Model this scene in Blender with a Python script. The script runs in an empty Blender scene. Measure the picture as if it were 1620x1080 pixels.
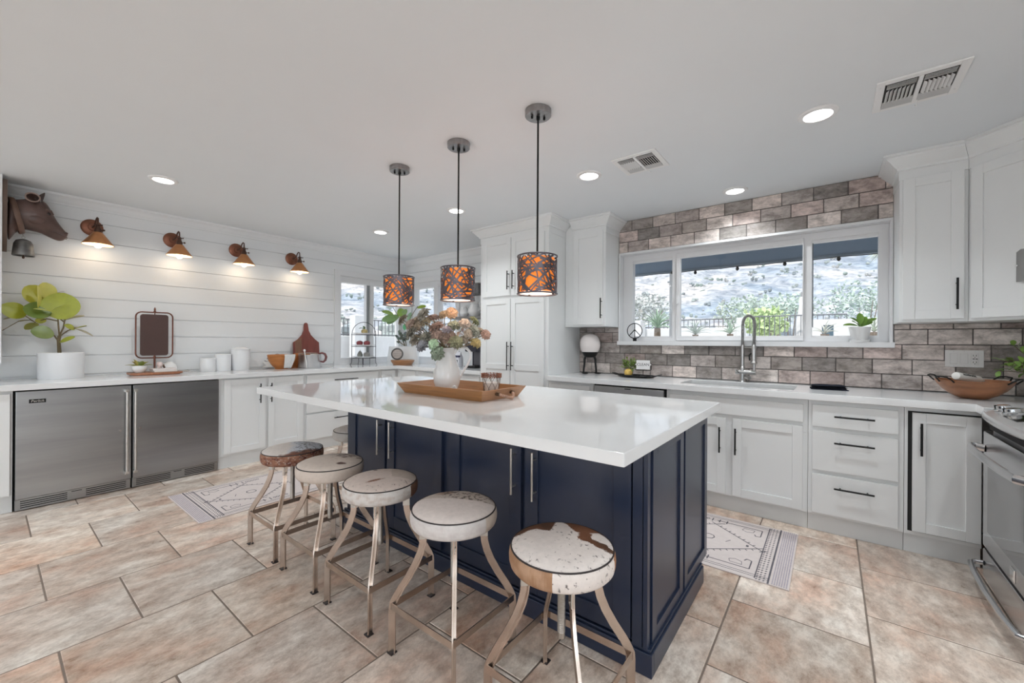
import bpy, bmesh, math, random
from mathutils import Vector, Matrix, Euler, noise
import numpy as np
SC = bpy.context.scene
COL = SC.collection
rnd = random.Random(7)
R = math.radians
PI = math.pi

# ------------------------------------------------------------------ camera
CAM_H = 1.25
FOC, YAW, PITCH, ROLL = 649.28, 0.660266, 0.0003185, 0.0060616
_f = Vector((-math.sin(YAW)*math.cos(PITCH), math.cos(YAW)*math.cos(PITCH), math.sin(PITCH)))
_r0 = Vector((math.cos(YAW), math.sin(YAW), 0)); _u0 = _r0.cross(_f)
_r = _r0*math.cos(ROLL)+_u0*math.sin(ROLL); _u = -_r0*math.sin(ROLL)+_u0*math.cos(ROLL)
cam = bpy.data.objects.new('camera', bpy.data.cameras.new('camera')); COL.objects.link(cam)
cam.data.sensor_fit = 'HORIZONTAL'; cam.data.sensor_width = 36.0
cam.data.lens = FOC/1620*36.0; cam.data.clip_start = 0.05; cam.data.clip_end = 500
cam.matrix_world = Matrix(((_r.x, _u.x, -_f.x, 0), (_r.y, _u.y, -_f.y, 0), (_r.z, _u.z, -_f.z, CAM_H), (0, 0, 0, 1)))
SC.camera = cam

# measuring helpers: the point of the room seen at a photo pixel on a known plane
def ray(px, py): return _f + _r*((px-810)/FOC) - _u*((py-540)/FOC)
def onz(px, py, z): d = ray(px, py); return Vector((0, 0, CAM_H)) + d*((z-CAM_H)/d.z)
def onx(px, py, x): d = ray(px, py); return Vector((0, 0, CAM_H)) + d*(x/d.x)
def ony(px, py, y): d = ray(px, py); return Vector((0, 0, CAM_H)) + d*(y/d.y)
def at(px, py, depth): return Vector((0, 0, CAM_H)) + ray(px, py)*depth

# ------------------------------------------------------------------ view, world, sun, daylight
SC.view_settings.view_transform = 'Standard'
SC.view_settings.look = 'None'
SC.view_settings.exposure = EXPO = 0.66
SC.view_settings.gamma = 1.0
SC.view_settings.use_curve_mapping = False
cy = SC.cycles
cy.max_bounces = 9; cy.diffuse_bounces = 5; cy.glossy_bounces = 4; cy.transmission_bounces = 6; cy.transparent_max_bounces = 12
cy.sample_clamp_indirect = 4.0; cy.use_denoising = True; cy.caustics_reflective = False; cy.caustics_refractive = False
cy.blur_glossy = 0.6
W = bpy.data.worlds.new('sky'); SC.world = W; W.use_nodes = True
_nt = W.node_tree; _nt.nodes.clear()
_bg = _nt.nodes.new('ShaderNodeBackground'); _wo = _nt.nodes.new('ShaderNodeOutputWorld')
_bg.inputs[0].default_value = (0.80, 0.90, 1.0, 1); _bg.inputs[1].default_value = 1.05
_nt.links.new(_bg.outputs[0], _wo.inputs[0])
def lamp(name, kind, loc, energy, color=(1, 1, 1), rot=None, **kw):
    L = bpy.data.lights.new(name, kind); L.energy = energy; L.color = color
    for k, v in kw.items(): setattr(L, k, v)
    o = bpy.data.objects.new(name, L); COL.objects.link(o); o.location = loc
    if rot: o.rotation_euler = rot
    return o
SUN = lamp('sun', 'SUN', (0, -8, 14), 2.0, (1.0, 0.96, 0.9), (R(28), 0, R(-14)), angle=R(1.5))
# daylight through the openings of the room behind the camera
DAY = (0.86, 0.95, 1.0)
for _x, _e in ((-3.6, 95), (-0.6, 185), (2.3, 235)):
    lamp('daylight_front', 'AREA', (_x, -4.42, 1.25), _e, DAY, (R(-90), 0, 0), shape='RECTANGLE', size=2.3, size_y=2.0)
lamp('daylight_side', 'AREA', (4.42, -2.0, 1.25), 40, DAY, (0, R(-90), 0), shape='RECTANGLE', size=2.0, size_y=2.6).rotation_euler = (0, R(90), 0)
# kitchen windows: sky light sampled through the openings
def portal(loc, rot, w, h):
    o = lamp('sky_portal', 'AREA', loc, 1, (1, 1, 1), rot, shape='RECTANGLE', size=w, size_y=h); o.data.cycles.is_portal = True
portal((-0.69, 4.22, 1.70), (R(-90), 0, R(180)), 2.05, 0.9)
portal((-4.6, 4.22, 1.55), (R(-90), 0, R(180)), 0.95, 1.15)
portal((-5.42, 3.45, 1.55), (R(-90), 0, R(-90)), 0.95, 1.15)

# ------------------------------------------------------------------ materials
MATS = {}
def srgb(r, g, b):
    f = lambda c: (c/255/12.92) if c <= 10 else ((c/255+0.055)/1.055)**2.4
    return (f(r), f(g), f(b))
def mat(name, col=(0.8, 0.8, 0.8), rough=0.5, metal=0.0, var=0.0, vscale=8.0, bump=0.0, bscale=60.0, attr=None, emit=None, estr=0.0,
        stretch=None, spec=0.5, trans=0.0, coat=0.0, sss=0.0, detail=4.0):
    if name in MATS: return MATS[name]
    m = bpy.data.materials.new(name); m.use_nodes = True; MATS[name] = m
    nt = m.node_tree; b = nt.nodes['Principled BSDF']; L = nt.links.new
    b.inputs['Roughness'].default_value = rough; b.inputs['Metallic'].default_value = metal
    b.inputs['Specular IOR Level'].default_value = spec
    b.inputs['Coat Weight'].default_value = coat
    if trans: b.inputs['Transmission Weight'].default_value = trans
    if sss: b.inputs['Subsurface Weight'].default_value = sss; b.inputs['Subsurface Radius'].default_value = (0.02, 0.02, 0.02)
    b.inputs['Base Color'].default_value = (*col, 1)
    tc = nt.nodes.new('ShaderNodeTexCoord'); mp = nt.nodes.new('ShaderNodeMapping')
    L(tc.outputs['Object'], mp.inputs['Vector'])
    if stretch: mp.inputs['Scale'].default_value = stretch
    src = None
    if attr:
        a = nt.nodes.new('ShaderNodeAttribute'); a.attribute_name = attr; src = a.outputs['Color']
    if var:
        n = nt.nodes.new('ShaderNodeTexNoise'); n.inputs['Scale'].default_value = vscale; n.inputs['Detail'].default_value = detail
        L(mp.outputs[0], n.inputs['Vector'])
        mr = nt.nodes.new('ShaderNodeMapRange'); mr.inputs[1].default_value = 0.25; mr.inputs[2].default_value = 0.75
        mr.inputs[3].default_value = 1-var; mr.inputs[4].default_value = 1+var
        L(n.outputs[0], mr.inputs[0])
        mx = nt.nodes.new('ShaderNodeVectorMath'); mx.operation = 'SCALE'
        if src: L(src, mx.inputs[0])
        else: mx.inputs[0].default_value = col
        L(mr.outputs[0], mx.inputs['Scale']); src = mx.outputs[0]
    if src: L(src, b.inputs['Base Color'])
    if bump:
        n2 = nt.nodes.new('ShaderNodeTexNoise'); n2.inputs['Scale'].default_value = bscale; n2.inputs['Detail'].default_value = 3
        L(mp.outputs[0], n2.inputs['Vector'])
        bp = nt.nodes.new('ShaderNodeBump'); bp.inputs['Strength'].default_value = bump; bp.inputs['Distance'].default_value = 0.10/bscale
        L(n2.outputs[0], bp.inputs['Height']); L(bp.outputs[0], b.inputs['Normal'])
    if emit:
        b.inputs['Emission Color'].default_value = (*emit, 1); b.inputs['Emission Strength'].default_value = estr
    return m
def glass_mat(name, tint=(1, 1, 1), refl=0.06):
    m = bpy.data.materials.new(name); m.use_nodes = True; nt = m.node_tree; nt.nodes.clear(); MATS[name] = m
    o = nt.nodes.new('ShaderNodeOutputMaterial'); t = nt.nodes.new('ShaderNodeBsdfTransparent'); g = nt.nodes.new('ShaderNodeBsdfGlossy')
    mx = nt.nodes.new('ShaderNodeMixShader'); lw = nt.nodes.new('ShaderNodeLayerWeight'); lw.inputs[0].default_value = 0.5
    pw = nt.nodes.new('ShaderNodeMath'); pw.operation = 'POWER'; pw.inputs[1].default_value = 5; nt.links.new(lw.outputs['Facing'], pw.inputs[0])
    ad = nt.nodes.new('ShaderNodeMath'); ad.operation = 'MULTIPLY_ADD'; ad.inputs[1].default_value = 0.9; ad.inputs[2].default_value = refl*0.5; nt.links.new(pw.outputs[0], ad.inputs[0])
    t.inputs[0].default_value = (*tint, 1); g.inputs['Roughness'].default_value = 0.02
    nt.links.new(ad.outputs[0], mx.inputs[0]); nt.links.new(t.outputs[0], mx.inputs[1]); nt.links.new(g.outputs[0], mx.inputs[2]); nt.links.new(mx.outputs[0], o.inputs[0])
    return m
WHITE = mat('white_wall_paint', (0.765, 0.775, 0.785), 0.55, var=0.01, vscale=2)
CEIL = mat('white_ceiling_paint', (0.77, 0.80, 0.825), 0.8, var=0.008, vscale=3, bump=0.05, bscale=120)
CAB = mat('white_cabinet_paint', (0.77, 0.78, 0.78), 0.32, var=0.008, vscale=4)
TOEW = mat('toe_board_paint', (0.70, 0.71, 0.71), 0.4, var=0.02, vscale=6)
NAVY = mat('navy_cabinet_paint', (0.015, 0.024, 0.052), 0.30, var=0.08, vscale=5, spec=0.6)
QUARTZ = mat('white_quartz', (0.77, 0.775, 0.78), 0.055, var=0.02, vscale=5, detail=8)
BLACK = mat('black_metal', (0.012, 0.012, 0.012), 0.38, 0.6, var=0.1)
VOID = mat('dark_gap', (0.01, 0.01, 0.01), 0.8, var=0.1)
STEEL = mat('brushed_steel', (0.36, 0.365, 0.37), 0.30, 1.0, var=0.12, vscale=2.2, stretch=(1, 0.5, 7))
NICKEL = mat('brushed_nickel', (0.55, 0.53, 0.50), 0.28, 1.0, var=0.05, vscale=30)
CHROME = mat('polished_chrome', (0.75, 0.75, 0.75), 0.10, 1.0, var=0.03)
STOOLM = mat('worn_stool_metal', (0.52, 0.43, 0.37), 0.27, 1.0, var=0.16, vscale=14, bump=0.08)
COPPER = mat('copper_metal', (0.50, 0.22, 0.11), 0.36, 0.9, var=0.15, vscale=18)
BRONZE = mat('dark_bronze', (0.10, 0.055, 0.04), 0.42, 0.7, var=0.25, vscale=20)
CERAM = mat('white_glazed_ceramic', (0.80, 0.80, 0.80), 0.10, var=0.01, spec=0.6)
MATTEW = mat('matte_white_ceramic', (0.76, 0.76, 0.77), 0.45, var=0.015)
GLASS = glass_mat('window_glass')
VINYL = mat('white_window_vinyl', (0.74, 0.74, 0.75), 0.35, var=0.01)
BULB = mat('lit_bulb', (1, 0.9, 0.7), 0.4, emit=(1.0, 0.78, 0.48), estr=2.2, var=0.01)
CANLIT = mat('lit_downlight_lens', (1, 1, 1), 0.4, emit=(1, 0.98, 0.95), estr=6, var=0.01)

# ------------------------------------------------------------------ mesh building
class MB:
    def __init__(s, jit=0.0): s.v = []; s.f = []; s.m = []; s.c = []; s.cur = 0; s.col = None; s.jit = jit; s.nb = 0; s.bev = False
    def add(s, vs, fs):
        n = len(s.v); s.v += [tuple(p) for p in vs]
        for f in fs: s.f.append(tuple(i+n for i in f)); s.m.append(s.cur); s.c.append(s.col)
        return s
    def quad(s, a, b, c, d): return s.add([a, b, c, d], [(0, 1, 2, 3)])
    def box(s, x0, x1, y0, y1, z0, z1, bev=0.0, M=None):
        if x0 > x1: x0, x1 = x1, x0
        if y0 > y1: y0, y1 = y1, y0
        if z0 > z1: z0, z1 = z1, z0
        if s.jit:      # keeps the faces of joined frame members from lying in one plane
            s.nb += 1; j = s.jit*(s.nb % 7+1)/7; x0 -= j; x1 += j; y0 -= j; y1 += j; z0 -= j; z1 += j
        b = min(bev, (x1-x0)/2.01, (y1-y0)/2.01, (z1-z0)/2.01)
        if b <= 0:
            vs = [(x, y, z) for x in (x0, x1) for y in (y0, y1) for z in (z0, z1)]
            fs = [(0, 1, 3, 2), (4, 6, 7, 5), (0, 4, 5, 1), (2, 3, 7, 6), (0, 2, 6, 4), (1, 5, 7, 3)]
        else:
            s.bev = True; bm = bmesh.new(); bmesh.ops.create_cube(bm, size=1)
            for v in bm.verts: v.co = ((x0+x1)/2+v.co.x*(x1-x0), (y0+y1)/2+v.co.y*(y1-y0), (z0+z1)/2+v.co.z*(z1-z0))
            bmesh.ops.bevel(bm, geom=bm.edges[:], offset=b, segments=2, affect='EDGES', profile=0.5)
            bm.verts.ensure_lookup_table(); vs = [v.co.copy() for v in bm.verts]
            bm.verts.index_update(); fs = [[v.index for v in f.verts] for f in bm.faces]; bm.free()
        if M is not None: vs = [M @ Vector(p) for p in vs]
        return s.add(vs, fs)
    def cyl(s, p0, p1, r0, r1=None, n=20, caps=True):
        r1 = r0 if r1 is None else r1
        return s.tube([p0, p1], [r0, r1], n, caps)
    def tube(s, pts, rad, n=10, caps=True, closed=False, flat=None):
        # swept ring along pts; flat=(a,b): elliptical/rect-ish section half sizes scale factors
        P = [Vector(p) for p in pts]; N = len(P)
        rad = rad if isinstance(rad, (list, tuple)) else [rad]*N
        T = []
        for i in range(N):
            if closed: t = P[(i+1) % N]-P[i-1]
            else: t = P[min(i+1, N-1)]-P[max(i-1, 0)]
            T.append(t.normalized() if t.length > 1e-9 else Vector((0, 0, 1)))
        ref = Vector((0, 0, 1)) if abs(T[0].z) < 0.9 else Vector((1, 0, 0))
        nrm = (ref-T[0]*ref.dot(T[0])).normalized(); vs = []
        for i in range(N):
            if i:
                ax = T[i-1].cross(T[i])
                if ax.length > 1e-8: nrm = Matrix.Rotation(T[i-1].angle(T[i]), 3, ax.normalized()) @ nrm
                nrm = (nrm-T[i]*nrm.dot(T[i])).normalized()
            bi = T[i].cross(nrm)
            fa, fb = flat if flat else (1, 1)
            for k in range(n):
                a = 2*PI*k/n
                vs.append(P[i]+(nrm*math.cos(a)*fa+bi*math.sin(a)*fb)*rad[i])
        fs = []
        for i in range(N if closed else N-1):
            j = (i+1) % N
            for k in range(n):
                k2 = (k+1) % n; fs.append((i*n+k, i*n+k2, j*n+k2, j*n+k))
        if caps and not closed: fs.append(tuple(range(n))[::-1]); fs.append(tuple((N-1)*n+k for k in range(n)))
        return s.add(vs, fs)
    def strip(s, pts, wdir, w, t, caps=True):
        # flat bar along pts: width w along wdir, thickness t across
        P = [Vector(p) for p in pts]; N = len(P); vs = []; wd = Vector(wdir).normalized()
        for i in range(N):
            tg = (P[min(i+1, N-1)]-P[max(i-1, 0)]).normalized()
            a = (wd-tg*wd.dot(tg)).normalized(); b = tg.cross(a)
            for sa, sb in ((-1, -1), (1, -1), (1, 1), (-1, 1)): vs.append(P[i]+a*(sa*w/2)+b*(sb*t/2))
        fs = []
        for i in range(N-1):
            for k in range(4): fs.append((i*4+k, i*4+(k+1) % 4, i*4+4+(k+1) % 4, i*4+4+k))
        fs += [(3, 2, 1, 0), tuple((N-1)*4+k for k in range(4))]
        return s.add(vs, fs)
    def lathe(s, prof, c=(0, 0, 0), n=40, M=None, sx=1, sy=1):
        vs = []; fs = []; N = len(prof)
        for r, z in prof:
            for k in range(n): a = 2*PI*k/n; vs.append(Vector((r*math.cos(a)*sx, r*math.sin(a)*sy, z)))
        for i in range(N-1):
            for k in range(n): fs.append((i*n+k, i*n+(k+1) % n, i*n+n+(k+1) % n, i*n+n+k))
        both = prof[0][0] > 1e-6 and prof[-1][0] > 1e-6      # a profile open at both ends is a ring
        if prof[0][0] > 1e-6 and not both: fs.append(tuple(range(n))[::-1])
        if prof[-1][0] > 1e-6 and not both: fs.append(tuple((N-1)*n+k for k in range(n)))
        if M is not None: vs = [M @ p for p in vs]
        return s.add([p+Vector(c) for p in vs], fs)
    def ball(s, c, r, n=16, M=None):
        r = r if isinstance(r, (tuple, list)) else (r, r, r)
        m = n//2; prof = [(math.sin(PI*i/m), -math.cos(PI*i/m)) for i in range(m+1)]
        vs = []; fs = []
        for a, z in prof:
            for k in range(n): q = 2*PI*k/n; vs.append(Vector((a*math.cos(q)*r[0], a*math.sin(q)*r[1], z*r[2])))
        for i in range(m):
            for k in range(n): fs.append((i*n+k, i*n+(k+1) % n, i*n+n+(k+1) % n, i*n+n+k))
        if M is not None: vs = [M @ p for p in vs]
        return s.add([p+Vector(c) for p in vs], fs)
    def prism(s, poly, h0, h1, f):
        # poly: 2D outline; f(u,v,h) -> point
        n = len(poly); vs = [f(u, v, h0) for u, v in poly]+[f(u, v, h1) for u, v in poly]
        fs = [tuple(range(n))[::-1], tuple(range(n, 2*n))]+[(i, (i+1) % n, n+(i+1) % n, n+i) for i in range(n)]
        return s.add(vs, fs)
    def loft(s, rings, caps=True):
        n = len(rings[0]); vs = [p for r in rings for p in r]; fs = []
        for i in range(len(rings)-1):
            for k in range(n): fs.append((i*n+k, i*n+(k+1) % n, i*n+n+(k+1) % n, i*n+n+k))
        if caps: fs += [tuple(range(n))[::-1], tuple((len(rings)-1)*n+k for k in range(n))]
        return s.add(vs, fs)
    def leaf(s, base, tip, up, w, fold=0.15, curl=0.15, nu=8, shape=None, t=0.0012, nv=5):
        # curved leaf blade from base to tip, of width w, with a fold along the midrib and thickness t
        B = Vector(base); T = Vector(tip); ax = T-B; L = ax.length; ax.normalize()
        U = Vector(up); U = (U-ax*U.dot(ax)); U = U.normalized() if U.length > 1e-6 else Vector((0, 0, 1)); S = ax.cross(U)
        shape = shape or (lambda q: max(0.04, math.sin(PI*min(1, q*0.96+0.02))**0.7))
        top = []
        for i in range(nu+1):
            q = i/nu; hw = w/2*shape(q); c = B+ax*(L*q)+U*(curl*L*math.sin(PI*q)*0.5)
            for j in range(nv):
                e = -1+2*j/(nv-1); top.append(c+S*(hw*e)+U*(abs(e)*hw*fold*2))
        n = len(top); vs = top+[p-U*t for p in top]; fs = []
        for i in range(nu):
            for j in range(nv-1):
                a = i*nv+j; fs.append((a, a+1, a+nv+1, a+nv)); fs.append((n+a, n+a+nv, n+a+nv+1, n+a+1))
        rim = [j for j in range(nv)]+[i*nv+nv-1 for i in range(1, nu+1)]+[nu*nv+j for j in range(nv-2, -1, -1)]+[i*nv for i in range(nu-1, 0, -1)]
        for i in range(len(rim)):
            a, b = rim[i], rim[(i+1) % len(rim)]; fs.append((b, a, n+a, n+b))
        return s.add(vs, fs)

TM = {}      # world matrix of each thing, kept by hand
def setp(o, label=None, cat=None, group=None, kind=None):
    if label: o['label'] = label
    if cat: o['category'] = cat
    if group: o['group'] = group
    if kind: o['kind'] = kind
    return o
def thing(name, label, cat, loc=(0, 0, 0), rz=0.0, group=None):
    o = bpy.data.objects.new(name, None); COL.objects.link(o); o.empty_display_size = 0.1
    o.location = loc; o.rotation_euler = (0, 0, rz); TM[o] = Matrix.Translation(loc) @ Matrix.Rotation(rz, 4, 'Z')
    return setp(o, label, cat, group)
def part(name, mb, mats, parent=None, local=False, label=None, smooth=35, loc=None, sub=0, autosmooth=True):
    # links mb as ONE mesh object; coordinates are world coordinates unless local
    me = bpy.data.meshes.new(name); me.from_pydata([tuple(p) for p in mb.v], [], mb.f)
    mats = mats if isinstance(mats, (list, tuple)) else [mats]
    for m in mats: me.materials.append(m)
    if len(mats) > 1: me.polygons.foreach_set('material_index', [min(i, len(mats)-1) for i in mb.m])
    if any(c is not None for c in mb.c):
        at_ = me.color_attributes.new('Col', 'FLOAT_COLOR', 'CORNER'); buf = []
        for p, c in zip(me.polygons, mb.c): buf += list(c if (c and len(c) == 4) else (*(c or (1, 1, 1)), 1.0))*p.loop_total
        at_.data.foreach_set('color', buf)
    bm = bmesh.new(); bm.from_mesh(me); bmesh.ops.recalc_face_normals(bm, faces=bm.faces[:]); bm.to_mesh(me); bm.free()
    o = bpy.data.objects.new(name, me); COL.objects.link(o)
    if parent is not None:
        o.parent = parent; TM[o] = TM[parent]
        if not local: me.transform(TM[parent].inverted())
    else:
        l = Vector(loc) if loc is not None else Vector((0, 0, 0))
        if not local and loc is not None: me.transform(Matrix.Translation(-l))
        o.location = l; TM[o] = Matrix.Translation(l)
    if smooth:
        me.polygons.foreach_set('use_smooth', [True]*len(me.polygons))
        me.set_sharp_from_angle(angle=R(smooth))
    if smooth and mb.bev:      # flat faces of eased boxes keep their own flat normal
        md = o.modifiers.new('face_normals', 'WEIGHTED_NORMAL'); md.keep_sharp = True; md.weight = 100
    if sub:
        md = o.modifiers.new('smooth', 'SUBSURF'); md.levels = sub; md.render_levels = sub
    if label: o['label'] = label
    return o
def solo(name, mb, mats, label, cat, loc=(0, 0, 0), group=None, **kw):
    return setp(part(name, mb, mats, None, loc=loc, **kw), label, cat, group)
def struct(name, mb, mats, **kw): return setp(part(name, mb, mats, None, **kw), kind='structure')
def weld(o):
    bm = bmesh.new(); bm.from_mesh(o.data); bmesh.ops.remove_doubles(bm, verts=bm.verts[:], dist=1e-5); bmesh.ops.recalc_face_normals(bm, faces=bm.faces[:]); bm.to_mesh(o.data); bm.free()
    o.data.polygons.foreach_set('use_smooth', [True]*len(o.data.polygons)); return o
def dup(root, loc, rz=None, label=None, group=None):
    r = root.copy(); COL.objects.link(r); r.location = loc
    if rz is not None: r.rotation_euler = (0, 0, rz)
    TM[r] = Matrix.Translation(loc) @ Matrix.Rotation(r.rotation_euler.z, 4, 'Z')
    if label: r['label'] = label
    if group: r['group'] = group
    for ch in [o for o in root.children]:
        c = ch.copy(); COL.objects.link(c); c.parent = r; TM[c] = TM[r]
        for g in [o for o in ch.children]:
            d = g.copy(); COL.objects.link(d); d.parent = c; TM[d] = TM[r]
    return r
def text_mb(body, size, M, depth=0.0006, space=1.0, mb=None, shear=0.0):
    cu = bpy.data.curves.new('lettering', 'FONT'); cu.body = body; cu.size = size; cu.align_x = 'CENTER'; cu.align_y = 'CENTER'
    cu.extrude = depth; cu.space_character = space; cu.resolution_u = 3; cu.shear = shear
    ob = bpy.data.objects.new('lettering', cu); COL.objects.link(ob)
    bpy.context.view_layer.update()
    me = bpy.data.meshes.new_from_object(ob.evaluated_get(bpy.context.evaluated_depsgraph_get()))
    mb = mb or MB(); mb.add([M @ v.co for v in me.vertices], [tuple(p.vertices) for p in me.polygons])
    bpy.data.objects.remove(ob); bpy.data.curves.remove(cu); bpy.data.meshes.remove(me)
    return mb
def frame_M(o, ux, uy):
    # matrix whose local x, y run along ux, uy
    ux = Vector(ux).normalized(); uy = Vector(uy).normalized(); uz = ux.cross(uy)
    return Matrix(((ux.x, uy.x, uz.x, o[0]), (ux.y, uy.y, uz.y, o[1]), (ux.z, uy.z, uz.z, o[2]), (0, 0, 0, 1)))
def rects_minus(r, holes):
    out = [r]
    for h in holes:
        nxt = []
        for a in out:
            x0, x1, y0, y1 = a; hx0, hx1 = max(h[0], x0), min(h[1], x1); hy0, hy1 = max(h[2], y0), min(h[3], y1)
            if hx0 >= hx1 or hy0 >= hy1: nxt.append(a); continue
            if x0 < hx0: nxt.append((x0, hx0, y0, y1))
            if hx1 < x1: nxt.append((hx1, x1, y0, y1))
            if y0 < hy0: nxt.append((hx0, hx1, y0, hy0))
            if hy1 < y1: nxt.append((hx0, hx1, hy1, y1))
        out = nxt
    return out

# ------------------------------------------------------------------ room shell
XL, YB, ZC, XR, YF = -5.25, 4.05, 2.49, 1.30, -4.5
CZ = 0.92            # counter top height
# floor: real tiles with grout, columns along y, half offset
tile_m = mat('travertine_tile', (0.5, 0.4, 0.33), 0.28, attr='Col', var=0.0)
def floor_material():
    m = tile_m; nt = m.node_tree; b = nt.nodes['Principled BSDF']; L = nt.links.new
    a = next(n for n in nt.nodes if n.type == 'ATTRIBUTE'); tc = next(n for n in nt.nodes if n.type == 'TEX_COORD')
    sep = nt.nodes.new('ShaderNodeSeparateColor'); L(a.outputs['Color'], sep.inputs[0])
    # tile-random rotation of the veining
    add = nt.nodes.new('ShaderNodeVectorMath'); add.operation = 'MULTIPLY_ADD'
    L(a.outputs['Color'], add.inputs[0]); add.inputs[1].default_value = (17, 23, 9); L(tc.outputs['Object'], add.inputs[2])
    mp = nt.nodes.new('ShaderNodeMapping'); L(add.outputs[0], mp.inputs[0]); mp.inputs['Scale'].default_value = (1.45, 0.85, 1); mp.inputs['Rotation'].default_value = (0, 0, R(20))
    n1 = nt.nodes.new('ShaderNodeTexNoise'); n1.inputs['Scale'].default_value = 2.6; n1.inputs['Detail'].default_value = 6; n1.inputs['Roughness'].default_value = 0.62; n1.inputs['Distortion'].default_value = 0.15
    n2 = nt.nodes.new('ShaderNodeTexNoise'); n2.inputs['Scale'].default_value = 10; n2.inputs['Detail'].default_value = 9; n2.inputs['Roughness'].default_value = 0.80; n2.inputs['Distortion'].default_value = 0.08
    L(mp.outputs[0], n1.inputs[0]); L(mp.outputs[0], n2.inputs[0])
    r1 = nt.nodes.new('ShaderNodeValToRGB'); e = r1.color_ramp.elements
    e[0].position = 0.35; e[0].color = (0.57, 0.40, 0.315, 1); e[1].position = 0.64; e[1].color = (0.71, 0.645, 0.58, 1)
    x = e.new(0.48); x.color = (0.60, 0.495, 0.42, 1)
    L(n1.outputs[0], r1.inputs[0])
    r2 = nt.nodes.new('ShaderNodeValToRGB'); e = r2.color_ramp.elements
    e[0].position = 0.40; e[0].color = (0.72, 0.66, 0.62, 1); e[1].position = 0.60; e[1].color = (1.22, 1.22, 1.22, 1); L(n2.outputs[0], r2.inputs[0])
    mx = nt.nodes.new('ShaderNodeMix'); mx.data_type = 'RGBA'; mx.blend_type = 'MULTIPLY'; mx.inputs[0].default_value = 1
    L(r1.outputs[0], mx.inputs[6]); L(r2.outputs[0], mx.inputs[7])
    mr = nt.nodes.new('ShaderNodeMapRange'); mr.inputs[3].default_value = 0.86; mr.inputs[4].default_value = 1.12; L(sep.outputs[0], mr.inputs[0])
    hs = nt.nodes.new('ShaderNodeHueSaturation'); L(mx.outputs[2], hs.inputs['Color']); L(mr.outputs[0], hs.inputs['Value'])
    ms = nt.nodes.new('ShaderNodeMapRange'); ms.inputs[3].default_value = 0.92; ms.inputs[4].default_value = 1.18; L(sep.outputs[1], ms.inputs[0]); L(ms.outputs[0], hs.inputs['Saturation'])
    L(hs.outputs[0], b.inputs['Base Color'])
    rr = nt.nodes.new('ShaderNodeMapRange'); rr.inputs[3].default_value = 0.20; rr.inputs[4].default_value = 0.40; L(n2.outputs[0], rr.inputs[0]); L(rr.outputs[0], b.inputs['Roughness'])
    bp = nt.nodes.new('ShaderNodeBump'); bp.inputs['Strength'].default_value = 0.10; bp.inputs['Distance'].default_value = 0.003; L(n2.outputs[0], bp.inputs['Height']); L(bp.outputs[0], b.inputs['Normal'])
floor_material()
GROUT = mat('brown_grout', (0.20, 0.155, 0.125), 0.8, var=0.12, vscale=20)
fb = MB(); fb.cur = 1; fb.box(XL-0.15, 4.5, YF, YB+0.15, -0.12, -0.0018); fb.cur = 0
P0, PT, GW = 0.136, 0.5145, 0.0035
for c in range(-11, 9):
    x0 = P0+c*PT; x1 = x0+PT
    x0c, x1c = max(x0, XL), min(x1, 4.4)
    if x1c-x0c < 0.03: continue
    off = 0.19 if c % 2 else 0.445
    for k in range(-11, 9):
        y0 = off+k*PT; y1 = y0+PT; y0c, y1c = max(y0, YF), min(y1, YB)
        if y1c-y0c < 0.02: continue
        fb.col = (rnd.random(), rnd.random(), rnd.random())
        a, b_, c_, d = x0c+GW, x1c-GW, y0c+GW, y1c-GW; q = 0.0022
        fb.add([(a, c_, -0.0018), (b_, c_, -0.0018), (b_, d, -0.0018), (a, d, -0.0018), (a+q, c_+q, 0), (b_-q, c_+q, 0), (b_-q, d-q, 0), (a+q, d-q, 0)],
               [(4, 5, 6, 7), (0, 1, 5, 4), (1, 2, 6, 5), (2, 3, 7, 6), (3, 0, 4, 7)])
fb.col = None
struct('floor', fb, [tile_m, GROUT], smooth=0)
cb = MB(); cb.box(XL-0.15, 4.5, YF-0.1, YB+0.15, ZC, ZC+0.15); CEILING = struct('ceiling', cb, CEIL, smooth=0)

WIN1 = (2.95, 3.98, 0.965, 2.135)      # y0 y1 z0 z1 in the left wall
WIN2 = (-5.12, -4.13, 0.965, 2.135)    # x0 x1 z0 z1 in the back wall
WIN3 = (-1.733, 0.354, 1.262, 2.165)
BZ = [2.296-0.1697*k for k in range(-1, 14)]
def boards(rect, holes, f):
    # shiplap boards: f(u0,u1,z0,z1,mb)
    mb = MB()
    for i in range(len(BZ)-1):
        z1, z0 = min(BZ[i]-0.0022, ZC), max(BZ[i+1]+0.0022, rect[2])
        if z1 <= z0+0.01 or z0 > rect[3]: continue
        for r in rects_minus((rect[0], rect[1], z0, min(z1, rect[3])), holes): f(*r, mb)
    return mb
wl = boards((YF, YB, 0, ZC), [WIN1], lambda u0, u1, z0, z1, m: m.box(XL-0.014, XL, u0, u1, z0, z1))
for r in rects_minus((YF, YB+0.15, 0, ZC), [WIN1]): wl.box(XL-0.16, XL-0.012, *r)
struct('wall_left', wl, WHITE, smooth=0)
wb = boards((XL, -3.06, 0, ZC), [WIN2], lambda u0, u1, z0, z1, m: m.box(u0, u1, YB, YB+0.014, z0, z1))
for r in rects_minus((XL-0.16, XR+0.12, 0, ZC), [WIN2, WIN3]): wb.box(r[0], r[1], YB+0.012, YB+0.16, r[2], r[3])
struct('wall_back', wb, WHITE, smooth=0)
wr = MB(); wr.box(XR, XR+0.12, 0.9, YB+0.1, 0, ZC)
struct('wall_right', wr, WHITE, smooth=0)
wf = MB(); fh = [(-4.75, -2.45, 0.2, 2.3), (-1.75, 0.55, 0.2, 2.3), (1.15, 3.45, 0.2, 2.3)]
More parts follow.
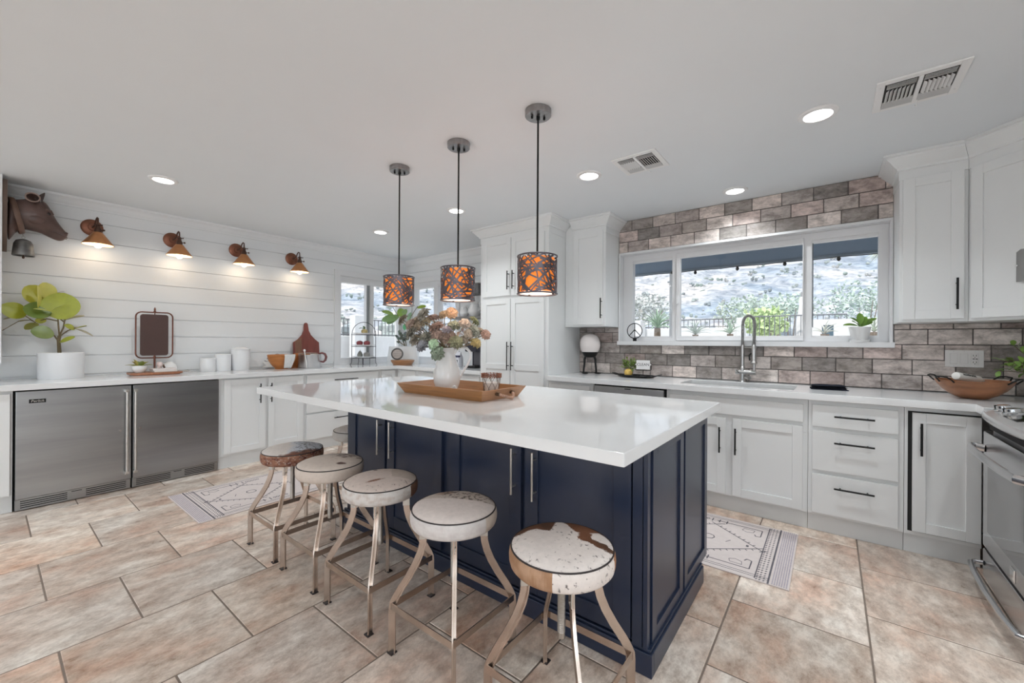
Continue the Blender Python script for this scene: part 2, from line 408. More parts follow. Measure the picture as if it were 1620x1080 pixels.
for r in rects_minus((XL-0.16, 4.5, 0, ZC), fh): wf.box(r[0], r[1], YF-0.12, YF, r[2], r[3])
struct('wall_front', wf, WHITE, smooth=0)
ws = MB()
for r in rects_minus((YF, 0.9, 0, ZC), [(-3.3, -0.7, 0.25, 2.25)]): ws.box(4.5, 4.62, *r)
ws.box(XR+0.12, 4.5, 0.9, 1.0, 0, ZC)
struct('wall_side', ws, WHITE, smooth=0)
# crown along the shiplap walls
CROWN = [(0, 0), (0, -0.085), (0.012, -0.085), (0.014, -0.07), (0.022, -0.062), (0.03, -0.045), (0.046, -0.026), (0.062, -0.018), (0.066, -0.008), (0.066, 0)]
t1 = MB(); t1.prism(CROWN, -1.5, YB, lambda u, v, h: (XL+u, h, ZC+v)); struct('trim_1', t1, WHITE)
t2 = MB(); t2.prism(CROWN, XL, -3.2, lambda u, v, h: (h, YB-u, ZC+v)); struct('trim_2', t2, WHITE)
# return of the wall at the far left edge, where the cow head hangs
st = MB(); st.box(XL, -4.93, -1.4, 0.083, 1.06, ZC, 0.004); struct('wall_left_return', st, WHITE)

# windows: frame + sashes + panes
def window(name, mbf, panes):
    w = struct(name, mbf, VINYL)
    for i, p in enumerate(panes): g = part('window_pane', p, GLASS, w, smooth=0)
    return w
# corner window in the left wall
f = MB(0.0008); y0, y1, z0, z1 = WIN1
f.box(XL, XL+0.018, y0-0.075, y0+0.005, z0-0.02, z1+0.07, 0.003); f.box(XL, XL+0.018, y0-0.075, YB, z1-0.005, z1+0.07, 0.003)
f.box(XL, XL+0.03, y0-0.085, YB-0.02, z0-0.045, z0+0.004, 0.003)
for a, b in ((y0, y0+0.035), (y1-0.05, y1)): f.box(XL-0.12, XL-0.02, a, b, z0, z1, 0.003)
f.box(XL-0.12, XL-0.02, y0, y1, z1-0.085, z1, 0.003); f.box(XL-0.12, XL-0.02, y0, y1, z0, z0+0.05, 0.003)
f.box(XL-0.12, XL-0.01, 3.43, 3.485, z0, z1-0.05, 0.004)
f.box(XL-0.09, XL-0.03, 3.375, 3.43, z0+0.03, z1-0.06, 0.003)
p1 = MB().box(XL-0.075, XL-0.071, y0+0.035, 3.375, z0+0.05, z1-0.085); p2 = MB().box(XL-0.075, XL-0.071, 3.485, y1-0.05, z0+0.05, z1-0.085)
w1 = window('window_1', f, [p1, p2])
part('sash_track', MB().box(XL-0.029, XL-0.024, 3.388, 3.402, z0+0.05, z1-0.09).box(XL-0.029, XL-0.024, 3.412, 3.420, z0+0.05, z1-0.09), mat('grey_track', (0.16, 0.18, 0.19), 0.5, var=0.05), w1)
# corner window in the back wall
f = MB(0.0008); x0, x1, z0, z1 = WIN2
f.box(x1-0.005, x1+0.07, YB-0.018, YB, z0-0.02, z1+0.07, 0.003); f.box(XL+0.018, x1+0.07, YB-0.018, YB, z1-0.005, z1+0.07, 0.003)
f.box(XL+0.03, x1+0.08, YB-0.03, YB, z0-0.045, z0+0.004, 0.003)
for a, b in ((x0, x0+0.05), (x1-0.035, x1)): f.box(a, b, YB+0.02, YB+0.12, z0, z1, 0.003)
f.box(x0, x1, YB+0.02, YB+0.12, z1-0.085, z1, 0.003); f.box(x0, x1, YB+0.02, YB+0.12, z0, z0+0.05, 0.003)
f.box(-4.615, -4.53, YB+0.01, YB+0.12, z0, z1-0.05, 0.004)
p1 = MB().box(x0+0.05, -4.615, YB+0.07, YB+0.074, z0+0.05, z1-0.085); p2 = MB().box(-4.53, x1-0.035, YB+0.07, YB+0.074, z0+0.05, z1-0.085)
w2 = window('window_2', f, [p1, p2])
part('window_latch', MB().cyl((-4.20, YB+0.018, 1.0), (-4.20, YB-0.004, 1.0), 0.012).box(-4.225, -4.175, YB-0.008, YB+0.0, 0.992, 1.008, 0.003), mat('grey_latch', (0.35, 0.36, 0.37), 0.4, 0.5, var=0.05), w2)
# long window over the sink
f = MB(0.0008); x0, x1, z0, z1 = WIN3; yi = 4.10
f.box(x0, x0+0.016, 4.022, 4.13, z0, z1, 0.002); f.box(x1-0.016, x1, 4.022, 4.13, z0, z1, 0.002); f.box(x0, x1, 4.022, 4.13, z1-0.020, z1, 0.002)
f.box(x0-0.004, x1+0.009, 3.995, 4.13, 1.223, z0, 0.004)
gz0, gz1 = 1.312, 2.064
for a, b in ((x0+0.016, -1.618), (-1.222, -1.176), (-0.180, -0.122), (0.280, x1-0.016)): f.box(a, b, yi+0.012, yi+0.08, z0, z1-0.02, 0.004)
f.box(x0+0.016, x1-0.016, yi+0.012, yi+0.08, gz1+0.02, z1-0.02, 0.004); f.box(x0+0.016, x1-0.016, yi+0.012, yi+0.08, z0, gz0-0.01, 0.004)
f.box(-1.622, -1.222, yi+0.02, yi+0.07, gz1, gz1+0.03, 0.003); f.box(-1.622, -1.222, yi+0.02, yi+0.07, gz0-0.03, gz0, 0.003)
f.box(-0.125, 0.283, yi+0.02, yi+0.07, gz1, gz1+0.03, 0.003); f.box(-0.125, 0.283, yi+0.02, yi+0.07, gz0-0.03, gz0, 0.003)
for a in ((-1.179, -1.145), (-0.184, -0.176)): f.box(a[0], a[1], yi-0.004, yi+0.05, gz0-0.04, gz1+0.045, 0.004)
f.box(-1.179, -0.178, yi-0.004, yi+0.05, gz1, gz1+0.045, 0.004); f.box(-1.179, -0.178, yi-0.004, yi+0.05, gz0-0.04, gz0, 0.004)
ps = [MB().box(a, b, yy, yy+0.004, gz0-0.01, gz1+0.01) for a, b, yy in ((-1.620, -1.220, 4.155), (-1.150, -0.180, 4.128), (-0.125, 0.283, 4.155))]
w3 = window('window_3', f, ps)
part('sash_lock', MB().box(-1.176, -1.156, yi-0.02, yi-0.003, 1.62, 1.70, 0.004), MATTEW, w3)
part('screen_edge', MB().box(-0.120, -0.114, 4.13, 4.15, 1.38, gz1), mat('grey_track'), w3)

# ------------------------------------------------------------------ tumbled brick-look tile on the window wall
bk = MB(); BH, BL = 0.1075, 0.2125
GRT = mat('brick_grout', (0.13, 0.115, 0.11), 0.85, var=0.1)
brick_m = mat('brick_tile', (0.3, 0.28, 0.26), 0.62, attr='Col', bump=0.35, bscale=40)
def brick_material():
    nt = brick_m.node_tree; b = nt.nodes['Principled BSDF']; L = nt.links.new
    a = next(n for n in nt.nodes if n.type == 'ATTRIBUTE'); tc = next(n for n in nt.nodes if n.type == 'TEX_COORD')
    n1 = nt.nodes.new('ShaderNodeTexNoise'); n1.inputs['Scale'].default_value = 11; n1.inputs['Detail'].default_value = 9; n1.inputs['Roughness'].default_value = 0.74; n1.inputs['Distortion'].default_value = 0.3
    mp = nt.nodes.new('ShaderNodeMapping'); mp.inputs['Scale'].default_value = (1, 1, 1.9); L(tc.outputs['Object'], mp.inputs[0]); L(mp.outputs[0], n1.inputs[0])
    r = nt.nodes.new('ShaderNodeValToRGB'); e = r.color_ramp.elements; e[0].position = 0.34; e[0].color = (0.46, 0.44, 0.43, 1); e[1].position = 0.62; e[1].color = (1.25, 1.25, 1.26, 1)
    L(n1.outputs[0], r.inputs[0])
    mx = nt.nodes.new('ShaderNodeMix'); mx.data_type = 'RGBA'; mx.blend_type = 'MULTIPLY'; mx.inputs[0].default_value = 1
    L(a.outputs['Color'], mx.inputs[6]); L(r.outputs[0], mx.inputs[7]); L(mx.outputs[2], b.inputs['Base Color'])
brick_material()
PAL = [(0.27, 0.25, 0.245), (0.42, 0.395, 0.385), (0.21, 0.20, 0.195), (0.47, 0.45, 0.44), (0.30, 0.285, 0.28), (0.38, 0.335, 0.325), (0.185, 0.18, 0.175), (0.44, 0.41, 0.395), (0.28, 0.24, 0.232), (0.24, 0.225, 0.215)]
offs = [0.03, 0.138, 0.244, 0.191, 0.05, 0.15, 0.08]
def brick_rect(rect, z0, rows, offlist, seed):
    q = random.Random(seed)
    for k in range(rows):
        za, zb = z0+k*BH, z0+(k+1)*BH; o = offlist[k % len(offlist)]
        i0 = int(math.floor((-2.4-o)/BL))
        for i in range(i0, i0+24):
            xa, xb = o+i*BL, o+(i+1)*BL; ci = q.choice(PAL); s = q.uniform(1.15, 1.5); ci = (ci[0]*1.07, ci[1], ci[2]*0.95)
            for rc in rect:
                a, b2, c, d = max(xa+0.003, rc[0]), min(xb-0.003, rc[1]), max(za+0.003, rc[2]), min(zb-0.003, rc[3])
                if b2-a < 0.008 or d-c < 0.008: continue
                bk.col = tuple(t*s for t in ci); bk.box(a, b2, 4.034+q.uniform(-0.0012, 0.0012), 4.05, c, d, 0.0028)
brick_rect([(-2.187, 1.29, CZ, 1.223), (-2.187, -1.737, 1.223, 1.403), (0.363, 1.29, 1.223, 1.390)], CZ+0.0035, 5, [0.084, 0.244, 0.191, 0.11, 0.02], 11)
brick_rect([(-1.733, 0.354, 2.166, ZC)], 2.167, 3, [0.06, 0.164, 0.1], 5)
bk.col = None; bk.cur = 1
for r in ((-2.187, 1.295, CZ+0.001, 1.222), (-2.187, -1.738, 1.222, 1.403), (0.364, 1.295, 1.222, 1.390), (-1.733, 0.354, 2.166, ZC-0.001)): bk.box(r[0], r[1], 4.040, 4.0499, r[2], r[3])
solo('brick_backsplash', bk, [brick_m, GRT], 'grey and taupe brick-look tile backsplash around the long sink window', 'backsplash', smooth=0)

# ------------------------------------------------------------------ outside
STUCCO = mat('white_stucco', (0.72, 0.71, 0.70), 0.8, var=0.03, vscale=6)
g = MB(); g.box(-40, 40, 4.25, 30, -0.3, -0.15); g.box(-40, -5.45, -30, 4.3, -0.3, -0.15); g.box(-40, 40, -30, -4.7, -0.3, -0.15); g.box(4.7, 40, -10, 4.3, -0.3, -0.15)
struct('ground_outside', g, mat('pale_patio', (0.55, 0.53, 0.50), 0.7, var=0.08, vscale=1.5), smooth=0)
# rocky desert hillside
def hill_h(x, y):
    d = math.hypot(x-6, y+6)
    r = max(0, d-26)
    n = noise.fractal(Vector((x*0.03, y*0.03, 1.3)), 0.9, 2.1, 5)
    return 0.2+r*0.30+max(0, r-30)*0.12+n*(0.8+r*0.05)
hv = []; hf = []; NA, NR = 150, 90
for i in range(NR):
    rr = 18+(i/(NR-1))**1.6*130
    for j in range(NA):
        a = R(-5+j/(NA-1)*205); x = 6+rr*math.cos(a); y = -6+rr*math.sin(a)
        z = hill_h(x, y); r = max(0, rr-26)
        z += 0.25*noise.noise(Vector((x*0.6, y*0.6, 0)))*min(1, r/8)+0.5*noise.noise(Vector((x*0.2, y*0.2, 5)))*min(1, r/8)
        hv.append((x, y, z-0.35))
for i in range(NR-1):
    for j in range(NA-1): a = i*NA+j; hf.append((a, a+1, a+NA+1, a+NA))
hillm = mat('desert_hillside', (0.6, 0.58, 0.58), 0.9)
def hill_material():
    nt = hillm.node_tree; b = nt.nodes['Principled BSDF']; L = nt.links.new
    tc = next(n for n in nt.nodes if n.type == 'TEX_COORD'); outs = []
    for sc, det, d, p0, p1, c0, c1 in ((0.07, 5, 0.4, 0.38, 0.62, (0.27, 0.31, 0.36), (0.50, 0.465, 0.45)), (0.55, 8, 0.6, 0.40, 0.58, (0.68, 0.72, 0.77), (1.22, 1.20, 1.18)), (1.7, 5, 0.2, 0.36, 0.52, (0.66, 0.71, 0.73), (1.08, 1.08, 1.08))):
        n = nt.nodes.new('ShaderNodeTexNoise'); n.inputs['Scale'].default_value = sc; n.inputs['Detail'].default_value = det; n.inputs['Roughness'].default_value = 0.7; n.inputs['Distortion'].default_value = d
        L(tc.outputs['Object'], n.inputs[0]); r = nt.nodes.new('ShaderNodeValToRGB'); e = r.color_ramp.elements
        e[0].position = p0; e[0].color = (*c0, 1); e[1].position = p1; e[1].color = (*c1, 1); L(n.outputs[0], r.inputs[0]); outs.append(r.outputs[0])
    cur = outs[0]
    for o in outs[1:]:
        mx = nt.nodes.new('ShaderNodeMix'); mx.data_type = 'RGBA'; mx.blend_type = 'MULTIPLY'; mx.inputs[0].default_value = 1
        L(cur, mx.inputs[6]); L(o, mx.inputs[7]); cur = mx.outputs[2]
    L(cur, b.inputs['Base Color']); b.inputs['Specular IOR Level'].default_value = 0.1
hill_material()
hb = MB(); hb.add(hv, hf); struct('hill_outside', hb, hillm, smooth=60)
# desert scrub scattered over the slope
sb = MB(); q = random.Random(3)
for i in range(3000):
    a = R(q.uniform(20, 178)); rr = 27+q.random()**1.3*75; x = 6+rr*math.cos(a); y = -6+rr*math.sin(a); z = hill_h(x, y)-0.3
    s = q.uniform(0.10, 0.34)*(2.2 if rr < 33 else 1.0)
    sb.col = q.choice([(0.30, 0.34, 0.32), (0.38, 0.41, 0.39), (0.28, 0.33, 0.30), (0.42, 0.42, 0.41), (0.26, 0.29, 0.30)])
    for k in range(3):
        M = Matrix.Rotation(q.uniform(0, 6), 3, 'Z')
        sb.ball((x+q.uniform(-s, s)*0.7, y+q.uniform(-s, s)*0.7, z+s*q.uniform(0.3, 0.8)), (s*q.uniform(0.35, 0.6), s*q.uniform(0.35, 0.6), s*q.uniform(0.3, 0.6)), 6, M)
setp(part('desert_scrub', sb, mat('scrub_foliage', (0.3, 0.33, 0.25), 0.9, attr='Col', var=0.4, vscale=3), smooth=0), 'grey green scrub bushes dotted over the rocky hillside', 'shrubs', kind='stuff')
# saguaros standing on the slope
for i, (px, py, d, h, lb) in enumerate(((1306, 482, 38, 2.6, 'tall saguaro with arms seen through the right pane of the sink window'), (1327, 482, 40, 2.8, 'slim saguaro beside the armed one behind the window plant'),
                                 (1094, 478, 42, 3.0, 'grey saguaro on the hillside seen in the middle pane of the sink window'), (1109, 479, 44, 3.2, 'slimmer grey saguaro standing beside another in the middle pane'))):
    p = at(px, py, d); z = hill_h(p.x, p.y)-0.4; top = at(px, py-14, d).z; z = min(z, top-1.5)
    m = MB(); m.tube([(p.x, p.y, z), (p.x, p.y, top-0.15), (p.x, p.y, top)], [0.22, 0.22, 0.08], 10)
    if i % 2 == 0:
        for s in (-1, 1): m.tube([(p.x, p.y, z+(top-z)*0.55), (p.x+s*0.5, p.y, z+(top-z)*0.58), (p.x+s*0.55, p.y, z+(top-z)*0.85)], [0.14, 0.14, 0.06], 8)
    solo('saguaro', m, mat('saguaro_green', (0.22, 0.26, 0.22), 0.8, var=0.2), lb, 'cactus', (p.x, p.y, z), group='saguaros on the hillside')
# bigger bushes beyond the fence; leaf colours paled to paint in haze
def bush(px, py, d, w, h, col, label, n=46, seed=1, grp=None):
    q = random.Random(seed); c = at(px, py, d); base = MB(); lv = MB()
    z0 = 0.0
    for k in range(5):
        a = q.uniform(0, 6.28); base.tube([(c.x, c.y, z0-0.15), (c.x+math.cos(a)*w*0.2, c.y+math.sin(a)*w*0.2, (z0+c.z)/2), (c.x+math.cos(a)*w*0.35, c.y+math.sin(a)*w*0.35, c.z)], [0.05, 0.035, 0.015], 6)
    for k in range(n*14):
        v = Vector((q.gauss(0, 1), q.gauss(0, 1), q.gauss(0, 1))).normalized()*(q.random()**0.45)
        p = c+Vector((v.x*w/2, v.y*w/2, v.z*h/2)); s = q.uniform(0.07, 0.16)
        dd = Vector((q.gauss(0, 1), q.gauss(0, 1), q.gauss(0, 0.7)+0.4)).normalized(); f_ = q.uniform(0.7, 1.25); lv.col = tuple(t*f_ for t in col)
        lv.leaf(p, p+dd*s*1.6, (q.gauss(0, 1), q.gauss(0, 1), 1), s, 0.1, 0.2, 2, t=0.004, nv=3)
    t = thing('desert_bush', label, 'bush', (c.x, c.y, -0.15), 0, grp)
    part('stem', base, mat('bush_stem', (0.25, 0.2, 0.16), 0.9, var=0.2), t)
    lo = part('foliage', lv, mat('bush_leaf', (0.3, 0.4, 0.2), 0.7, attr='Col'), t, smooth=0)
bush(1210, 512, 14.5, 1.45, 1.1, (0.50, 0.62, 0.30), 'lime green bush behind the faucet outside the window', 50, 2)
bush(1185, 492, 20, 3.4, 1.5, (0.50, 0.58, 0.50), 'large grey green bush behind the lime green one', 50, 4)
bush(1250, 488, 22, 3.2, 1.6, (0.48, 0.57, 0.49), 'grey green bush beyond the fence beside the closed umbrella', 46, 5)
bush(1365, 478, 22, 3.6, 2.4, (0.50, 0.59, 0.51), 'tall pale green desert tree outside above the potted sill plant', 56, 6)
bush(1020, 488, 20, 2.4, 1.5, (0.52, 0.54, 0.52), 'bare grey bush behind the white gate pillar in the left pane', 36, 7)
# yard walls, fence, pillars
def bars(mb, p0, p1, z0, z1, step=0.11):
    p0 = Vector(p0); p1 = Vector(p1); n = int((p1-p0).length/step)
    for i in range(n+1):
        p = p0.lerp(p1, i/n); mb.box(p.x-0.009, p.x+0.009, p.y-0.009, p.y+0.009, z0, z1)
    for zz in (z0+0.04, z1): mb.tube([(p0.x, p0.y, zz), (p1.x, p1.y, zz)], 0.016, 6)
IRON = mat('grey_iron', (0.16, 0.16, 0.17), 0.6, 0.3, var=0.1)
yw = MB(); yw.box(-9.5, -1.75, 12.0, 12.25, -0.15, 1.65, 0.02); solo('yard_wall', yw, STUCCO, 'low white stucco yard wall under the iron fence outside the sink window', 'wall', (-5, 12, -0.15))
fn = MB(); bars(fn, (-9.5, 12.12, 0), (-2.05, 12.12, 0), 1.652, 1.89); solo('iron_fence', fn, IRON, 'dark iron bar fence on the low white wall behind the sink window', 'fence', (-5, 12.12, 1.65), smooth=0)
yp = MB(); yp.box(-1.93, -1.75, 11.9, 12.0, -0.15, 1.90, 0.02); solo('wall_pillar', yp, STUCCO, 'white pillar ending the low wall left of the lime green bush', 'pillar', (-1.85, 11.95, -0.15), group='white yard pillars')
yp = MB(); yp.box(-4.72, -4.32, 11.6, 11.99, -0.15, 1.88, 0.02); solo('wall_pillar', yp, STUCCO, 'white gate pillar behind the peace sign in the left pane', 'pillar', (-4.5, 11.8, -0.15), group='white yard pillars')
fn = MB(); bars(fn, (-1.70, 12.5, 0), (0.3, 12.5, 0), 1.0, 1.95); solo('iron_fence', fn, IRON, 'iron fence section between the lime green bush and the closed umbrella', 'fence', (-0.7, 12.5, 1.0), smooth=0)
fw = MB()
for r in rects_minus((-0.42, 4.0, -0.15, 1.80), [(-0.16, 0.05, 0.9, 1.67)]): fw.box(r[0], r[1], 11.7, 12.1, r[2], r[3])
t = solo('outdoor_fireplace', fw, STUCCO, 'white outdoor fireplace wall with a blue tiled niche in the right pane', 'outdoor fireplace', (1.5, 11.9, -0.15), smooth=0)
part('niche', MB().box(-0.16, 0.05, 12.0, 12.08, 0.9, 1.67), mat('blue_glass_tile', (0.25, 0.42, 0.55), 0.3, var=0.3, vscale=12), t, smooth=0)
# closed patio umbrella
c = at(1268, 500, 10.5); m = MB(); m.lathe([(0.02, 2.45), (0.05, 2.40), (0.055, 2.2), (0.11, 1.85), (0.13, 1.6), (0.17, 1.25), (0.10, 1.2)], (c.x, c.y, 0), 14)
t = thing('patio_umbrella', 'closed white patio umbrella outside by the window mullion', 'umbrella', (c.x, c.y, -0.15))
part('canopy', m, mat('umbrella_cloth', (0.72, 0.70, 0.68), 0.9, var=0.08), t); part('pole', MB().cyl((c.x, c.y, -0.13), (c.x, c.y, 2.56), 0.025), mat('umbrella_pole', (0.3, 0.3, 0.3), 0.6, var=0.1), t)
part('base', MB().lathe([(0.0, -0.15), (0.25, -0.15), (0.25, -0.09), (0.04, -0.05), (0.0, -0.05)], (c.x, c.y, 0), 18), STUCCO, t)
# palms and agaves close to the house
def spiky(px, py, d, n, ln, droop, col, label, name, cat, seed, grp=None):
    q = random.Random(seed); c = at(px, py, d); m = MB()
    for k in range(n):
        a = q.uniform(0, 6.28); e = q.uniform(0.15, 1.3); dv = Vector((math.cos(a)*math.cos(e), math.sin(a)*math.cos(e), math.sin(e))); f_ = q.uniform(0.75, 1.2); m.col = tuple(t*f_ for t in col)
        L_ = ln*q.uniform(0.75, 1.1); tip = c+dv*L_-Vector((0, 0, droop*L_*math.cos(e)))
        m.leaf(c, tip, (0, 0, 1), L_*0.10, 0.3, 0.25, 5, shape=lambda u: max(0.05, (1-u)**0.6*min(1, 0.4+u*3)), t=0.004, nv=3)
    t = thing(name, label, cat, (c.x, c.y, -0.15), 0, grp)
    part('frond_cluster', m, mat('frond_green', (0.35, 0.45, 0.3), 0.6, attr='Col'), t, smooth=0)
    part('trunk', MB().tube([(c.x, c.y, -0.15), (c.x, c.y, c.z)], [0.12, 0.07], 10), mat('palm_trunk', (0.2, 0.15, 0.11), 0.9, var=0.3, vscale=15), t)
spiky(1040, 519, 9.5, 46, 0.55, 0.25, (0.30, 0.42, 0.28), 'bushy green palm in the left pane outside the sink window', 'yard_palm', 'palm', 1)
spiky(1100, 529, 10, 26, 0.42, 0.1, (0.45, 0.50, 0.45), 'grey agave low outside the middle pane, left of two', 'agave', 'agave', 2, 'agaves outside the middle pane')
spiky(1155, 528, 10, 26, 0.42, 0.1, (0.42, 0.52, 0.42), 'greener agave low outside just left of the faucet', 'agave', 'agave', 3, 'agaves outside the middle pane')
spiky(1305, 528, 8, 20, 0.3, 0.1, (0.55, 0.55, 0.48), 'pale dry agave in front of the blue niche outside', 'agave', 'agave', 4)
spiky(1383, 525, 8.5, 20, 0.35, 0.1, (0.45, 0.50, 0.40), 'spiky agave outside behind the potted sill plant', 'agave', 'agave', 5)
c = at(1400, 372, 10.4); q = random.Random(9); m = MB()
for k in range(40):
    a = q.uniform(0, 6.28); e = q.uniform(-1.3, 0.9); dv = Vector((math.cos(a)*math.cos(e), math.sin(a)*math.cos(e), math.sin(e))); m.leaf(c, c+dv*0.75, (0, 0, 1), 0.07, 0.3, -0.2, 5, shape=lambda u: max(0.05, (1-u)**0.6), t=0.004, nv=3)
t = thing('yard_palm', 'pale fan palm head hanging at top of the right pane', 'palm', (c.x, c.y, -0.15)); part('frond_cluster', m, mat('pale_frond', (0.55, 0.58, 0.45), 0.6, var=0.2), t, smooth=0)
part('trunk', MB().tube([(c.x, c.y, -0.15), (c.x, c.y, c.z)], [0.16, 0.10], 10), mat('palm_trunk'), t)
# side yard seen through the corner windows
yw = MB(); yw.box(-11.4, -11.15, 4.0, 24, -0.15, 1.39, 0.02); solo('yard_wall', yw, STUCCO, 'low white yard wall outside the corner window behind the tiered stand', 'wall', (-11.3, 12, -0.15))
fn = MB(); bars(fn, (-11.28, 4.0, 0), (-11.28, 20, 0), 1.392, 1.89, 0.13); solo('iron_fence', fn, IRON, 'iron bar fence outside the corner window behind the tiered stand', 'fence', (-11.28, 12, 1.39), smooth=0)
c0, c1 = onx(557, 530, -10.8), onx(582, 530, -10.8); yp = MB(); yp.box(-10.95, -10.65, c0.y, c1.y, -0.15, 1.98, 0.02); solo('wall_pillar', yp, STUCCO, 'tall white pillar outside the corner window above the tiered stand', 'pillar', (-10.8, (c0.y+c1.y)/2, -0.15))
# patio roof beam with string lights
t = thing('patio_cover', 'dark slate patio roof beam on a white post outside the sink window', 'patio cover', (-2.1, 7.1, -0.15))
BEAM = mat('slate_beam', (0.20, 0.26, 0.33), 0.6, var=0.06, vscale=3)
part('beam', MB().box(-3.0, 3.2, 7.0, 7.14, 2.43, 2.75, 0.006), BEAM, t); part('lower_rail', MB().box(-3.0, 3.2, 6.985, 7.0, 2.415, 2.45, 0.003), mat('slate_rail', (0.16, 0.2, 0.24), 0.5, var=0.05), t)
part('post', MB().box(-2.13, -2.06, 7.02, 7.10, -0.15, 2.43, 0.004), STUCCO, t)
part('roof', MB().box(-3.0, 3.2, 4.3, 7.2, 2.75, 2.83), BEAM, t, smooth=0)
wire = MB(); wire.tube([(-2.9, 6.97, 2.405)]+[(-2.9+k*0.3, 6.97, 2.405-0.008*(k % 2)) for k in range(1, 20)], 0.006, 6)
st = thing('string_light', 'string of small dark bulbs along the slate patio beam', 'string lights', (-1, 6.97, 2.4)); part('wire', wire, BLACK, st)
for px, py in ((1064, 432), (1100, 432), (1166.5, 426), (1241.5, 418.5), (1327, 410.5)):
    p = ony(px, py, 6.97); part('bulb', MB().cyl((p.x, p.y, 2.405), (p.x, p.y, p.z+0.02), 0.017, n=10).ball((p.x, p.y, p.z+0.01), (0.024, 0.024, 0.03), 10), BLACK, st)

# ------------------------------------------------------------------ cabinets
def MY(F): return Matrix(((1, 0, 0, 0), (0, -1, 0, F), (0, 0, 1, 0), (0, 0, 0, 1)))     # local (u, out, z) on a face looking to -y
def MX(F): return Matrix(((0, 1, 0, F), (1, 0, 0, 0), (0, 0, 1, 0), (0, 0, 0, 1)))      # ... on a face looking to +x
def shaker(M, u0, u1, z0, z1, th=0.02, fw=0.058, rec=0.009, mid=None, fb=None):
    m = MB(); b = 0.0016; fb = fb or fw
    m.box(u0, u0+fw, 0, th, z0, z1, b, M); m.box(u1-fw, u1, 0, th, z0, z1, b, M)
    m.box(u0+fw, u1-fw, 0, th-0.0002, z1-fw, z1, b, M); m.box(u0+fw, u1-fw, 0, th-0.0002, z0, z0+fb, b, M)
    if mid: m.box(u0+fw, u1-fw, 0, th-0.0002, mid-fw/2, mid+fw/2, b, M)
    m.box(u0+fw-0.002, u1-fw+0.002, 0.001, th-rec, z0+fw-0.002, z1-fw+0.002, 0, M)
    return m
def slab(M, u0, u1, z0, z1, th=0.02): return MB().box(u0, u1, 0, th, z0, z1, 0.0025, M)
def bar_handle(parent, M, a, b, mt, off=0.034, r=0.0058, ins=0.16, label=None):
    # a, b: (u, z) ends; flat-ended bar on two short posts
    A = Vector((a[0], off, a[1])); B = Vector((b[0], off, b[1])); m = MB(); d = B-A
    m.tube([M @ A, M @ B], r, 12)
    for q in (ins, 1-ins): p = A+d*q; m.tube([M @ Vector((p.x, 0.001, p.z)), M @ p], r*0.75, 8)
    return part('handle', m, mt, parent, label=label)
def door(parent, M, u0, u1, z0, z1, mt, h=None, hm=BLACK, name='door', flat=False, off0=0.0, th=0.02, **kw):
    o = part(name, slab(M, u0, u1, z0, z1, th) if flat else shaker(M, u0, u1, z0, z1, th, **kw), mt, parent)
    if h: bar_handle(o, M @ Matrix.Translation((0, th, 0)), h[0], h[1], hm)
    return o
def carcass(parent, M, u0, u1, z0, z1, depth, mt, stiles=()):
    part('body', MB().box(u0, u1, -depth, 0, z0, z1, 0.0015, M), mt, parent)
def crown(path, prev=None, nxt=None, z=ZC-0.0008, h=0.10, pr=0.085):
    prof = [(0, -h-0.06), (0.004, -h-0.06), (0.004, -h), (0.014, -h+0.004), (0.016, -h+0.016), (0.03, -h+0.028), (0.052, -h+0.055), (0.068, -h+0.070), (0.070, -h+0.080), (pr, -h+0.084), (pr, 0), (0, 0)]
    P = [Vector((a, b, 0)) for a, b in path]; N = len(P); rings = []
    def nr(a, b): d = (b-a).normalized(); return Vector((d.y, -d.x, 0))
    for i in range(N):
        a = P[i-1] if i else (Vector((*prev, 0)) if prev else None); b = P[i+1] if i < N-1 else (Vector((*nxt, 0)) if nxt else None)
        if a is None: n = nr(P[i], b)
        elif b is None: n = nr(a, P[i])
        else:
            n1, n2 = nr(a, P[i]), nr(P[i], b); s = (n1+n2).normalized(); n = s/s.dot(n1)
        rings.append([(P[i].x+n.x*u, P[i].y+n.y*u, z+v) for u, v in prof])
    return MB().loft(rings)
FB = 3.405; M_B = MY(FB); TOE = 3.427
def base_unit(name, label, cat, u0, u1, M=M_B, depth=0.62, ztop=0.875, toe=0.022, rec=0, sink=False):
    p = M @ Vector(((u0+u1)/2, -depth/2, 0)); t = thing(name, label, cat, (p.x, p.y, 0))
    part('body', MB().box(u0+0.0008, u1-0.0008, -depth, 0, 0.115, 0.65, 0.0015, M).box(u0+0.0008, u1-0.0008, -0.019, 0, 0.6505, ztop, 0.0015, M) if sink else MB().box(u0+0.0008, u1-0.0008, -depth, 0, 0.115, ztop, 0.0015, M), CAB, t)
    part('toe_board', MB().box(u0+0.0008, u1-0.0008, -toe-0.018, -toe, 0.0, 0.114, 0.001, M), TOEW, t)
    return t
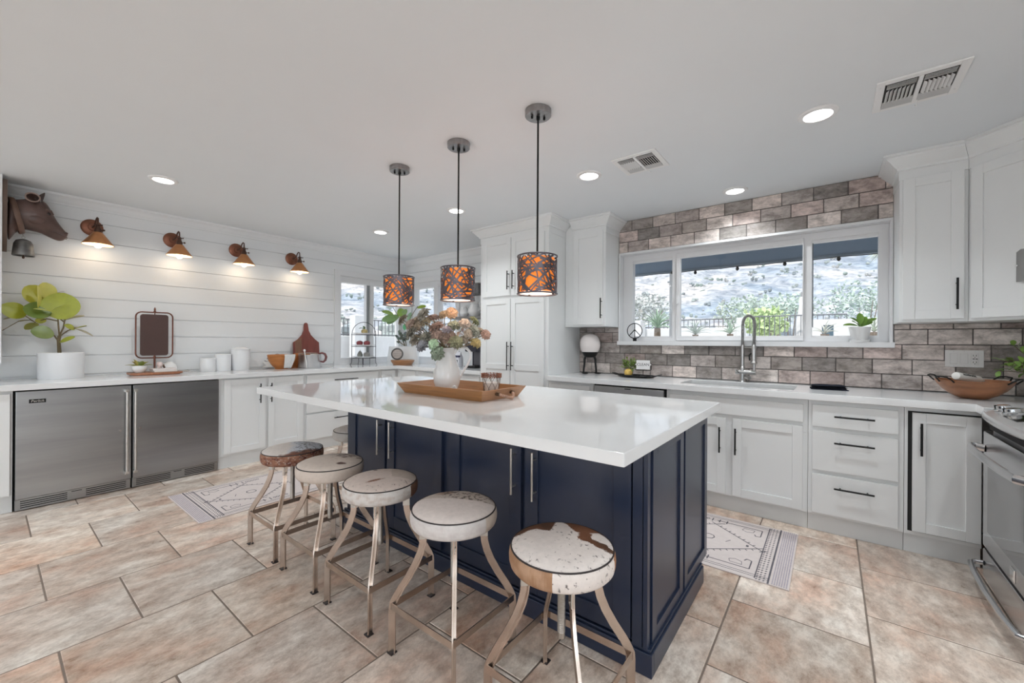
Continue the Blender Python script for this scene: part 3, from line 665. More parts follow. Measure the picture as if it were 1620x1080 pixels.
# run under the sink window
t = base_unit('base_cabinet', 'white base cabinet between the tall pantry and the dishwasher', 'cabinet', -2.188, -1.70)
door(t, M_B, -2.15, -1.735, 0.70, 0.845, CAB, ((-2.03, 0.775), (-1.85, 0.775)), name='drawer', flat=True); door(t, M_B, -2.15, -1.735, 0.13, 0.675, CAB, ((-1.775, 0.44), (-1.775, 0.625)))
t = base_unit('base_cabinet', 'white sink base cabinet with a plain false front over two shaker doors', 'cabinet', -1.05, -0.118, sink=True)
door(t, M_B, -1.022, -0.143, 0.72, 0.840, CAB, name='false_front', flat=True)
door(t, M_B, -1.022, -0.614, 0.128, 0.692, CAB, ((-0.651, 0.436), (-0.651, 0.625))); door(t, M_B, -0.568, -0.146, 0.128, 0.692, CAB, ((-0.546, 0.436), (-0.546, 0.627)))
t = base_unit('drawer_cabinet', 'white cabinet of three plain drawers with black bar handles under the dark towel', 'cabinet', -0.118, 0.352)
for a, b, h in ((0.702, 0.846, 0.779), (0.417, 0.676, 0.609), (0.132, 0.390, 0.317)): door(t, M_B, -0.095, 0.326, a, b, CAB, ((0.020, h), (0.217, h)), name='drawer', flat=True)
t = base_unit('corner_cabinet', 'white corner base cabinet with a dark gap round its door beside the range', 'cabinet', 0.352, 0.668)
part('gap', MB().box(0.368, 0.664, 0.0005, 0.003, 0.136, 0.851, 0, M_B), VOID, t, smooth=0)
door(t, M_B, 0.386, 0.662, 0.142, 0.843, CAB, ((0.4215, 0.597), (0.4215, 0.787)))
# dishwasher
t = thing('dishwasher', 'stainless dishwasher front just right of the tall pantry, under the counter', 'dishwasher', (-1.375, 3.7, 0))
part('body', MB().box(-1.697, -1.053, 3.415, 4.0, 0.10, 0.874), VOID, t, smooth=0); part('toe_board', MB().box(-1.695, -1.055, 3.427, 3.445, 0.0, 0.10), VOID, t, smooth=0)
part('door', MB().box(-1.688, -1.068, 3.385, 3.414, 0.115, 0.860, 0.004), mat('satin_steel', (0.55, 0.55, 0.55), 0.42, 0.9, var=0.05), t)
part('control_strip', MB().box(-1.40, -1.345, 3.3835, 3.386, 0.845, 0.853), BLACK, t)
# counters
def counter(name, label, polys, hole=None, z=CZ, th=0.044):
    mb = MB()
    for r in polys: mb.box(r[0], r[1], r[2], r[3], z-th, z, 0.003)
    return mb
ct = MB()
SK = (-0.985, -0.205, 3.515, 3.905)
bmq = bmesh.new()
def slab_poly(outer, holes, z0, z1, bev=0.003):
    # extruded outline with rectangular holes, eased edges
    bm = bmesh.new()
    xs = sorted({p[0] for p in outer} | {h for r in holes for h in r[:2]}); ys = sorted({p[1] for p in outer} | {h for r in holes for h in r[2:]})
    def inside(x, y):
        c = False; n = len(outer)
        for i in range(n):
            (x0, y0), (x1, y1) = outer[i], outer[(i+1) % n]
            if (y0 > y) != (y1 > y) and x < (x1-x0)*(y-y0)/(y1-y0)+x0: c = not c
        return c and not any(r[0] < x < r[1] and r[2] < y < r[3] for r in holes)
    V = {}
    def v(i, j):
        if (i, j) not in V: V[i, j] = bm.verts.new((xs[i], ys[j], z1))
        return V[i, j]
    fs = [bm.faces.new((v(i, j), v(i+1, j), v(i+1, j+1), v(i, j+1))) for i in range(len(xs)-1) for j in range(len(ys)-1) if inside((xs[i]+xs[i+1])/2, (ys[j]+ys[j+1])/2)]
    r = bmesh.ops.extrude_face_region(bm, geom=fs)
    bmesh.ops.translate(bm, verts=[e for e in r['geom'] if isinstance(e, bmesh.types.BMVert)], vec=(0, 0, z0-z1))
    bmesh.ops.recalc_face_normals(bm, faces=bm.faces[:])
    bmesh.ops.dissolve_limit(bm, angle_limit=0.01, verts=bm.verts[:], edges=bm.edges[:])
    ed = [e for e in bm.edges if len(e.link_faces) == 2 and e.calc_face_angle(0) > 0.5]
    bmesh.ops.bevel(bm, geom=ed, offset=bev, segments=2, affect='EDGES', profile=0.5)
    bm.verts.index_update(); m = MB(); m.add([x.co.copy() for x in bm.verts], [[x.index for x in f.verts] for f in bm.faces]); bm.free(); m.bev = True; return m
solo('countertop', slab_poly([(-2.187, 3.355), (0.635, 3.355), (0.635, 3.225), (1.298, 3.225), (1.298, 4.032), (-2.187, 4.032)], [SK], CZ-0.044, CZ),
     QUARTZ, 'long white quartz countertop with the sink under the wide window', 'countertop', (-0.5, 3.7, CZ))
solo('countertop', slab_poly([(-5.235, -1.4), (-4.60, -1.4), (-4.60, 3.40), (-3.092, 3.40), (-3.092, 4.048), (-5.235, 4.048)], [], CZ-0.044, CZ),
     QUARTZ, 'L-shaped white quartz countertop along the shiplap wall and under the corner windows', 'countertop', (-4.9, 1.5, CZ))
# sink
t = thing('kitchen_sink', 'stainless undermount sink set in the counter below the faucet', 'sink', (-0.595, 3.71, CZ-0.25))
b = MB(); x0, x1, y0, y1 = SK; zb = CZ-0.25; zt = CZ-0.045; w = 0.012
b.box(x0-w, x1+w, y0-w, y1+w, zb-w, zb, 0.002); b.box(x0-w, x0, y0-w, y1+w, zb, zt); b.box(x1, x1+w, y0-w, y1+w, zb, zt); b.box(x0, x1, y0-w, y0, zb, zt); b.box(x0, x1, y1, y1+w, zb, zt)
part('basin', b, STEEL, t); part('drain', MB().lathe([(0.0, zb+0.001), (0.045, zb+0.001), (0.045, zb+0.004), (0.03, zb+0.003), (0.0, zb+0.002)], (-0.595, 3.72, 0), 20), CHROME, t)
# run along the shiplap wall
FX = -4.645; M_L = MX(FX)
t = base_unit('base_cabinet', 'white base cabinet left of the steel fridges at the edge of the picture', 'cabinet', -1.40, 0.132, M_L, 0.585, toe=0.01)
door(t, M_L, -0.60, 0.118, 0.128, 0.855, CAB); door(t, M_L, -1.38, -0.62, 0.128, 0.855, CAB)
t = base_unit('base_cabinet', 'white two-door base cabinet right of the steel fridges', 'cabinet', 1.388, 2.20, M_L, 0.585, toe=0.01)
h0, h1 = onx(413, 606.5, -4.59), onx(413, 637, -4.59); door(t, M_L, 1.428, 1.800, 0.140, 0.862, CAB, ((h0.y, h0.z), (h0.y, h1.z)))
h0, h1 = onx(430.4, 605.5, -4.59), onx(430.4, 635.5, -4.59); door(t, M_L, 1.826, 2.180, 0.140, 0.862, CAB, ((h0.y, h0.z), (h0.y, h1.z)))
t = base_unit('drawer_cabinet', 'white wide drawer cabinet by the shiplap wall behind the island', 'cabinet', 2.20, 3.165, M_L, 0.585, toe=0.01)
for a, b, h in ((0.70, 0.858, 0.79), (0.432, 0.684, 0.60), (0.130, 0.414, 0.345)): door(t, M_L, 2.222, 3.14, a, b, CAB, ((2.53, h), (2.83, h)), name='drawer', flat=True)
t = base_unit('corner_cabinet', 'white corner base cabinet under the tiered fruit stand', 'cabinet', 3.165, 4.0, M_L, 0.585, toe=0.01)
door(t, M_L, 3.19, 3.40, 0.130, 0.858, CAB)
M_K = MY(3.445)
t = base_unit('base_cabinet', 'white base cabinet below the white ceramic planter in the corner', 'cabinet', -4.64, -4.22, M_K, 0.59); door(t, M_K, -4.58, -4.245, 0.13, 0.858, CAB)
t = base_unit('drawer_cabinet', 'white drawer cabinet under the back corner window', 'cabinet', -4.22, -3.62, M_K, 0.59)
for a, b in ((0.70, 0.850), (0.432, 0.684), (0.130, 0.414)): door(t, M_K, -4.195, -3.645, a, b, CAB, ((-4.02, (a+b)/2), (-3.82, (a+b)/2)), name='drawer', flat=True)
t = base_unit('drawer_cabinet', 'white drawer cabinet under the coffee maker', 'cabinet', -3.62, -3.092, M_K, 0.59)
for a, b in ((0.70, 0.850), (0.432, 0.684), (0.130, 0.414)): door(t, M_K, -3.595, -3.12, a, b, CAB, ((-3.45, (a+b)/2), (-3.27, (a+b)/2)), name='drawer', flat=True)
# under-counter fridges
def fridge(label, y0, y1, hy, badge):
    yc = (y0+y1)/2; t = thing('undercounter_fridge', label, 'fridge', (-4.93, yc, 0), 0, 'steel undercounter fridges')
    part('body', MB().box(-5.22, -4.655, y0+0.001, y1-0.001, 0.0, 0.874), VOID, t, smooth=0)
    d = part('door', MB().box(-4.654, -4.618, y0+0.006, y1-0.002, 0.088, 0.866, 0.003), STEEL, t)
    g = MB(); g.box(-4.654, -4.632, y0+0.005, y1-0.003, 0.006, 0.084, 0.002); g.cur = 1
    for a, b in ((y0+0.03, yc-0.05), (yc+0.05, y1-0.03)):
        for k in range(4): g.box(-4.633, -4.6312, a, b, 0.020+k*0.015, 0.0265+k*0.015)
    g.box(-4.633, -4.6312, yc-0.028, yc+0.028, 0.068, 0.073)
    part('grille', g, [STEEL, VOID], t, smooth=0)
    h = MB(); h.tube([(-4.566, hy, 0.150), (-4.566, hy, 0.828)], 0.0095, 14)
    for z in (0.142, 0.815): h.box(-4.618, -4.556, hy-0.0135, hy+0.0135, z, z+0.022, 0.003)
    part('handle', h, NICKEL, d)
    l = MB(); s = 0.035 if hy < yc else -0.035; l.cyl((-4.619, hy+s, 0.50), (-4.612, hy+s, 0.50), 0.008, n=14); part('lock', l, CHROME, d)
    if badge:
        b = MB().box(-4.619, -4.616, 0.205, 0.288, 0.778, 0.806, 0.001); bo = part('badge', b, BLACK, d)
        part('lettering', text_mb('Perlick', 0.024, frame_M((-4.6158, 0.2465, 0.792), (0, 1, 0), (0, 0, 1)), 0.0003, shear=0.2), NICKEL, d, smooth=0)
fridge('left steel undercounter fridge with a small black badge on its door', 0.137, 0.763, 0.728, True)
fridge('right steel undercounter fridge without a badge, beside the white base cabinet', 0.766, 1.384, 0.780, False)
# tall pantry
t = thing('pantry_cabinet', 'tall white pantry cabinet with four shaker doors and crown', 'cabinet', (-2.64, 3.72, 0))
part('body', MB().box(-3.09, -2.19, 3.405, 4.045, 0.115, ZC-0.002, 0.002), CAB, t); part('toe_board', MB().box(-3.09, -2.19, 3.427, 3.445, 0, 0.114), TOEW, t)
Mp = M_B
def dh(px, ya, yb): a, b = ony(px, ya, 3.351), ony(px, yb, 3.351); return ((a.x, b.z), (a.x, a.z))
door(t, Mp, -3.045, -2.655, 1.735, 2.345, CAB, dh(802, 428, 457.5)); door(t, Mp, -2.648, -2.235, 1.735, 2.345, CAB, dh(810, 427, 456.5))
door(t, Mp, -3.045, -2.655, 0.13, 1.705, CAB, dh(801.6, 540.5, 585.5), mid=0.985); door(t, Mp, -2.648, -2.235, 0.13, 1.705, CAB, dh(808, 540.5, 585.5), mid=0.985)
part('crown', crown([(-3.09, 4.045), (-3.09, 3.405), (-2.19, 3.405), (-2.19, 3.718)]), CAB, t)
# wall cabinets
t = thing('wall_cabinet', 'white wall cabinet above the egg lamp, left of the sink window', 'cabinet', (-1.96, 3.88, 1.40))
part('body', MB().box(-2.187, -1.737, 3.72, 4.048, 1.405, ZC-0.002, 0.002), CAB, t)
Mu = MY(3.72); a, b = ony(950, 471, 3.67), ony(950, 503, 3.67)
door(t, Mu, -2.085, -1.762, 1.425, 2.352, CAB, ((a.x, b.z), (a.x, a.z))); part('crown', crown([(-2.104, 3.72), (-1.737, 3.72), (-1.737, 4.045)]), CAB, t)
t = thing('wall_cabinet', 'white wall cabinet right of the sink window above the switch plate', 'cabinet', (0.51, 3.88, 1.39))
part('body', MB().box(0.356, 0.668, 3.72, 4.048, 1.392, ZC-0.002, 0.002), CAB, t)
a, b = ony(1515, 439, 3.67), ony(1515, 489, 3.67); door(t, Mu, 0.372, 0.648, 1.410, 2.330, CAB, ((a.x, b.z), (a.x, a.z)))
part('crown', crown([(0.356, 4.045), (0.356, 3.72), (0.668, 3.72)], nxt=(1.0, 3.388)), CAB, t)
t = thing('corner_wall_cabinet', 'white diagonal corner wall cabinet at the right edge', 'cabinet', (1.0, 3.75, 1.39))
part('body', MB().prism([(0.6695, 3.72), (1.0, 3.3895), (1.298, 3.3895), (1.298, 4.048), (0.6695, 4.048)], 1.392, ZC-0.002, lambda u, v, h: (u, v, h)), CAB, t, smooth=0)
s2 = math.sqrt(0.5); Md = Matrix(((s2, -s2, 0, 0.6695), (-s2, -s2, 0, 3.72), (0, 0, 1, 0), (0, 0, 0, 1)))
d = door(t, Md, 0.022, 0.445, 1.410, 2.330, CAB); part('crown', crown([(0.6695, 3.72), (1.0, 3.3895), (1.298, 3.3895)], prev=(0.356, 3.72)), CAB, t)
p = MB(); p.prism([(0.232, 1.60), (0.30, 1.60), (0.30, 1.78), (0.25, 1.78), (0.232, 1.765)], 0.0205, 0.0235, lambda u, v, h: Md @ Vector((u, h, v)))
part('hook_plate', p, mat('grey_plate', (0.30, 0.30, 0.30), 0.35, 0.8, var=0.05), d, smooth=0); part('screw', MB().ball(Md @ Vector((0.236, 0.0255, 1.69)), 0.007, 10), CHROME, d)
# ------------------------------------------------------------------ island
t = thing('kitchen_island', 'navy blue island cabinet with four stool-side doors under the white top', 'kitchen island', (-1.58, 1.98, 0))
part('body', MB().box(-2.63, -0.552, 1.545, 2.415, 0.075, 0.8755, 0.002).box(-2.60, -0.60, 1.56, 2.35, 0.0, 0.08), NAVY, t)
m = MB(); m.box(-2.645, -0.517, 1.522, 1.545, 0.0, 0.088, 0.004); m.box(-2.645, -0.525, 1.53, 1.545, 0.088, 0.10, 0.003)
m.box(-0.552, -0.517, 1.545, 2.31, 0.0, 0.088, 0.004); m.box(-0.552, -0.525, 1.545, 2.31, 0.088, 0.10, 0.003); m.box(-2.645, -2.63, 1.545, 2.35, 0, 0.088, 0.003)
part('base_moulding', m, NAVY, t)
m = MB(); m.box(-0.596, -0.556, 1.524, 1.546, 0.10, 0.8755, 0.003); m.box(-0.553, -0.536, 1.522, 1.547, 0.10, 0.8755, 0.002); m.box(-0.553, -0.538, 1.552, 1.562, 0.10, 0.8755, 0.003); part('corner_post', m, NAVY, t)
Mi = MY(1.545)
def ih(px, ya, yb): a, b = ony(px, ya, 1.493), ony(px, yb, 1.493); return ((a.x, b.z), (a.x, a.z))
for u0, u1, h in ((-2.575, -2.176, (597, 664, 719)), (-2.155, -1.664, (615.5, 668, 725)), (-1.600, -1.128, (809, 709, 782)), (-1.106, -0.602, (842, 716, 793))):
    door(t, Mi, u0, u1, 0.115, 0.862, NAVY, ih(*h), NICKEL, fw=0.072)
Me = MX(-0.552)
door(t, Me, 1.570, 1.982, 0.092, 0.866, NAVY, name='end_panel', fw=0.052); door(t, Me, 2.008, 2.438, 0.092, 0.866, NAVY, name='end_panel', fw=0.052)
part('end_gap', MB().box(-0.5515, -0.548, 1.982, 2.008, 0.10, 0.872), VOID, t, smooth=0)
solo('island_countertop', slab_poly([(-3.165, 1.17), (-0.483, 1.17), (-0.483, 2.515), (-3.165, 2.515)], [], CZ-0.044, CZ, 0.004), QUARTZ, 'large white quartz island top overhanging the navy island', 'countertop', (-1.8, 1.84, CZ))
# ------------------------------------------------------------------ range
t = thing('range', 'stainless slide-in range at the right edge beside the wooden bowl', 'range', (0.97, 2.83, 0))
part('body', MB().box(0.668, 1.28, 2.458, 3.212, 0.03, 0.90, 0.004), mat('range_side', (0.50, 0.50, 0.51), 0.35, 0.6, var=0.05), t)
part('foot', MB().cyl((0.72, 2.52, 0), (0.72, 2.52, 0.03), 0.02), BLACK, t); part('foot', MB().cyl((0.72, 3.15, 0), (0.72, 3.15, 0.03), 0.02), BLACK, t)
SST = mat('range_steel', (0.60, 0.60, 0.61), 0.22, 1.0, var=0.05, vscale=4, stretch=(1, 0.5, 10))
d = part('oven_door', MB().box(0.632, 0.668, 2.462, 3.208, 0.205, 0.800, 0.006), SST, t)
part('window', MB().box(0.6295, 0.634, 2.55, 3.12, 0.30, 0.665, 0.012), mat('oven_glass', (0.22, 0.22, 0.225), 0.04, 0.3, spec=1.0, var=0.02), d)
part('handle', MB().tube([(0.632, 3.17, 0.715), (0.60, 3.185, 0.718), (0.578, 3.17, 0.720), (0.566, 3.05, 0.722), (0.560, 2.83, 0.723), (0.566, 2.61, 0.722), (0.578, 2.50, 0.720), (0.60, 2.485, 0.718), (0.632, 2.50, 0.715)], 0.013, 12, flat=(1.5, 0.8)), SST, d)
d = part('drawer', MB().box(0.632, 0.668, 2.462, 3.208, 0.045, 0.190, 0.006), SST, t)
part('handle', MB().tube([(0.632, 3.18, 0.120), (0.605, 3.195, 0.115), (0.585, 3.18, 0.112), (0.572, 3.05, 0.112), (0.566, 2.83, 0.112), (0.572, 2.61, 0.112), (0.585, 2.48, 0.112), (0.605, 2.465, 0.115), (0.632, 2.48, 0.120)], 0.012, 12), SST, d)
part('seam', MB().box(0.640, 0.668, 2.466, 3.204, 0.190, 0.205), VOID, t, smooth=0)
p = onx(1603, 912, 0.632); bo = part('badge', MB().box(0.6275, 0.632, p.y-0.028, p.y+0.028, 0.222, 0.278, 0.002).box(0.6262, 0.6276, p.y-0.021, p.y+0.021, 0.229, 0.271), CHROME, t)
part('vent', MB().box(0.646, 0.668, 2.49, 3.17, 0.818, 0.840), VOID, t, smooth=0)
# cooktop: bowed front rail, sloped control shelf, black glass
bow = lambda y: 0.628-0.030*(1-((y-2.835)/0.385)**2)
CT = mat('range_top_steel', (0.70, 0.70, 0.70), 0.25, 0.7, var=0.03)
rings = []
for i in range(25):
    y = 2.452+i*(0.766/24); b0 = bow(y); rings.append([(0.70, y, 0.862), (b0+0.012, y, 0.862), (b0+0.001, y, 0.872), (b0, y, 0.888), (b0+0.006, y, 0.902), (b0+0.020, y, 0.910), (0.745, y, 0.930), (0.75, y, 0.922)])
part('front_rail', MB().loft(rings), CT, t)
part('cooktop', MB().box(0.745, 1.285, 2.452, 3.218, 0.905, 0.931, 0.004), CT, t)
part('glass_top', MB().box(0.765, 1.27, 2.475, 3.195, 0.929, 0.934, 0.003), mat('black_ceramic_glass', (0.010, 0.010, 0.009), 0.05, var=0.02, spec=0.8), t)
for y in (3.13, 3.00, 2.70, 2.56):
    k = Matrix.Translation((0.685, y, 0.921)) @ Matrix.Rotation(R(-9), 4, 'Y'); ko = part('knob', MB().lathe([(0, 0), (0.034, 0), (0.034, 0.006), (0.027, 0.012), (0.026, 0.024), (0.022, 0.027), (0, 0.027)], (0, 0, 0), 26, k), CHROME, t)
    part('pointer', MB().box(-0.029, -0.022, -0.004, 0.004, 0.010, 0.0285, 0.001, k), BLACK, ko)
part('display', MB().prism([(-0.06, -0.09), (0.02, -0.09), (0.02, 0.09), (-0.06, 0.09)], 0.0, 0.002, lambda u, v, h: (0.70+u, 2.85+v, 0.9235+u*0.155+h)), mat('black_ceramic_glass'), t, smooth=0)

# ------------------------------------------------------------------ ceiling lights, vents, pendants, sconces
TRIMW = mat('white_trim_ring', (0.82, 0.82, 0.82), 0.4, var=0.01)
CAN = [(-4.09, 0.85, 'recessed ceiling light above the left wall sconces'), (-4.05, 2.765, 'recessed ceiling light nearest the room corner'), (-2.805, 2.74, 'recessed ceiling light behind the middle pendant'),
       (-1.424, 2.756, 'recessed ceiling light beside the smaller-looking vent'), (-0.62, 3.74, 'recessed ceiling light in front of the sink window'), (-0.06, 2.76, 'recessed ceiling light beside the vent near the diagonal cabinet')]
for i, (x, y, lb) in enumerate(CAN+[(0.75, 1.55, ''), (0.75, 0.2, ''), (-0.7, -0.7, ''), (-2.8, -0.9, ''), (-4.1, -1.0, ''), (-1.6, -2.6, ''), (1.6, -1.6, '')]):  # unlabelled entries: unseen downlights added to brighten the floor and low cabinets
    if lb:
        t = thing('recessed_light', lb, 'ceiling light', (x, y, ZC), 0, 'recessed ceiling lights')
        part('trim_ring', MB().lathe([(0.062, ZC-0.002), (0.066, ZC-0.012), (0.086, ZC-0.009), (0.092, ZC-0.003), (0.092, ZC-0.0002), (0.062, ZC-0.0002)], (x, y, 0), 36), TRIMW, t)
        part('lens', MB().lathe([(0, ZC-0.0045), (0.0635, ZC-0.0045), (0.0635, ZC-0.0003), (0, ZC-0.0003)], (x, y, 0), 32), CANLIT, t)
    else: part('added_downlight_lens', MB().lathe([(0, ZC-0.0045), (0.0635, ZC-0.0045), (0.0635, ZC-0.0003), (0, ZC-0.0003)], (x, y, 0), 32), CANLIT, CEILING)
    lamp('downlight', 'AREA', (x, y, ZC-0.014), 4.2, (0.92, 0.975, 1.0), shape='DISK', size=0.12, spread=R(125))
VENTG = mat('vent_shadow', (0.05, 0.05, 0.05), 0.9, var=0.1)
def vent(x0, x1, y0, y1, label):
    xc, yc = (x0+x1)/2, (y0+y1)/2; t = thing('ceiling_vent', label, 'vent', (xc, yc, ZC))
    f = MB()
    for r in rects_minus((x0, x1, y0, y1), [(x0+0.033, x1-0.033, y0+0.033, y1-0.033)]): f.box(r[0], r[1], r[2], r[3], ZC-0.009, ZC-0.0002, 0.002)
    for sx, sy in ((x0+0.016, y0+0.05), (x1-0.016, y1-0.05)): f.cyl((sx, sy, ZC-0.011), (sx, sy, ZC-0.008), 0.004, n=8)
    part('frame', f, TRIMW, t); part('duct', MB().box(x0+0.03, x1-0.03, y0+0.03, y1-0.03, ZC-0.003, ZC-0.0003), VENTG, t, smooth=0)
    part('divider', MB().box(xc-0.008, xc+0.008, y0+0.03, y1-0.03, ZC-0.014, ZC-0.002, 0.001), TRIMW, t)
    part('plate', MB().box(x0+0.034, x1-0.034, yc+0.055, y1-0.033, ZC-0.012, ZC-0.007, 0.001), mat('vent_grey', (0.5, 0.5, 0.5), 0.5, var=0.03), t)
    for sd in (-1, 1):
        m = MB()
        for k in range(7):
            x = xc+sd*(0.022+k*0.0148); M = Matrix.Translation((x, yc-0.005, ZC-0.010)) @ Matrix.Rotation(R(42*sd), 4, 'Y'); m.box(-0.0075, 0.0075, -0.055, 0.06, -0.0006, 0.0006, 0, M)
        part('louvre', m, TRIMW, t, smooth=0)
        m = MB()
        for k in range(4):
            M = Matrix.Translation((xc+sd*0.065, y0+0.042+k*0.012, ZC-0.009)) @ Matrix.Rotation(R(40), 4, 'X'); m.box(-0.052, 0.052, -0.005, 0.005, -0.0006, 0.0006, 0, M)
        part('louvre', m, TRIMW, t, smooth=0)
    part('lever', MB().tube([(xc+0.012, y1-0.045, ZC-0.010), (xc+0.012, y1-0.02, ZC-0.022), (xc+0.016, y1+0.012, ZC-0.018), (xc+0.012, y1+0.018, ZC-0.013)], 0.003, 6), TRIMW, t)
vent(-1.192, -0.890, 2.620, 2.918, 'square white ceiling vent beside a recessed light left of centre of the sink window')
vent(0.168, 0.482, 2.602, 2.918, 'square white ceiling vent nearest the wall cabinets on the right')
# pendants
IRONP = mat('pendant_gunmetal', (0.15, 0.135, 0.155), 0.38, 0.85, var=0.25, vscale=25)
AMBER = mat('amber_shade_lining', (0.75, 0.20, 0.03), 0.6, emit=(1.0, 0.26, 0.025), estr=0.42, var=0.3, vscale=9)
DIFF = mat('lit_diffuser', (0.9, 0.8, 0.7), 0.5, emit=(1.0, 0.70, 0.52), estr=1.0, var=0.02)
BRUSH = mat('brushed_canopy', (0.32, 0.31, 0.31), 0.3, 1.0, var=0.15, vscale=6, stretch=(1, 10, 1))
def pendant(x, y, zt, zb, label, seed):
    q = random.Random(seed); t = thing('pendant_light', label, 'pendant light', (x, y, ZC), 0, 'pendant lights over the island')
    part('canopy', MB().lathe([(0, ZC-0.034), (0.066, ZC-0.034), (0.070, ZC-0.031), (0.070, ZC-0.0005), (0, ZC-0.0005)], (x, y, 0), 36), BRUSH, t)
    m = MB(); m.cyl((x, y, ZC-0.05), (x, y, ZC-0.034), 0.010, n=12)
    for a in (0.9, 4.04): m.cyl((x+0.034*math.cos(a), y+0.034*math.sin(a), ZC-0.047), (x+0.034*math.cos(a), y+0.034*math.sin(a), ZC-0.033), 0.006, n=8)
    part('canopy_knob', m, BLACK, t)
    part('stem', MB().cyl((x, y, zt-0.02), (x, y, ZC-0.04), 0.0052, n=10), BLACK, t)
    Rr = 0.106; m = MB(); H = zt-zb
    def P(a, z, r=Rr): return (x+r*math.cos(a), y+r*math.sin(a), z)
    for z in (zt-0.006, zb+0.006): m.tube([P(2*PI*k/48, z) for k in range(48)], 0.0045, 6, closed=True)
    # woven straight-cut metal bands wrapped round the drum
    for k in range(110):
        a0 = 2*PI*((k % 11)+q.uniform(-.1, 1.1))/11; z0 = zb+H*((k//11)+q.uniform(-.1, 1.1))/10; sl = q.uniform(-1.5, 1.5)*(1 if q.random() < .75 else 4); ln = q.uniform(0.13, 0.24); w = q.uniform(0.006, 0.0115)
        da = 1/math.hypot(1, sl)*ln/Rr; dz = sl/math.hypot(1, sl)*ln; n = 10; lay = Rr-0.003+q.uniform(-0.002, 0.003)
        pts = [(a0+da*(i/n-0.5), z0+dz*(i/n-0.5)) for i in range(n+1)]; pts = [(a, z) for a, z in pts if zb+0.004 < z < zt-0.004]
        if len(pts) < 3: continue
        ux, uz = -dz, da*Rr; L_ = math.hypot(ux, uz); ux /= L_; uz /= L_; vs = []
        for a, z in pts:
            for s, r in ((-1, lay), (1, lay), (1, lay+0.0016), (-1, lay+0.0016)): vs.append(P(a+s*ux*w/2/Rr, min(max(z+s*uz*w/2, zb), zt), r))
        fs = []
        for i in range(len(pts)-1):
            for e in range(4): fs.append((i*4+e, i*4+(e+1) % 4, i*4+4+(e+1) % 4, i*4+4+e))
        fs += [(3, 2, 1, 0), tuple(4*(len(pts)-1)+e for e in range(4))]; m.add(vs, fs)
    part('shade', m, IRONP, t, smooth=0)
    part('shade_lining', MB().lathe([(0.092, zb+0.014), (0.092, zt-0.016), (0.090, zt-0.016), (0.090, zb+0.014), (0.092, zb+0.014)], (x, y, 0), 40), AMBER, t)
    part('diffuser', MB().lathe([(0, zb+0.010), (0.098, zb+0.010), (0.098, zb+0.013), (0, zb+0.013)], (x, y, 0), 36), DIFF, t)
    m = MB()
    for k in range(3): a = 0.6+k*2*PI/3; m.cyl(P(a, zb+0.004, 0.085), P(a, zb+0.012, 0.085), 0.006, n=8)
    for k in range(3): a = 0.6+k*2*PI/3; m.tube([(x, y, zt-0.02), P(a, zt-0.014, 0.104)], 0.003, 6)
    m.cyl((x, y, zt-0.035), (x, y, zt-0.012), 0.016, n=12)
    part('spider', m, BLACK, t)
    lamp('pendant_glow', 'POINT', (x, y, zb-0.02), 0.35, (1, 0.80, 0.62), shadow_soft_size=0.06)
    lamp('pendant_uplight', 'POINT', (x, y, zt+0.03), 0.25, (1, 0.80, 0.62), shadow_soft_size=0.05)
pendant(-2.440, 1.820, 1.712, 1.500, 'woven metal pendant with amber lining farthest from the sink window', 1)
pendant(-1.845, 1.820, 1.712, 1.500, 'woven metal pendant with amber lining, middle of three', 2)
pendant(-1.245, 1.820, 1.712, 1.500, 'woven metal pendant with amber lining nearest the sink window', 3)
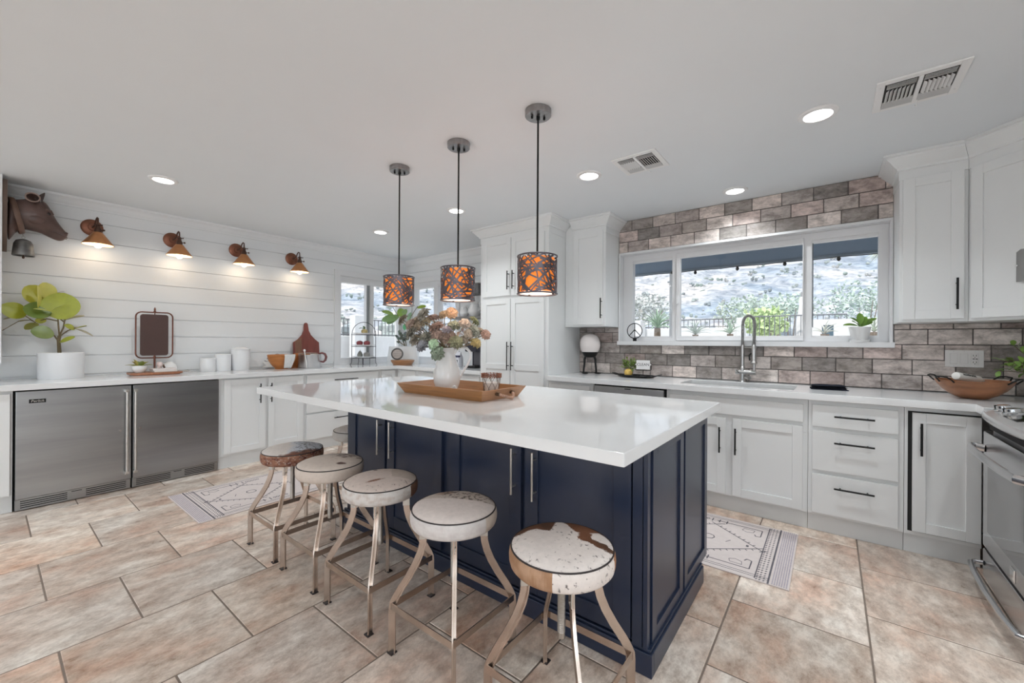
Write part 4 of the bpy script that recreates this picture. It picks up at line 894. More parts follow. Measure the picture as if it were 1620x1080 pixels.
# sconces
COP = mat('copper_shade', (0.55, 0.25, 0.11), 0.34, 0.75, var=0.12, vscale=12)
SHIN = mat('lit_shade_inside', (0.85, 0.72, 0.5), 0.5, emit=(1, 0.7, 0.35), estr=0.9, var=0.02)
def sconce(y, label):
    t = thing('wall_sconce', label, 'wall light', (XL, y, 2.25), 0, 'copper wall sconces'); ys = y+0.018; xs = XL+0.175
    part('backplate', MB().lathe([(0, 0.0), (0.073, 0.0), (0.074, 0.006), (0.066, 0.014), (0.050, 0.017), (0.030, 0.021), (0.026, 0.032), (0, 0.034)], (XL+0.0006, y, 2.25), 36, Matrix.Rotation(R(90), 4, 'Y')), mat('aged_copper_plate', (0.22, 0.09, 0.055), 0.42, 0.7, var=0.45, vscale=10), t)
    part('arm', MB().tube([(XL+0.03, y, 2.25), (XL+0.075, y+0.006, 2.252), (XL+0.11, y+0.010, 2.275), (XL+0.128, y+0.013, 2.305), (XL+0.150, y+0.016, 2.318), (XL+0.170, ys, 2.308), (xs, ys, 2.28), (xs, ys, 2.24)], 0.006, 10), BRONZE, t)
    m = MB(); m.lathe([(0, 2.262), (0.010, 2.262), (0.012, 2.255), (0.022, 2.252), (0.022, 2.246), (0.013, 2.243), (0.017, 2.225), (0.024, 2.205), (0.026, 2.170), (0, 2.170)], (xs, ys, 0), 20)
    m.cyl((xs, ys, 2.248), (xs+0.03, ys+0.02, 2.246), 0.003, n=6).ball((xs+0.032, ys+0.021, 2.246), 0.006, 8); m.cyl((xs, ys, 2.205), (xs+0.035, ys+0.03, 2.203), 0.0035, n=6).ball((xs+0.037, ys+0.032, 2.203), 0.009, 8)
    part('socket', m, BRONZE, t)
    part('shade', MB().lathe([(0.026, 2.180), (0.100, 2.076), (0.103, 2.074), (0.103, 2.078), (0.030, 2.184)], (xs, ys, 0), 40), COP, t)
    part('shade_inside', MB().lathe([(0.0255, 2.1775), (0.0985, 2.0755), (0.0980, 2.0775), (0.0250, 2.1790)], (xs, ys, 0), 40), SHIN, t)
    part('bulb', MB().lathe([(0, 2.046), (0.014, 2.049), (0.025, 2.060), (0.029, 2.076), (0.025, 2.094), (0.014, 2.115), (0.012, 2.165), (0, 2.165)], (xs, ys, 0), 20), BULB, t)
    lamp('sconce_glow', 'POINT', (xs, ys, 2.040), 0.5, (1, 0.93, 0.84), shadow_soft_size=0.045)
sconce(0.594, 'copper cone wall sconce beside the cow head'); sconce(1.163, 'copper cone wall sconce above the brown tilting mirror')
sconce(1.728, 'copper cone wall sconce above the white canisters'); sconce(2.323, 'copper cone wall sconce closest to the corner window')

# ------------------------------------------------------------------ counter stools with cowhide seats
SR, STOP = 0.168, 0.592
HIDE = mat('cowhide', (0.7, 0.6, 0.55), 0.75, attr='Col', var=0.07, vscale=50, bump=0.35, bscale=220, spec=0.25)
def hide_flecks():      # dark hair flecks where the hide's alpha says so
    nt = HIDE.node_tree; b = nt.nodes['Principled BSDF']; L = nt.links.new; src = b.inputs['Base Color'].links[0].from_socket
    a = next(n for n in nt.nodes if n.type == 'ATTRIBUTE'); tc = next(n for n in nt.nodes if n.type == 'TEX_COORD')
    n = nt.nodes.new('ShaderNodeTexNoise'); n.inputs['Scale'].default_value = 62; n.inputs['Detail'].default_value = 3; n.inputs['Roughness'].default_value = 0.6; L(tc.outputs['Object'], n.inputs[0])
    su = nt.nodes.new('ShaderNodeMath'); su.operation = 'ADD'; L(n.outputs[0], su.inputs[0]); L(a.outputs['Alpha'], su.inputs[1])
    mr = nt.nodes.new('ShaderNodeMapRange'); mr.inputs[1].default_value = 0.90; mr.inputs[2].default_value = 1.0; mr.inputs[3].default_value = 0; mr.inputs[4].default_value = 0.85; L(su.outputs[0], mr.inputs[0])
    mx = nt.nodes.new('ShaderNodeMix'); mx.data_type = 'RGBA'; L(mr.outputs[0], mx.inputs[0]); L(src, mx.inputs[6]); mx.inputs[7].default_value = (0.075, 0.055, 0.05, 1); L(mx.outputs[2], b.inputs['Base Color'])
hide_flecks()
PIPE = mat('dark_piping', (0.025, 0.018, 0.018), 0.6, var=0.1)
def fbm(x, y, s, k=3): return noise.noise(Vector((x*s, y*s, k*3.7)))+0.4*noise.noise(Vector((x*s*2.3, y*s*2.3, k*5.1)))
def seat_mesh(cf, ry, sq):
    # domed round cushion; cf(x,y,side,ang)->colour
    m = MB(); n = 132; prof = [(0.0, 0.600), (0.02, 0.600), (0.04, 0.5995), (0.06, 0.5985), (0.08, 0.597), (0.10, 0.595), (0.115, 0.593), (0.13, 0.5905), (0.143, 0.587), (0.154, 0.583), (0.162, 0.5785), (0.1665, 0.576),
        (0.170, 0.572), (0.1740, 0.563), (0.1755, 0.548), (0.1745, 0.532), (0.171, 0.519), (0.164, 0.511), (0.12, 0.508), (0.0, 0.508)]
    fine = []
    for i in range(len(prof)-1):
        (r0, z0), (r1, z1) = prof[i], prof[i+1]; ns = 3 if i > 0 else 1
        fine += [(r0+(r1-r0)*k/ns, z0+(z1-z0)*k/ns, i >= 11) for k in range(ns)]
    fine.append((*prof[-1], True))
    for i in range(len(fine)-1):
        (r0, z0, side), (r1, z1, _s) = fine[i], fine[i+1]
        for k in range(n):
            a0, a1 = 2*PI*k/n, 2*PI*(k+1)/n; am = (a0+a1)/2; rm = (r0+r1)/2
            m.col = cf(rm*math.cos(am), rm*math.sin(am), side, am, (z0+z1)/2)
            q = [(r0*math.cos(a0), r0*math.sin(a0), z0), (r1*math.cos(a0), r1*math.sin(a0), z1), (r1*math.cos(a1), r1*math.sin(a1), z1), (r0*math.cos(a1), r0*math.sin(a1), z0)]
            if r0 < 1e-6: m.add([q[0], q[1], q[2]], [(0, 1, 2)])
            elif r1 < 1e-6: m.add([q[0], q[1], q[3]], [(0, 1, 2)])
            else: m.add(q, [(0, 1, 2, 3)])
    return m
def seat_obj(t, cf):
    o = part('seat', seat_mesh(cf, 1, 0), HIDE, t, local=True, smooth=0)
    weld(o)
    part('piping', MB().tube([(0.1685*math.cos(2*PI*k/72), 0.1685*math.sin(2*PI*k/72), 0.5745) for k in range(72)], 0.0028, 8, closed=True), PIPE, o, local=True)
    return o
CRM = (0.66, 0.585, 0.535)
def mix(a, b, t): t = max(0, min(1, t)); return tuple(x*(1-t)+y*t for x, y in zip(a, b))
def step(v, e, w=0.03): return max(0, min(1, (v-e)/w+0.5))
def A(c, f): return (*c, f)
def cf5(x, y, side, a, z):      # white hide, brown patches at the back, brown side at the left
    c = (0.72, 0.65, 0.61); br = mix((0.17, 0.072, 0.038), (0.085, 0.042, 0.025), step(fbm(x, y, 14, 2), 0, 0.8))
    u = -x*0.61+y*0.79; v = x*0.79+y*0.61; n = fbm(x, y, 38, 1)*0.010; fl = 0.30+0.05*fbm(x, y, 16, 3)
    if not side:
        e = 0.060 if v < 0 else 0.048
        notch = max(0, 0.042-abs(v-0.008))*3.0
        p = step(u+n-notch, e+0.012*math.sin(v*55), 0.008)
        p = max(p, step(0.044-math.hypot((v-0.108+n)*0.8, (u+0.022+0.55*(v-0.108)+n)*2.0), 0, 0.005), step(0.034-math.hypot((v-0.082+n)*1.5, (u-0.018+n)), 0, 0.005))
        c = mix(c, br, p); fl *= (1-p)
    elif v < -0.045 and u < 0.10: c = mix((0.33, 0.185, 0.105), (0.45, 0.28, 0.18), step(fbm(a, z*4, 6, 4), 0, 0.8)); fl = 0.12
    elif v > 0.155: c = (0.34, 0.17, 0.09); fl = 0
    return A(c, fl)
def cf4(x, y, side, a, z):
    u = -x*0.72+y*0.69; v = x*0.69+y*0.72; c = (0.67, 0.59, 0.55); w = u+0.30*v; fl = 0.05
    if not side:
        if w > 0.022: c = mix((0.52, 0.44, 0.385), (0.30, 0.20, 0.15), step(0.03-math.hypot((v+0.035)*0.7, u-0.11), 0, 0.02)*0.8); fl = 0.40*step(v, -0.07, 0.06)
    elif v > 0.12: c = (0.56, 0.47, 0.40)
    else: c = mix((0.62, 0.58, 0.56), (0.50, 0.43, 0.42), step(fbm(a*2, z*20, 2, 3), 0.3, 0.6)*0.5)
    return A(c, fl)
def cf3(x, y, side, a, z):
    u = -x*0.8+y*0.6; v = x*0.6+y*0.8; c = (0.61, 0.51, 0.455); fl = 0.30*step(math.hypot(u, v), 0.08, 0.08)
    if not side:
        c = mix(c, (0.22, 0.11, 0.07), step(0.028-math.hypot((v+0.02)*0.75+0.010*fbm(x, y, 40, 2), (u+0.055-0.3*v)*2.6), 0, 0.012)); c = mix(c, (0.10, 0.065, 0.05), step(0.012-math.hypot(v+0.03, u-0.11), 0, 0.008))
        if v > 0.05 and u > -0.4*v: c = mix(c, (0.48, 0.40, 0.34), 0.8)
    elif v > 0.14: c = (0.17, 0.09, 0.06); fl = 0
    else: c = mix((0.62, 0.58, 0.55), (0.48, 0.39, 0.34), step(fbm(a*3, z*30, 2, 6), 0.15, 0.7)*0.7); fl = 0.12
    return A(c, fl)
def cf2(x, y, side, a, z):
    u = -x*0.86+y*0.5; v = x*0.5+y*0.86; c = (0.61, 0.52, 0.455); fl = 0.0
    if not side:
        c = mix(c, (0.44, 0.39, 0.36), step(u+0.3*v, 0.06, 0.08)*0.7); d = math.hypot((v-0.09)*0.9, (u-0.035)*1.2); fl = 0.3*step(0.10-d, 0.03, 0.07); c = mix(c, (0.13, 0.085, 0.07), step(fbm(x, y, 42, 3)+(0.075-d)*9, 0.45, 0.35)*0.75); c = mix(c, (0.12, 0.07, 0.06), step(0.022-math.hypot(v-0.055+0.01*fbm(x, y, 50), (u+0.10)*1.5), 0, 0.008))
    elif 3.4 < a < 4.0: c = (0.44, 0.32, 0.20)
    return A(c, fl)
def cf1(x, y, side, a, z):
    u = -x*0.9+y*0.43; v = x*0.43+y*0.9; c = (0.61, 0.55, 0.51); fl = 0.05
    if not side:
        g_ = step(v+fbm(x, y, 16, 2)*0.03, 0.0, 0.05); c = mix(c, (0.48, 0.50, 0.545), g_); fl = 0.40*g_; c = mix(c, (0.17, 0.075, 0.05), step(-u+0.4*v+fbm(x, y, 20, 1)*0.02, 0.135, 0.015))
    else: c = mix((0.29, 0.14, 0.09), (0.12, 0.04, 0.03), step(fbm(a*2.5, z*30, 2.2, 6), 0.15, 0.5)); c = mix(c, (0.45, 0.36, 0.31), step(fbm(a*6, z*60, 3, 2), 0.35, 0.3)*0.6); fl = 0.2
    return A(c, fl)
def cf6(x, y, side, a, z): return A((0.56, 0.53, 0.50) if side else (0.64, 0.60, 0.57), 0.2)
FH = 0.172; RT = 0.122       # half side of the foot square; half spacing where legs meet the seat plate (along the diagonal)
def leg_mb(sx, sy):
    d = Vector((sx, sy, 0)).normalized(); rb = FH*math.sqrt(2); rt = RT
    pts = [(rt, 0.507), (rt, 0.462), (rt+0.003, 0.430), (rt+0.012, 0.395), (rt+0.030, 0.352), (rt+0.058, 0.302), (rb-0.028, 0.248), (rb-0.010, 0.215), (rb-0.002, 0.195), (rb, 0.175), (rb, 0.10), (rb, 0.0)]
    m = MB(); P = [d*r+Vector((0, 0, z)) for r, z in pts]; tn = Vector((-d.y, d.x, 0))
    # folded flat bar: wide face in the radial plane with a short returned flange
    for i in range(1): m.strip(P, d, 0.029, 0.0055)
    m.strip([p-d*0.011+tn*0.006 for p in P], tn, 0.014, 0.0045)
    return m, P, d, tn
def make_stool(label, loc, cf, grp='cowhide counter stools'):
    t = thing('counter_stool', label, 'stool', loc, 0, grp); seat_obj(t, cf)
    m = MB().box(-0.10, 0.10, -0.014, 0.014, 0.5005, 0.5075).box(-0.0135, 0.0135, -0.10, 0.10, 0.4995, 0.5065).lathe([(0, 0.498), (0.03, 0.498), (0.03, 0.506), (0, 0.506)], (0, 0, 0), 20)
    part('seat_plate', m, STOOLM, t, local=True)
    for sx, sy in ((-1, -1), (1, -1), (1, 1), (-1, 1)):
        m, P, d, tn = leg_mb(sx, sy); lo = part('leg', m, STOOLM, t, local=True)
        b = MB(); p = P[1]; b.strip([p+tn*0.0035+Vector((0, 0, 0.040)), p+tn*0.0035-Vector((0, 0, 0.012))], d, 0.032, 0.003); b.strip([p-tn*0.0035+Vector((0, 0, 0.040)), p-tn*0.0035-Vector((0, 0, 0.012))], d, 0.032, 0.003)
        b.cyl(p-tn*0.008, p+tn*0.008, 0.0045, n=10); part('bolt_plate', b, NICKEL, lo, local=True)
        part('foot_cap', MB().box(P[-1].x-0.015, P[-1].x+0.015, P[-1].y-0.015, P[-1].y+0.015, 0.0, 0.006, 0.002), PIPE, lo, local=True)
    m = MB(); h = FH+0.004; C = [(-h, -h), (h, -h), (h, h), (-h, h)]
    for i in range(4): a, b = C[i], C[(i+1) % 4]; m.strip([(a[0], a[1], 0.188), (b[0], b[1], 0.188)], (0, 0, 1), 0.026, 0.004)
    part('foot_ring', m, STOOLM, t, local=True)
    m = MB(); m.cyl((0, 0, 0.27), (0, 0, 0.505), 0.0125, n=16)
    for k in range(40): z = 0.29+k*0.0055; m.lathe([(0.0126, z-0.0015), (0.0138, z), (0.0126, z+0.0015)], (0, 0, 0), 14)
    part('screw_post', m, NICKEL, t, local=True)
    return t
SY = 1.182
make_stool('cowhide stool with a speckled white top and brown patches, nearest the island corner', (-0.703, SY, 0), cf5)
make_stool('cowhide stool with a pale half-plain seat, second from the island corner', (-1.212, SY, 0), cf4)
make_stool('cowhide stool with one small brown fleck on a tan seat, middle of the row', (-1.718, SY, 0), cf3)
make_stool('cowhide stool with a tan side and dark flecks at the back of its seat', (-2.188, SY, 0), cf2)
make_stool('cowhide stool with a red-brown side and grey-white top, farthest along the row', (-2.638, SY, 0), cf1)
make_stool('white cowhide stool half hidden behind the far end of the island', (-2.86, 1.76, 0), cf6)

# ------------------------------------------------------------------ rugs
RUG = mat('cream_rug', (0.62, 0.55, 0.53), 0.95, var=0.04, vscale=30, bump=0.5, bscale=300, spec=0.1)
INK = mat('charcoal_rug_thread', (0.13, 0.12, 0.135), 0.95, var=0.2, vscale=60, spec=0.1)
LILAC = mat('lilac_rug_band', (0.40, 0.36, 0.40), 0.95, var=0.15, vscale=60, spec=0.1)
def rug(label, o, ux, L, Wd):
    # o: corner; ux: length direction; width runs to its left
    ux = Vector(ux); uy = Vector((-ux.y, ux.x, 0)); o = Vector(o); m = MB(); H = 0.006
    def P(u, v, h=H): p = o+ux*u+uy*v; return (p.x, p.y, h)
    n = 24; top = [(0, 0), (L, 0), (L, Wd), (0, Wd)]
    m.prism(top, 0.0008, H, lambda u, v, h: P(u, v, h))
    def line(a, b, w=0.0045, mt=1):
        m.cur = mt; d = Vector((b[0]-a[0], b[1]-a[1])); l = d.length
        if l < 1e-5: return
        d /= l; s = Vector((-d.y, d.x))*w/2; q = [(a[0]+s.x, a[1]+s.y), (b[0]+s.x, b[1]+s.y), (b[0]-s.x, b[1]-s.y), (a[0]-s.x, a[1]-s.y)]
        m.prism(q, H-0.0005, H+0.0006, lambda u, v, h: P(u, v, h)); m.cur = 0
    def poly(pts, w=0.0045):
        for a, b in zip(pts, pts[1:]): line(a, b, w)
    for v in (0.035, 0.055): line((0.09, v), (L-0.09, v), 0.003); line((0.09, Wd-v), (L-0.09, Wd-v), 0.003)
    for s in (0, 1):
        f = (lambda u: u) if s == 0 else (lambda u: L-u)
        for k in range(7): line((f(0.012+k*0.0105), 0.01), (f(0.012+k*0.0105), Wd-0.01), 0.0055, 2)
        line((f(0.093), 0.0), (f(0.093), Wd), 0.009); line((f(0.155), 0.02), (f(0.155), Wd-0.02), 0.006)
        for k in range(int(Wd/0.028)):
            v = 0.018+k*0.028
            for du in (0.110, 0.128, 0.143): line((f(du), v), (f(du+0.006), v+0.012), 0.006)
        for t_ in (0, 1):
            g = (lambda v: v) if t_ == 0 else (lambda v: Wd-v)
            poly([(f(0.46), g(0.10)), (f(0.19), g(0.10)), (f(0.19), g(0.20)), (f(0.215), g(0.21)), (f(0.225), g(0.185))], 0.006)
            poly([(f(0.23), g(0.125)), (f(0.29), g(0.125)), (f(0.30), g(0.155)), (f(0.27), g(0.175)), (f(0.235), g(0.16)), (f(0.23), g(0.125))], 0.003)
            for k in range(3): line((f(0.40+k*0.045), g(0.075)), (f(0.40+k*0.045), g(0.125)), 0.007)
            for k in range(5): c = 0.52+k*0.022; poly([(f(c-0.011), g(0.10)), (f(c), g(0.085)), (f(c+0.011), g(0.10)), (f(c), g(0.115)), (f(c-0.011), g(0.10))], 0.004)
    # central diamond medallions with toothed arms
    nm = max(1, round(L/0.95)); c0 = L/nm
    for k in range(nm):
        c = c0*(k+0.5); hu, hv = c0*0.30, Wd*0.28; cv = Wd/2; V = [(c-hu, cv), (c, cv+hv), (c+hu, cv), (c, cv-hv)]
        for i in range(4):
            a, b = Vector(V[i]), Vector(V[(i+1) % 4]); e = (b-a)*0.10; line(a-e, b+e, 0.006); nrm = Vector((-(b-a).y, (b-a).x)).normalized()
            if nrm.dot((a+b)/2-Vector((c, cv))) < 0: nrm = -nrm
            for q in range(1, 9): p = a.lerp(b, q/9); line(p, p+nrm*0.020, 0.005)
            for s in (-1, 1): tip = b+e; line(tip, tip+Vector((e.x*0.2+s*0.02, s*0.016)), 0.007)
        for s in (-1, 1): line((c+s*hu*0.8, cv-0.012), (c+s*hu*0.8, cv+0.012), 0.014); line((c+s*hu*0.45, cv-0.02), (c+s*hu*0.45+0.02, cv+0.02), 0.004)
        for q in range(8): a0, a1 = q*PI/4, (q+1)*PI/4; line((c+0.035*math.cos(a0), cv+0.035*math.sin(a0)), (c+0.035*math.cos(a1), cv+0.035*math.sin(a1)), 0.006)
    m.cur = 0
    return solo('rug', m, [RUG, INK, LILAC], label, 'rug', (o.x, o.y, 0), smooth=0)
rug('pale rug with charcoal diamond pattern between the fridges and the stools', (-3.375, 0.900, 0), (0, 1, 0), 1.83, 0.77)
rug('pale rug with charcoal diamond pattern on the floor in front of the sink', (-0.160, 3.262, 0), (-1, 0, 0), 1.83, 0.77)

# ------------------------------------------------------------------ things on the left counter
def xpos(px, py, x):      # standing on the counter, centred on plane x
    p = onx(px, py, x); return Vector((x, p.y, CZ))
def cpos(px, py, r, z=CZ):      # centre of a round thing whose front foot shows at px,py
    p = onz(px, py, z); d = Vector((p.x, p.y, 0)).normalized(); return p+d*r
VD = lambda p: Vector((p[0], p[1], 0)).normalized()
def LV(q, a=0.2): return q.uniform(1-a, 1+a)
LEAFG = mat('glossy_leaf', (0.3, 0.4, 0.05), 0.38, attr='Col', var=0.10, vscale=25, sss=0.0)
STEMB = mat('brown_stem', (0.16, 0.12, 0.06), 0.7, var=0.2)
# fiddle-leaf plant
pc = Vector((-5.105, 0.402, CZ)); dp = 0.6133*-pc.x+0.7898*pc.y
t = thing('potted_fiddle_leaf', 'big-leaved fig plant in a white cylinder pot at the left end of the counter', 'plant', pc)
part('pot', MB().lathe([(0, 0.0), (0.130, 0.0), (0.134, 0.006), (0.137, 0.212), (0.134, 0.216), (0.127, 0.212), (0.125, 0.185), (0, 0.185)], pc, 48), MATTEW, t)
part('soil', MB().lathe([(0, 0.186), (0.1245, 0.186), (0.1245, 0.190), (0, 0.192)], pc, 24), mat('dark_soil', (0.05, 0.035, 0.025), 0.95, var=0.4, vscale=40), t)
def cp(x, y, dd=0.0): return onx(x/5.4, 430+y/5.4, pc.x-dd*0.9)     # point of the plant, dd nearer the wall
m = MB()
m.tube([pc+Vector((0.005, -0.01, 0.18)), cp(505, 640), cp(500, 585), cp(508, 545)], [0.013, 0.012, 0.0115, 0.011], 10)
for pts, r in (([(508, 545), (540, 480), (550, 430), (500, 390), (430, 340), (400, 280)], 0.006), ([(508, 545), (500, 470), (495, 400), (520, 330)], 0.006), ([(495, 585), (460, 540), (440, 535)], 0.006), ([(500, 420), (400, 400), (300, 430), (215, 375)], 0.005),
               ([(510, 550), (580, 500), (640, 480), (740, 460)], 0.005), ([(505, 600), (560, 575)], 0.005), ([(550, 430), (560, 400), (600, 385)], 0.004), ([(300, 430), (260, 410), (160, 420), (20, 500)], 0.0035), ([(430, 340), (340, 270)], 0.004)):
    m.tube([cp(*p) for p in pts], [r*(1-0.4*i/len(pts)) for i in range(len(pts))], 8)
part('stem', m, STEMB, t)
Y1, Y2, G1, G2, G3 = (0.42, 0.40, 0.035), (0.50, 0.47, 0.12), (0.25, 0.30, 0.028), (0.13, 0.19, 0.03), (0.36, 0.33, 0.16)
oval = lambda q: max(0.05, math.sin(PI*min(1, q*0.97+0.015))**0.55)
lf = [((400, 275), (225, 120), 165, Y1, 0.0, (0.85, -0.1, 0.45)), ((530, 405), (520, 178), 235, (0.33, 0.36, 0.03), -0.05, (0.95, -0.25, 0.2)), ((215, 378), (8, 285), 140, (0.36, 0.38, 0.03), 0.03, (0.85, -0.1, 0.45)), ((435, 365), (200, 300), 165, G2, -0.06, (0.85, 0.1, 0.5)),
      ((460, 540), (262, 500), 130, (0.16, 0.21, 0.06), -0.09, (0.8, -0.1, 0.6)), ((325, 305), (322, 115), 60, Y2, -0.08, (0.45, 0.9, 0.1)), ((425, 335), (285, 315), 55, (0.45, 0.46, 0.14), -0.1, (0.22, 0, 1)), ((430, 335), (548, 278), 40, (0.40, 0.42, 0.10), -0.1, (0.22, 0, 1)),
      ((420, 235), (380, 90), 120, (0.47, 0.45, 0.10), 0.0, (0.9, 0.35, 0.25)), ((440, 200), (548, 165), 45, (0.45, 0.42, 0.33), 0.1, (0.22, 0, 1)), ((540, 412), (722, 374), 60, G3, 0.05, (0.3, 0, 1)), ((550, 452), (640, 490), 60, (0.30, 0.33, 0.03), -0.02, (0.7, 0, 0.7)), ((640, 485), (740, 457), 26, (0.38, 0.40, 0.08), -0.02, (0.22, 0, 1)),
      ((645, 485), (795, 548), 55, (0.36, 0.33, 0.22), 0.02, (0.3, 0, 1)), ((512, 602), (640, 553), 55, (0.33, 0.36, 0.05), -0.03, (0.55, 0, 0.8)), ((190, 375), (28, 405), 36, (0.42, 0.36, 0.18), 0.06, (0.22, 0, 1)), ((260, 410), (150, 425), 30, (0.36, 0.35, 0.10), 0.08, (0.22, 0, 1)), ((325, 440), (212, 490), 70, (0.30, 0.30, 0.07), 0.04, (0.6, 0, 0.8)),
      ((340, 390), (350, 440), 70, (0.40, 0.40, 0.05), 0.0, (0.9, 0.35, 0.25)), ((400, 300), (345, 225), 110, (0.33, 0.33, 0.03), 0.03, (0.9, -0.2, 0.4))]
for (b, tp, w, c, dd, up) in lf:
    m = MB(); m.col = c; m.leaf(cp(*b, dd), cp(*tp, dd+rnd.uniform(-0.04, 0.02)), up, w*dp/649.28/5.4, 0.06, 0.08, 10, oval, 0.0015, 7); part('leaf', m, LEAFG, t, smooth=50)
# wooden serving tray with books, succulent, bead ring
wood = lambda n, c, **k: mat(n, c, 0.45, var=0.22, vscale=9, stretch=k.get('st', (1, 6, 1)), detail=6)
TRAYW = wood('copper_brown_wood', (0.34, 0.135, 0.065))
tc_ = Vector((-5.045, 1.00, CZ))
t = thing('serving_board', 'copper-brown round-cornered serving board with a silver handle under the white books', 'serving board', tc_)
oct_ = [(-0.115, -0.13), (-0.085, -0.19), (0.085, -0.19), (0.115, -0.13), (0.115, 0.13), (0.085, 0.185), (-0.085, 0.185), (-0.115, 0.13)]
part('board', MB().prism(oct_, 0.008, 0.024, lambda u, v, h: (tc_.x+u, tc_.y+v, CZ+h)).prism([(a*0.9, b*0.9) for a, b in oct_], 0.0, 0.008, lambda u, v, h: (tc_.x+u, tc_.y+v, CZ+h)), TRAYW, t)
m = MB()
for s in (-1, 1): m.tube([tc_+Vector((s*0.035, 0.18, 0.018)), tc_+Vector((s*0.035, 0.225, 0.022)), tc_+Vector((s*0.028, 0.25, 0.026)), tc_+Vector((0, 0.257, 0.027))], 0.006, 8)
part('handle', m, NICKEL, t, label='silver handle')
m = MB(); m.box(-0.07, 0.07, -0.088, 0.088, 0.0, 0.016, 0.002, Matrix.Translation((tc_.x+0.02, tc_.y+0.055, CZ+0.0245)) @ Matrix.Rotation(R(4), 4, 'Z'))
solo('book', m, mat('pale_book_cloth', (0.70, 0.66, 0.62), 0.7, var=0.05), 'white book lying flat, lower of two on the copper-brown board', 'book', (tc_.x+0.02, tc_.y+0.055, CZ+0.0245), group='books on the serving board')
m = MB(); m.box(-0.068, 0.068, -0.086, 0.086, 0.0, 0.016, 0.002, Matrix.Translation((tc_.x+0.018, tc_.y+0.050, CZ+0.041)) @ Matrix.Rotation(R(1), 4, 'Z'))
solo('book', m, mat('pink_white_book', (0.72, 0.66, 0.64), 0.7, var=0.05), 'pinkish white book lying on top of the other book', 'book', (tc_.x+0.018, tc_.y+0.05, CZ+0.041), group='books on the serving board')
bc = Vector((tc_.x+0.03, tc_.y+0.022, CZ+0.0575)); t = thing('knot_ornament', 'small pale pink round knot ornament standing on the white books', 'ornament', bc); m = MB(); q = random.Random(4)
m.lathe([(0, 0.012), (0.012, 0.014), (0.020, 0.022), (0.024, 0.036), (0.0235, 0.046), (0.017, 0.058), (0, 0.062)], bc, 24, Matrix.Rotation(R(38), 4, 'Z'), 1.15, 0.7)
for k in range(5): a = k*1.3; m.ball(bc+Vector((0.012*math.cos(a), 0.012*math.sin(a), 0.008)), 0.008, 10)
part('loop', m, mat('pink_clay', (0.66, 0.53, 0.50), 0.55, var=0.05), t); part('tassel', MB().ball(bc+Vector((0.012, 0.028, 0.018)), (0.009, 0.009, 0.012), 10).ball(bc+Vector((0.010, 0.034, 0.010)), 0.009, 10).ball(bc+Vector((0.006, 0.030, 0.03)), 0.007, 8), BRONZE, t)
b0 = Vector((tc_.x+0.03, tc_.y-0.12, CZ+0.0245)); t = thing('succulent_bowl', 'small green plant in a white bowl on the left end of the copper-brown board', 'plant', b0)
part('bowl', MB().lathe([(0, 0), (0.030, 0), (0.046, 0.018), (0.055, 0.042), (0.057, 0.064), (0.054, 0.065), (0.050, 0.05), (0, 0.05)], b0, 36), CERAM, t)
for k in range(17):
    a = rnd.uniform(0, 2*PI); e = rnd.uniform(0.15, 1.2); b = b0+Vector((math.cos(a)*0.02, math.sin(a)*0.02, 0.058)); tip = b+Vector((math.cos(a)*math.cos(e), math.sin(a)*math.cos(e), math.sin(e)*0.9))*rnd.uniform(0.05, 0.085)
    m = MB(); m.col = rnd.choice([(0.27, 0.30, 0.03), (0.20, 0.24, 0.05), (0.38, 0.40, 0.06), (0.33, 0.27, 0.06)]); m.leaf(b, tip, (0, 0, 1), 0.034, 0.15, 0.15, 6); part('leaf', m, LEAFG, t, smooth=50)
bp_ = Vector((-5.155, 1.125, CZ)); t = thing('vase', 'squat white round vase behind the copper-brown board', 'vase', bp_)
part('body', MB().lathe([(0, 0), (0.035, 0), (0.06, 0.02), (0.066, 0.05), (0.055, 0.085), (0.03, 0.105), (0.022, 0.112), (0.02, 0.112), (0.02, 0.09), (0, 0.088)], bp_, 32), CERAM, t)
# tilting chalkboard in a copper pipe frame
xm = -5.10; t = thing('tabletop_chalkboard', 'dark brown tilting panel in a round-cornered copper frame on the counter', 'chalkboard', (xm, 1.0, CZ))
def rrect(y0, y1, z0, z1, r, n=7):
    o = []
    for cy_, cz_, a0 in ((y1-r, z1-r, 0), (y0+r, z1-r, 90), (y0+r, z0+r, 180), (y1-r, z0+r, 270)):
        for k in range(n): a = R(a0+90*k/(n-1)); o.append((cy_+r*math.cos(a), cz_+r*math.sin(a)))
    return o
part('frame', MB().tube([(xm, u, v) for u, v in rrect(0.867, 1.138, 1.075, 1.508, 0.045)], 0.0062, 10, closed=True), mat('dark_copper_pipe', (0.17, 0.065, 0.045), 0.4, 0.7, var=0.15), t)
part('panel', MB().prism(rrect(0.898, 1.104, 1.097, 1.488, 0.022), -0.006, 0.006, lambda u, v, h: (xm+h, u, v)), mat('brown_chalk_panel', (0.075, 0.038, 0.032), 0.5, var=0.12, vscale=4), t)
part('finial', MB().lathe([(0, 1.485), (0.004, 1.486), (0.004, 1.512), (0.010, 1.516), (0.010, 1.522), (0.005, 1.526), (0.009, 1.535), (0.006, 1.546), (0, 1.560)], (xm, 1.003, 0), 16), mat('dark_copper_pipe'), t)
m = MB(); m.lathe([(0, CZ), (0.06, CZ), (0.06, CZ+0.006), (0.012, CZ+0.016), (0.008, CZ+0.03), (0.008, 1.07), (0.011, 1.078), (0.006, 1.10), (0, 1.10)], (xm, 1.003, 0), 24); part('stand', m, mat('dark_copper_pipe'), t)
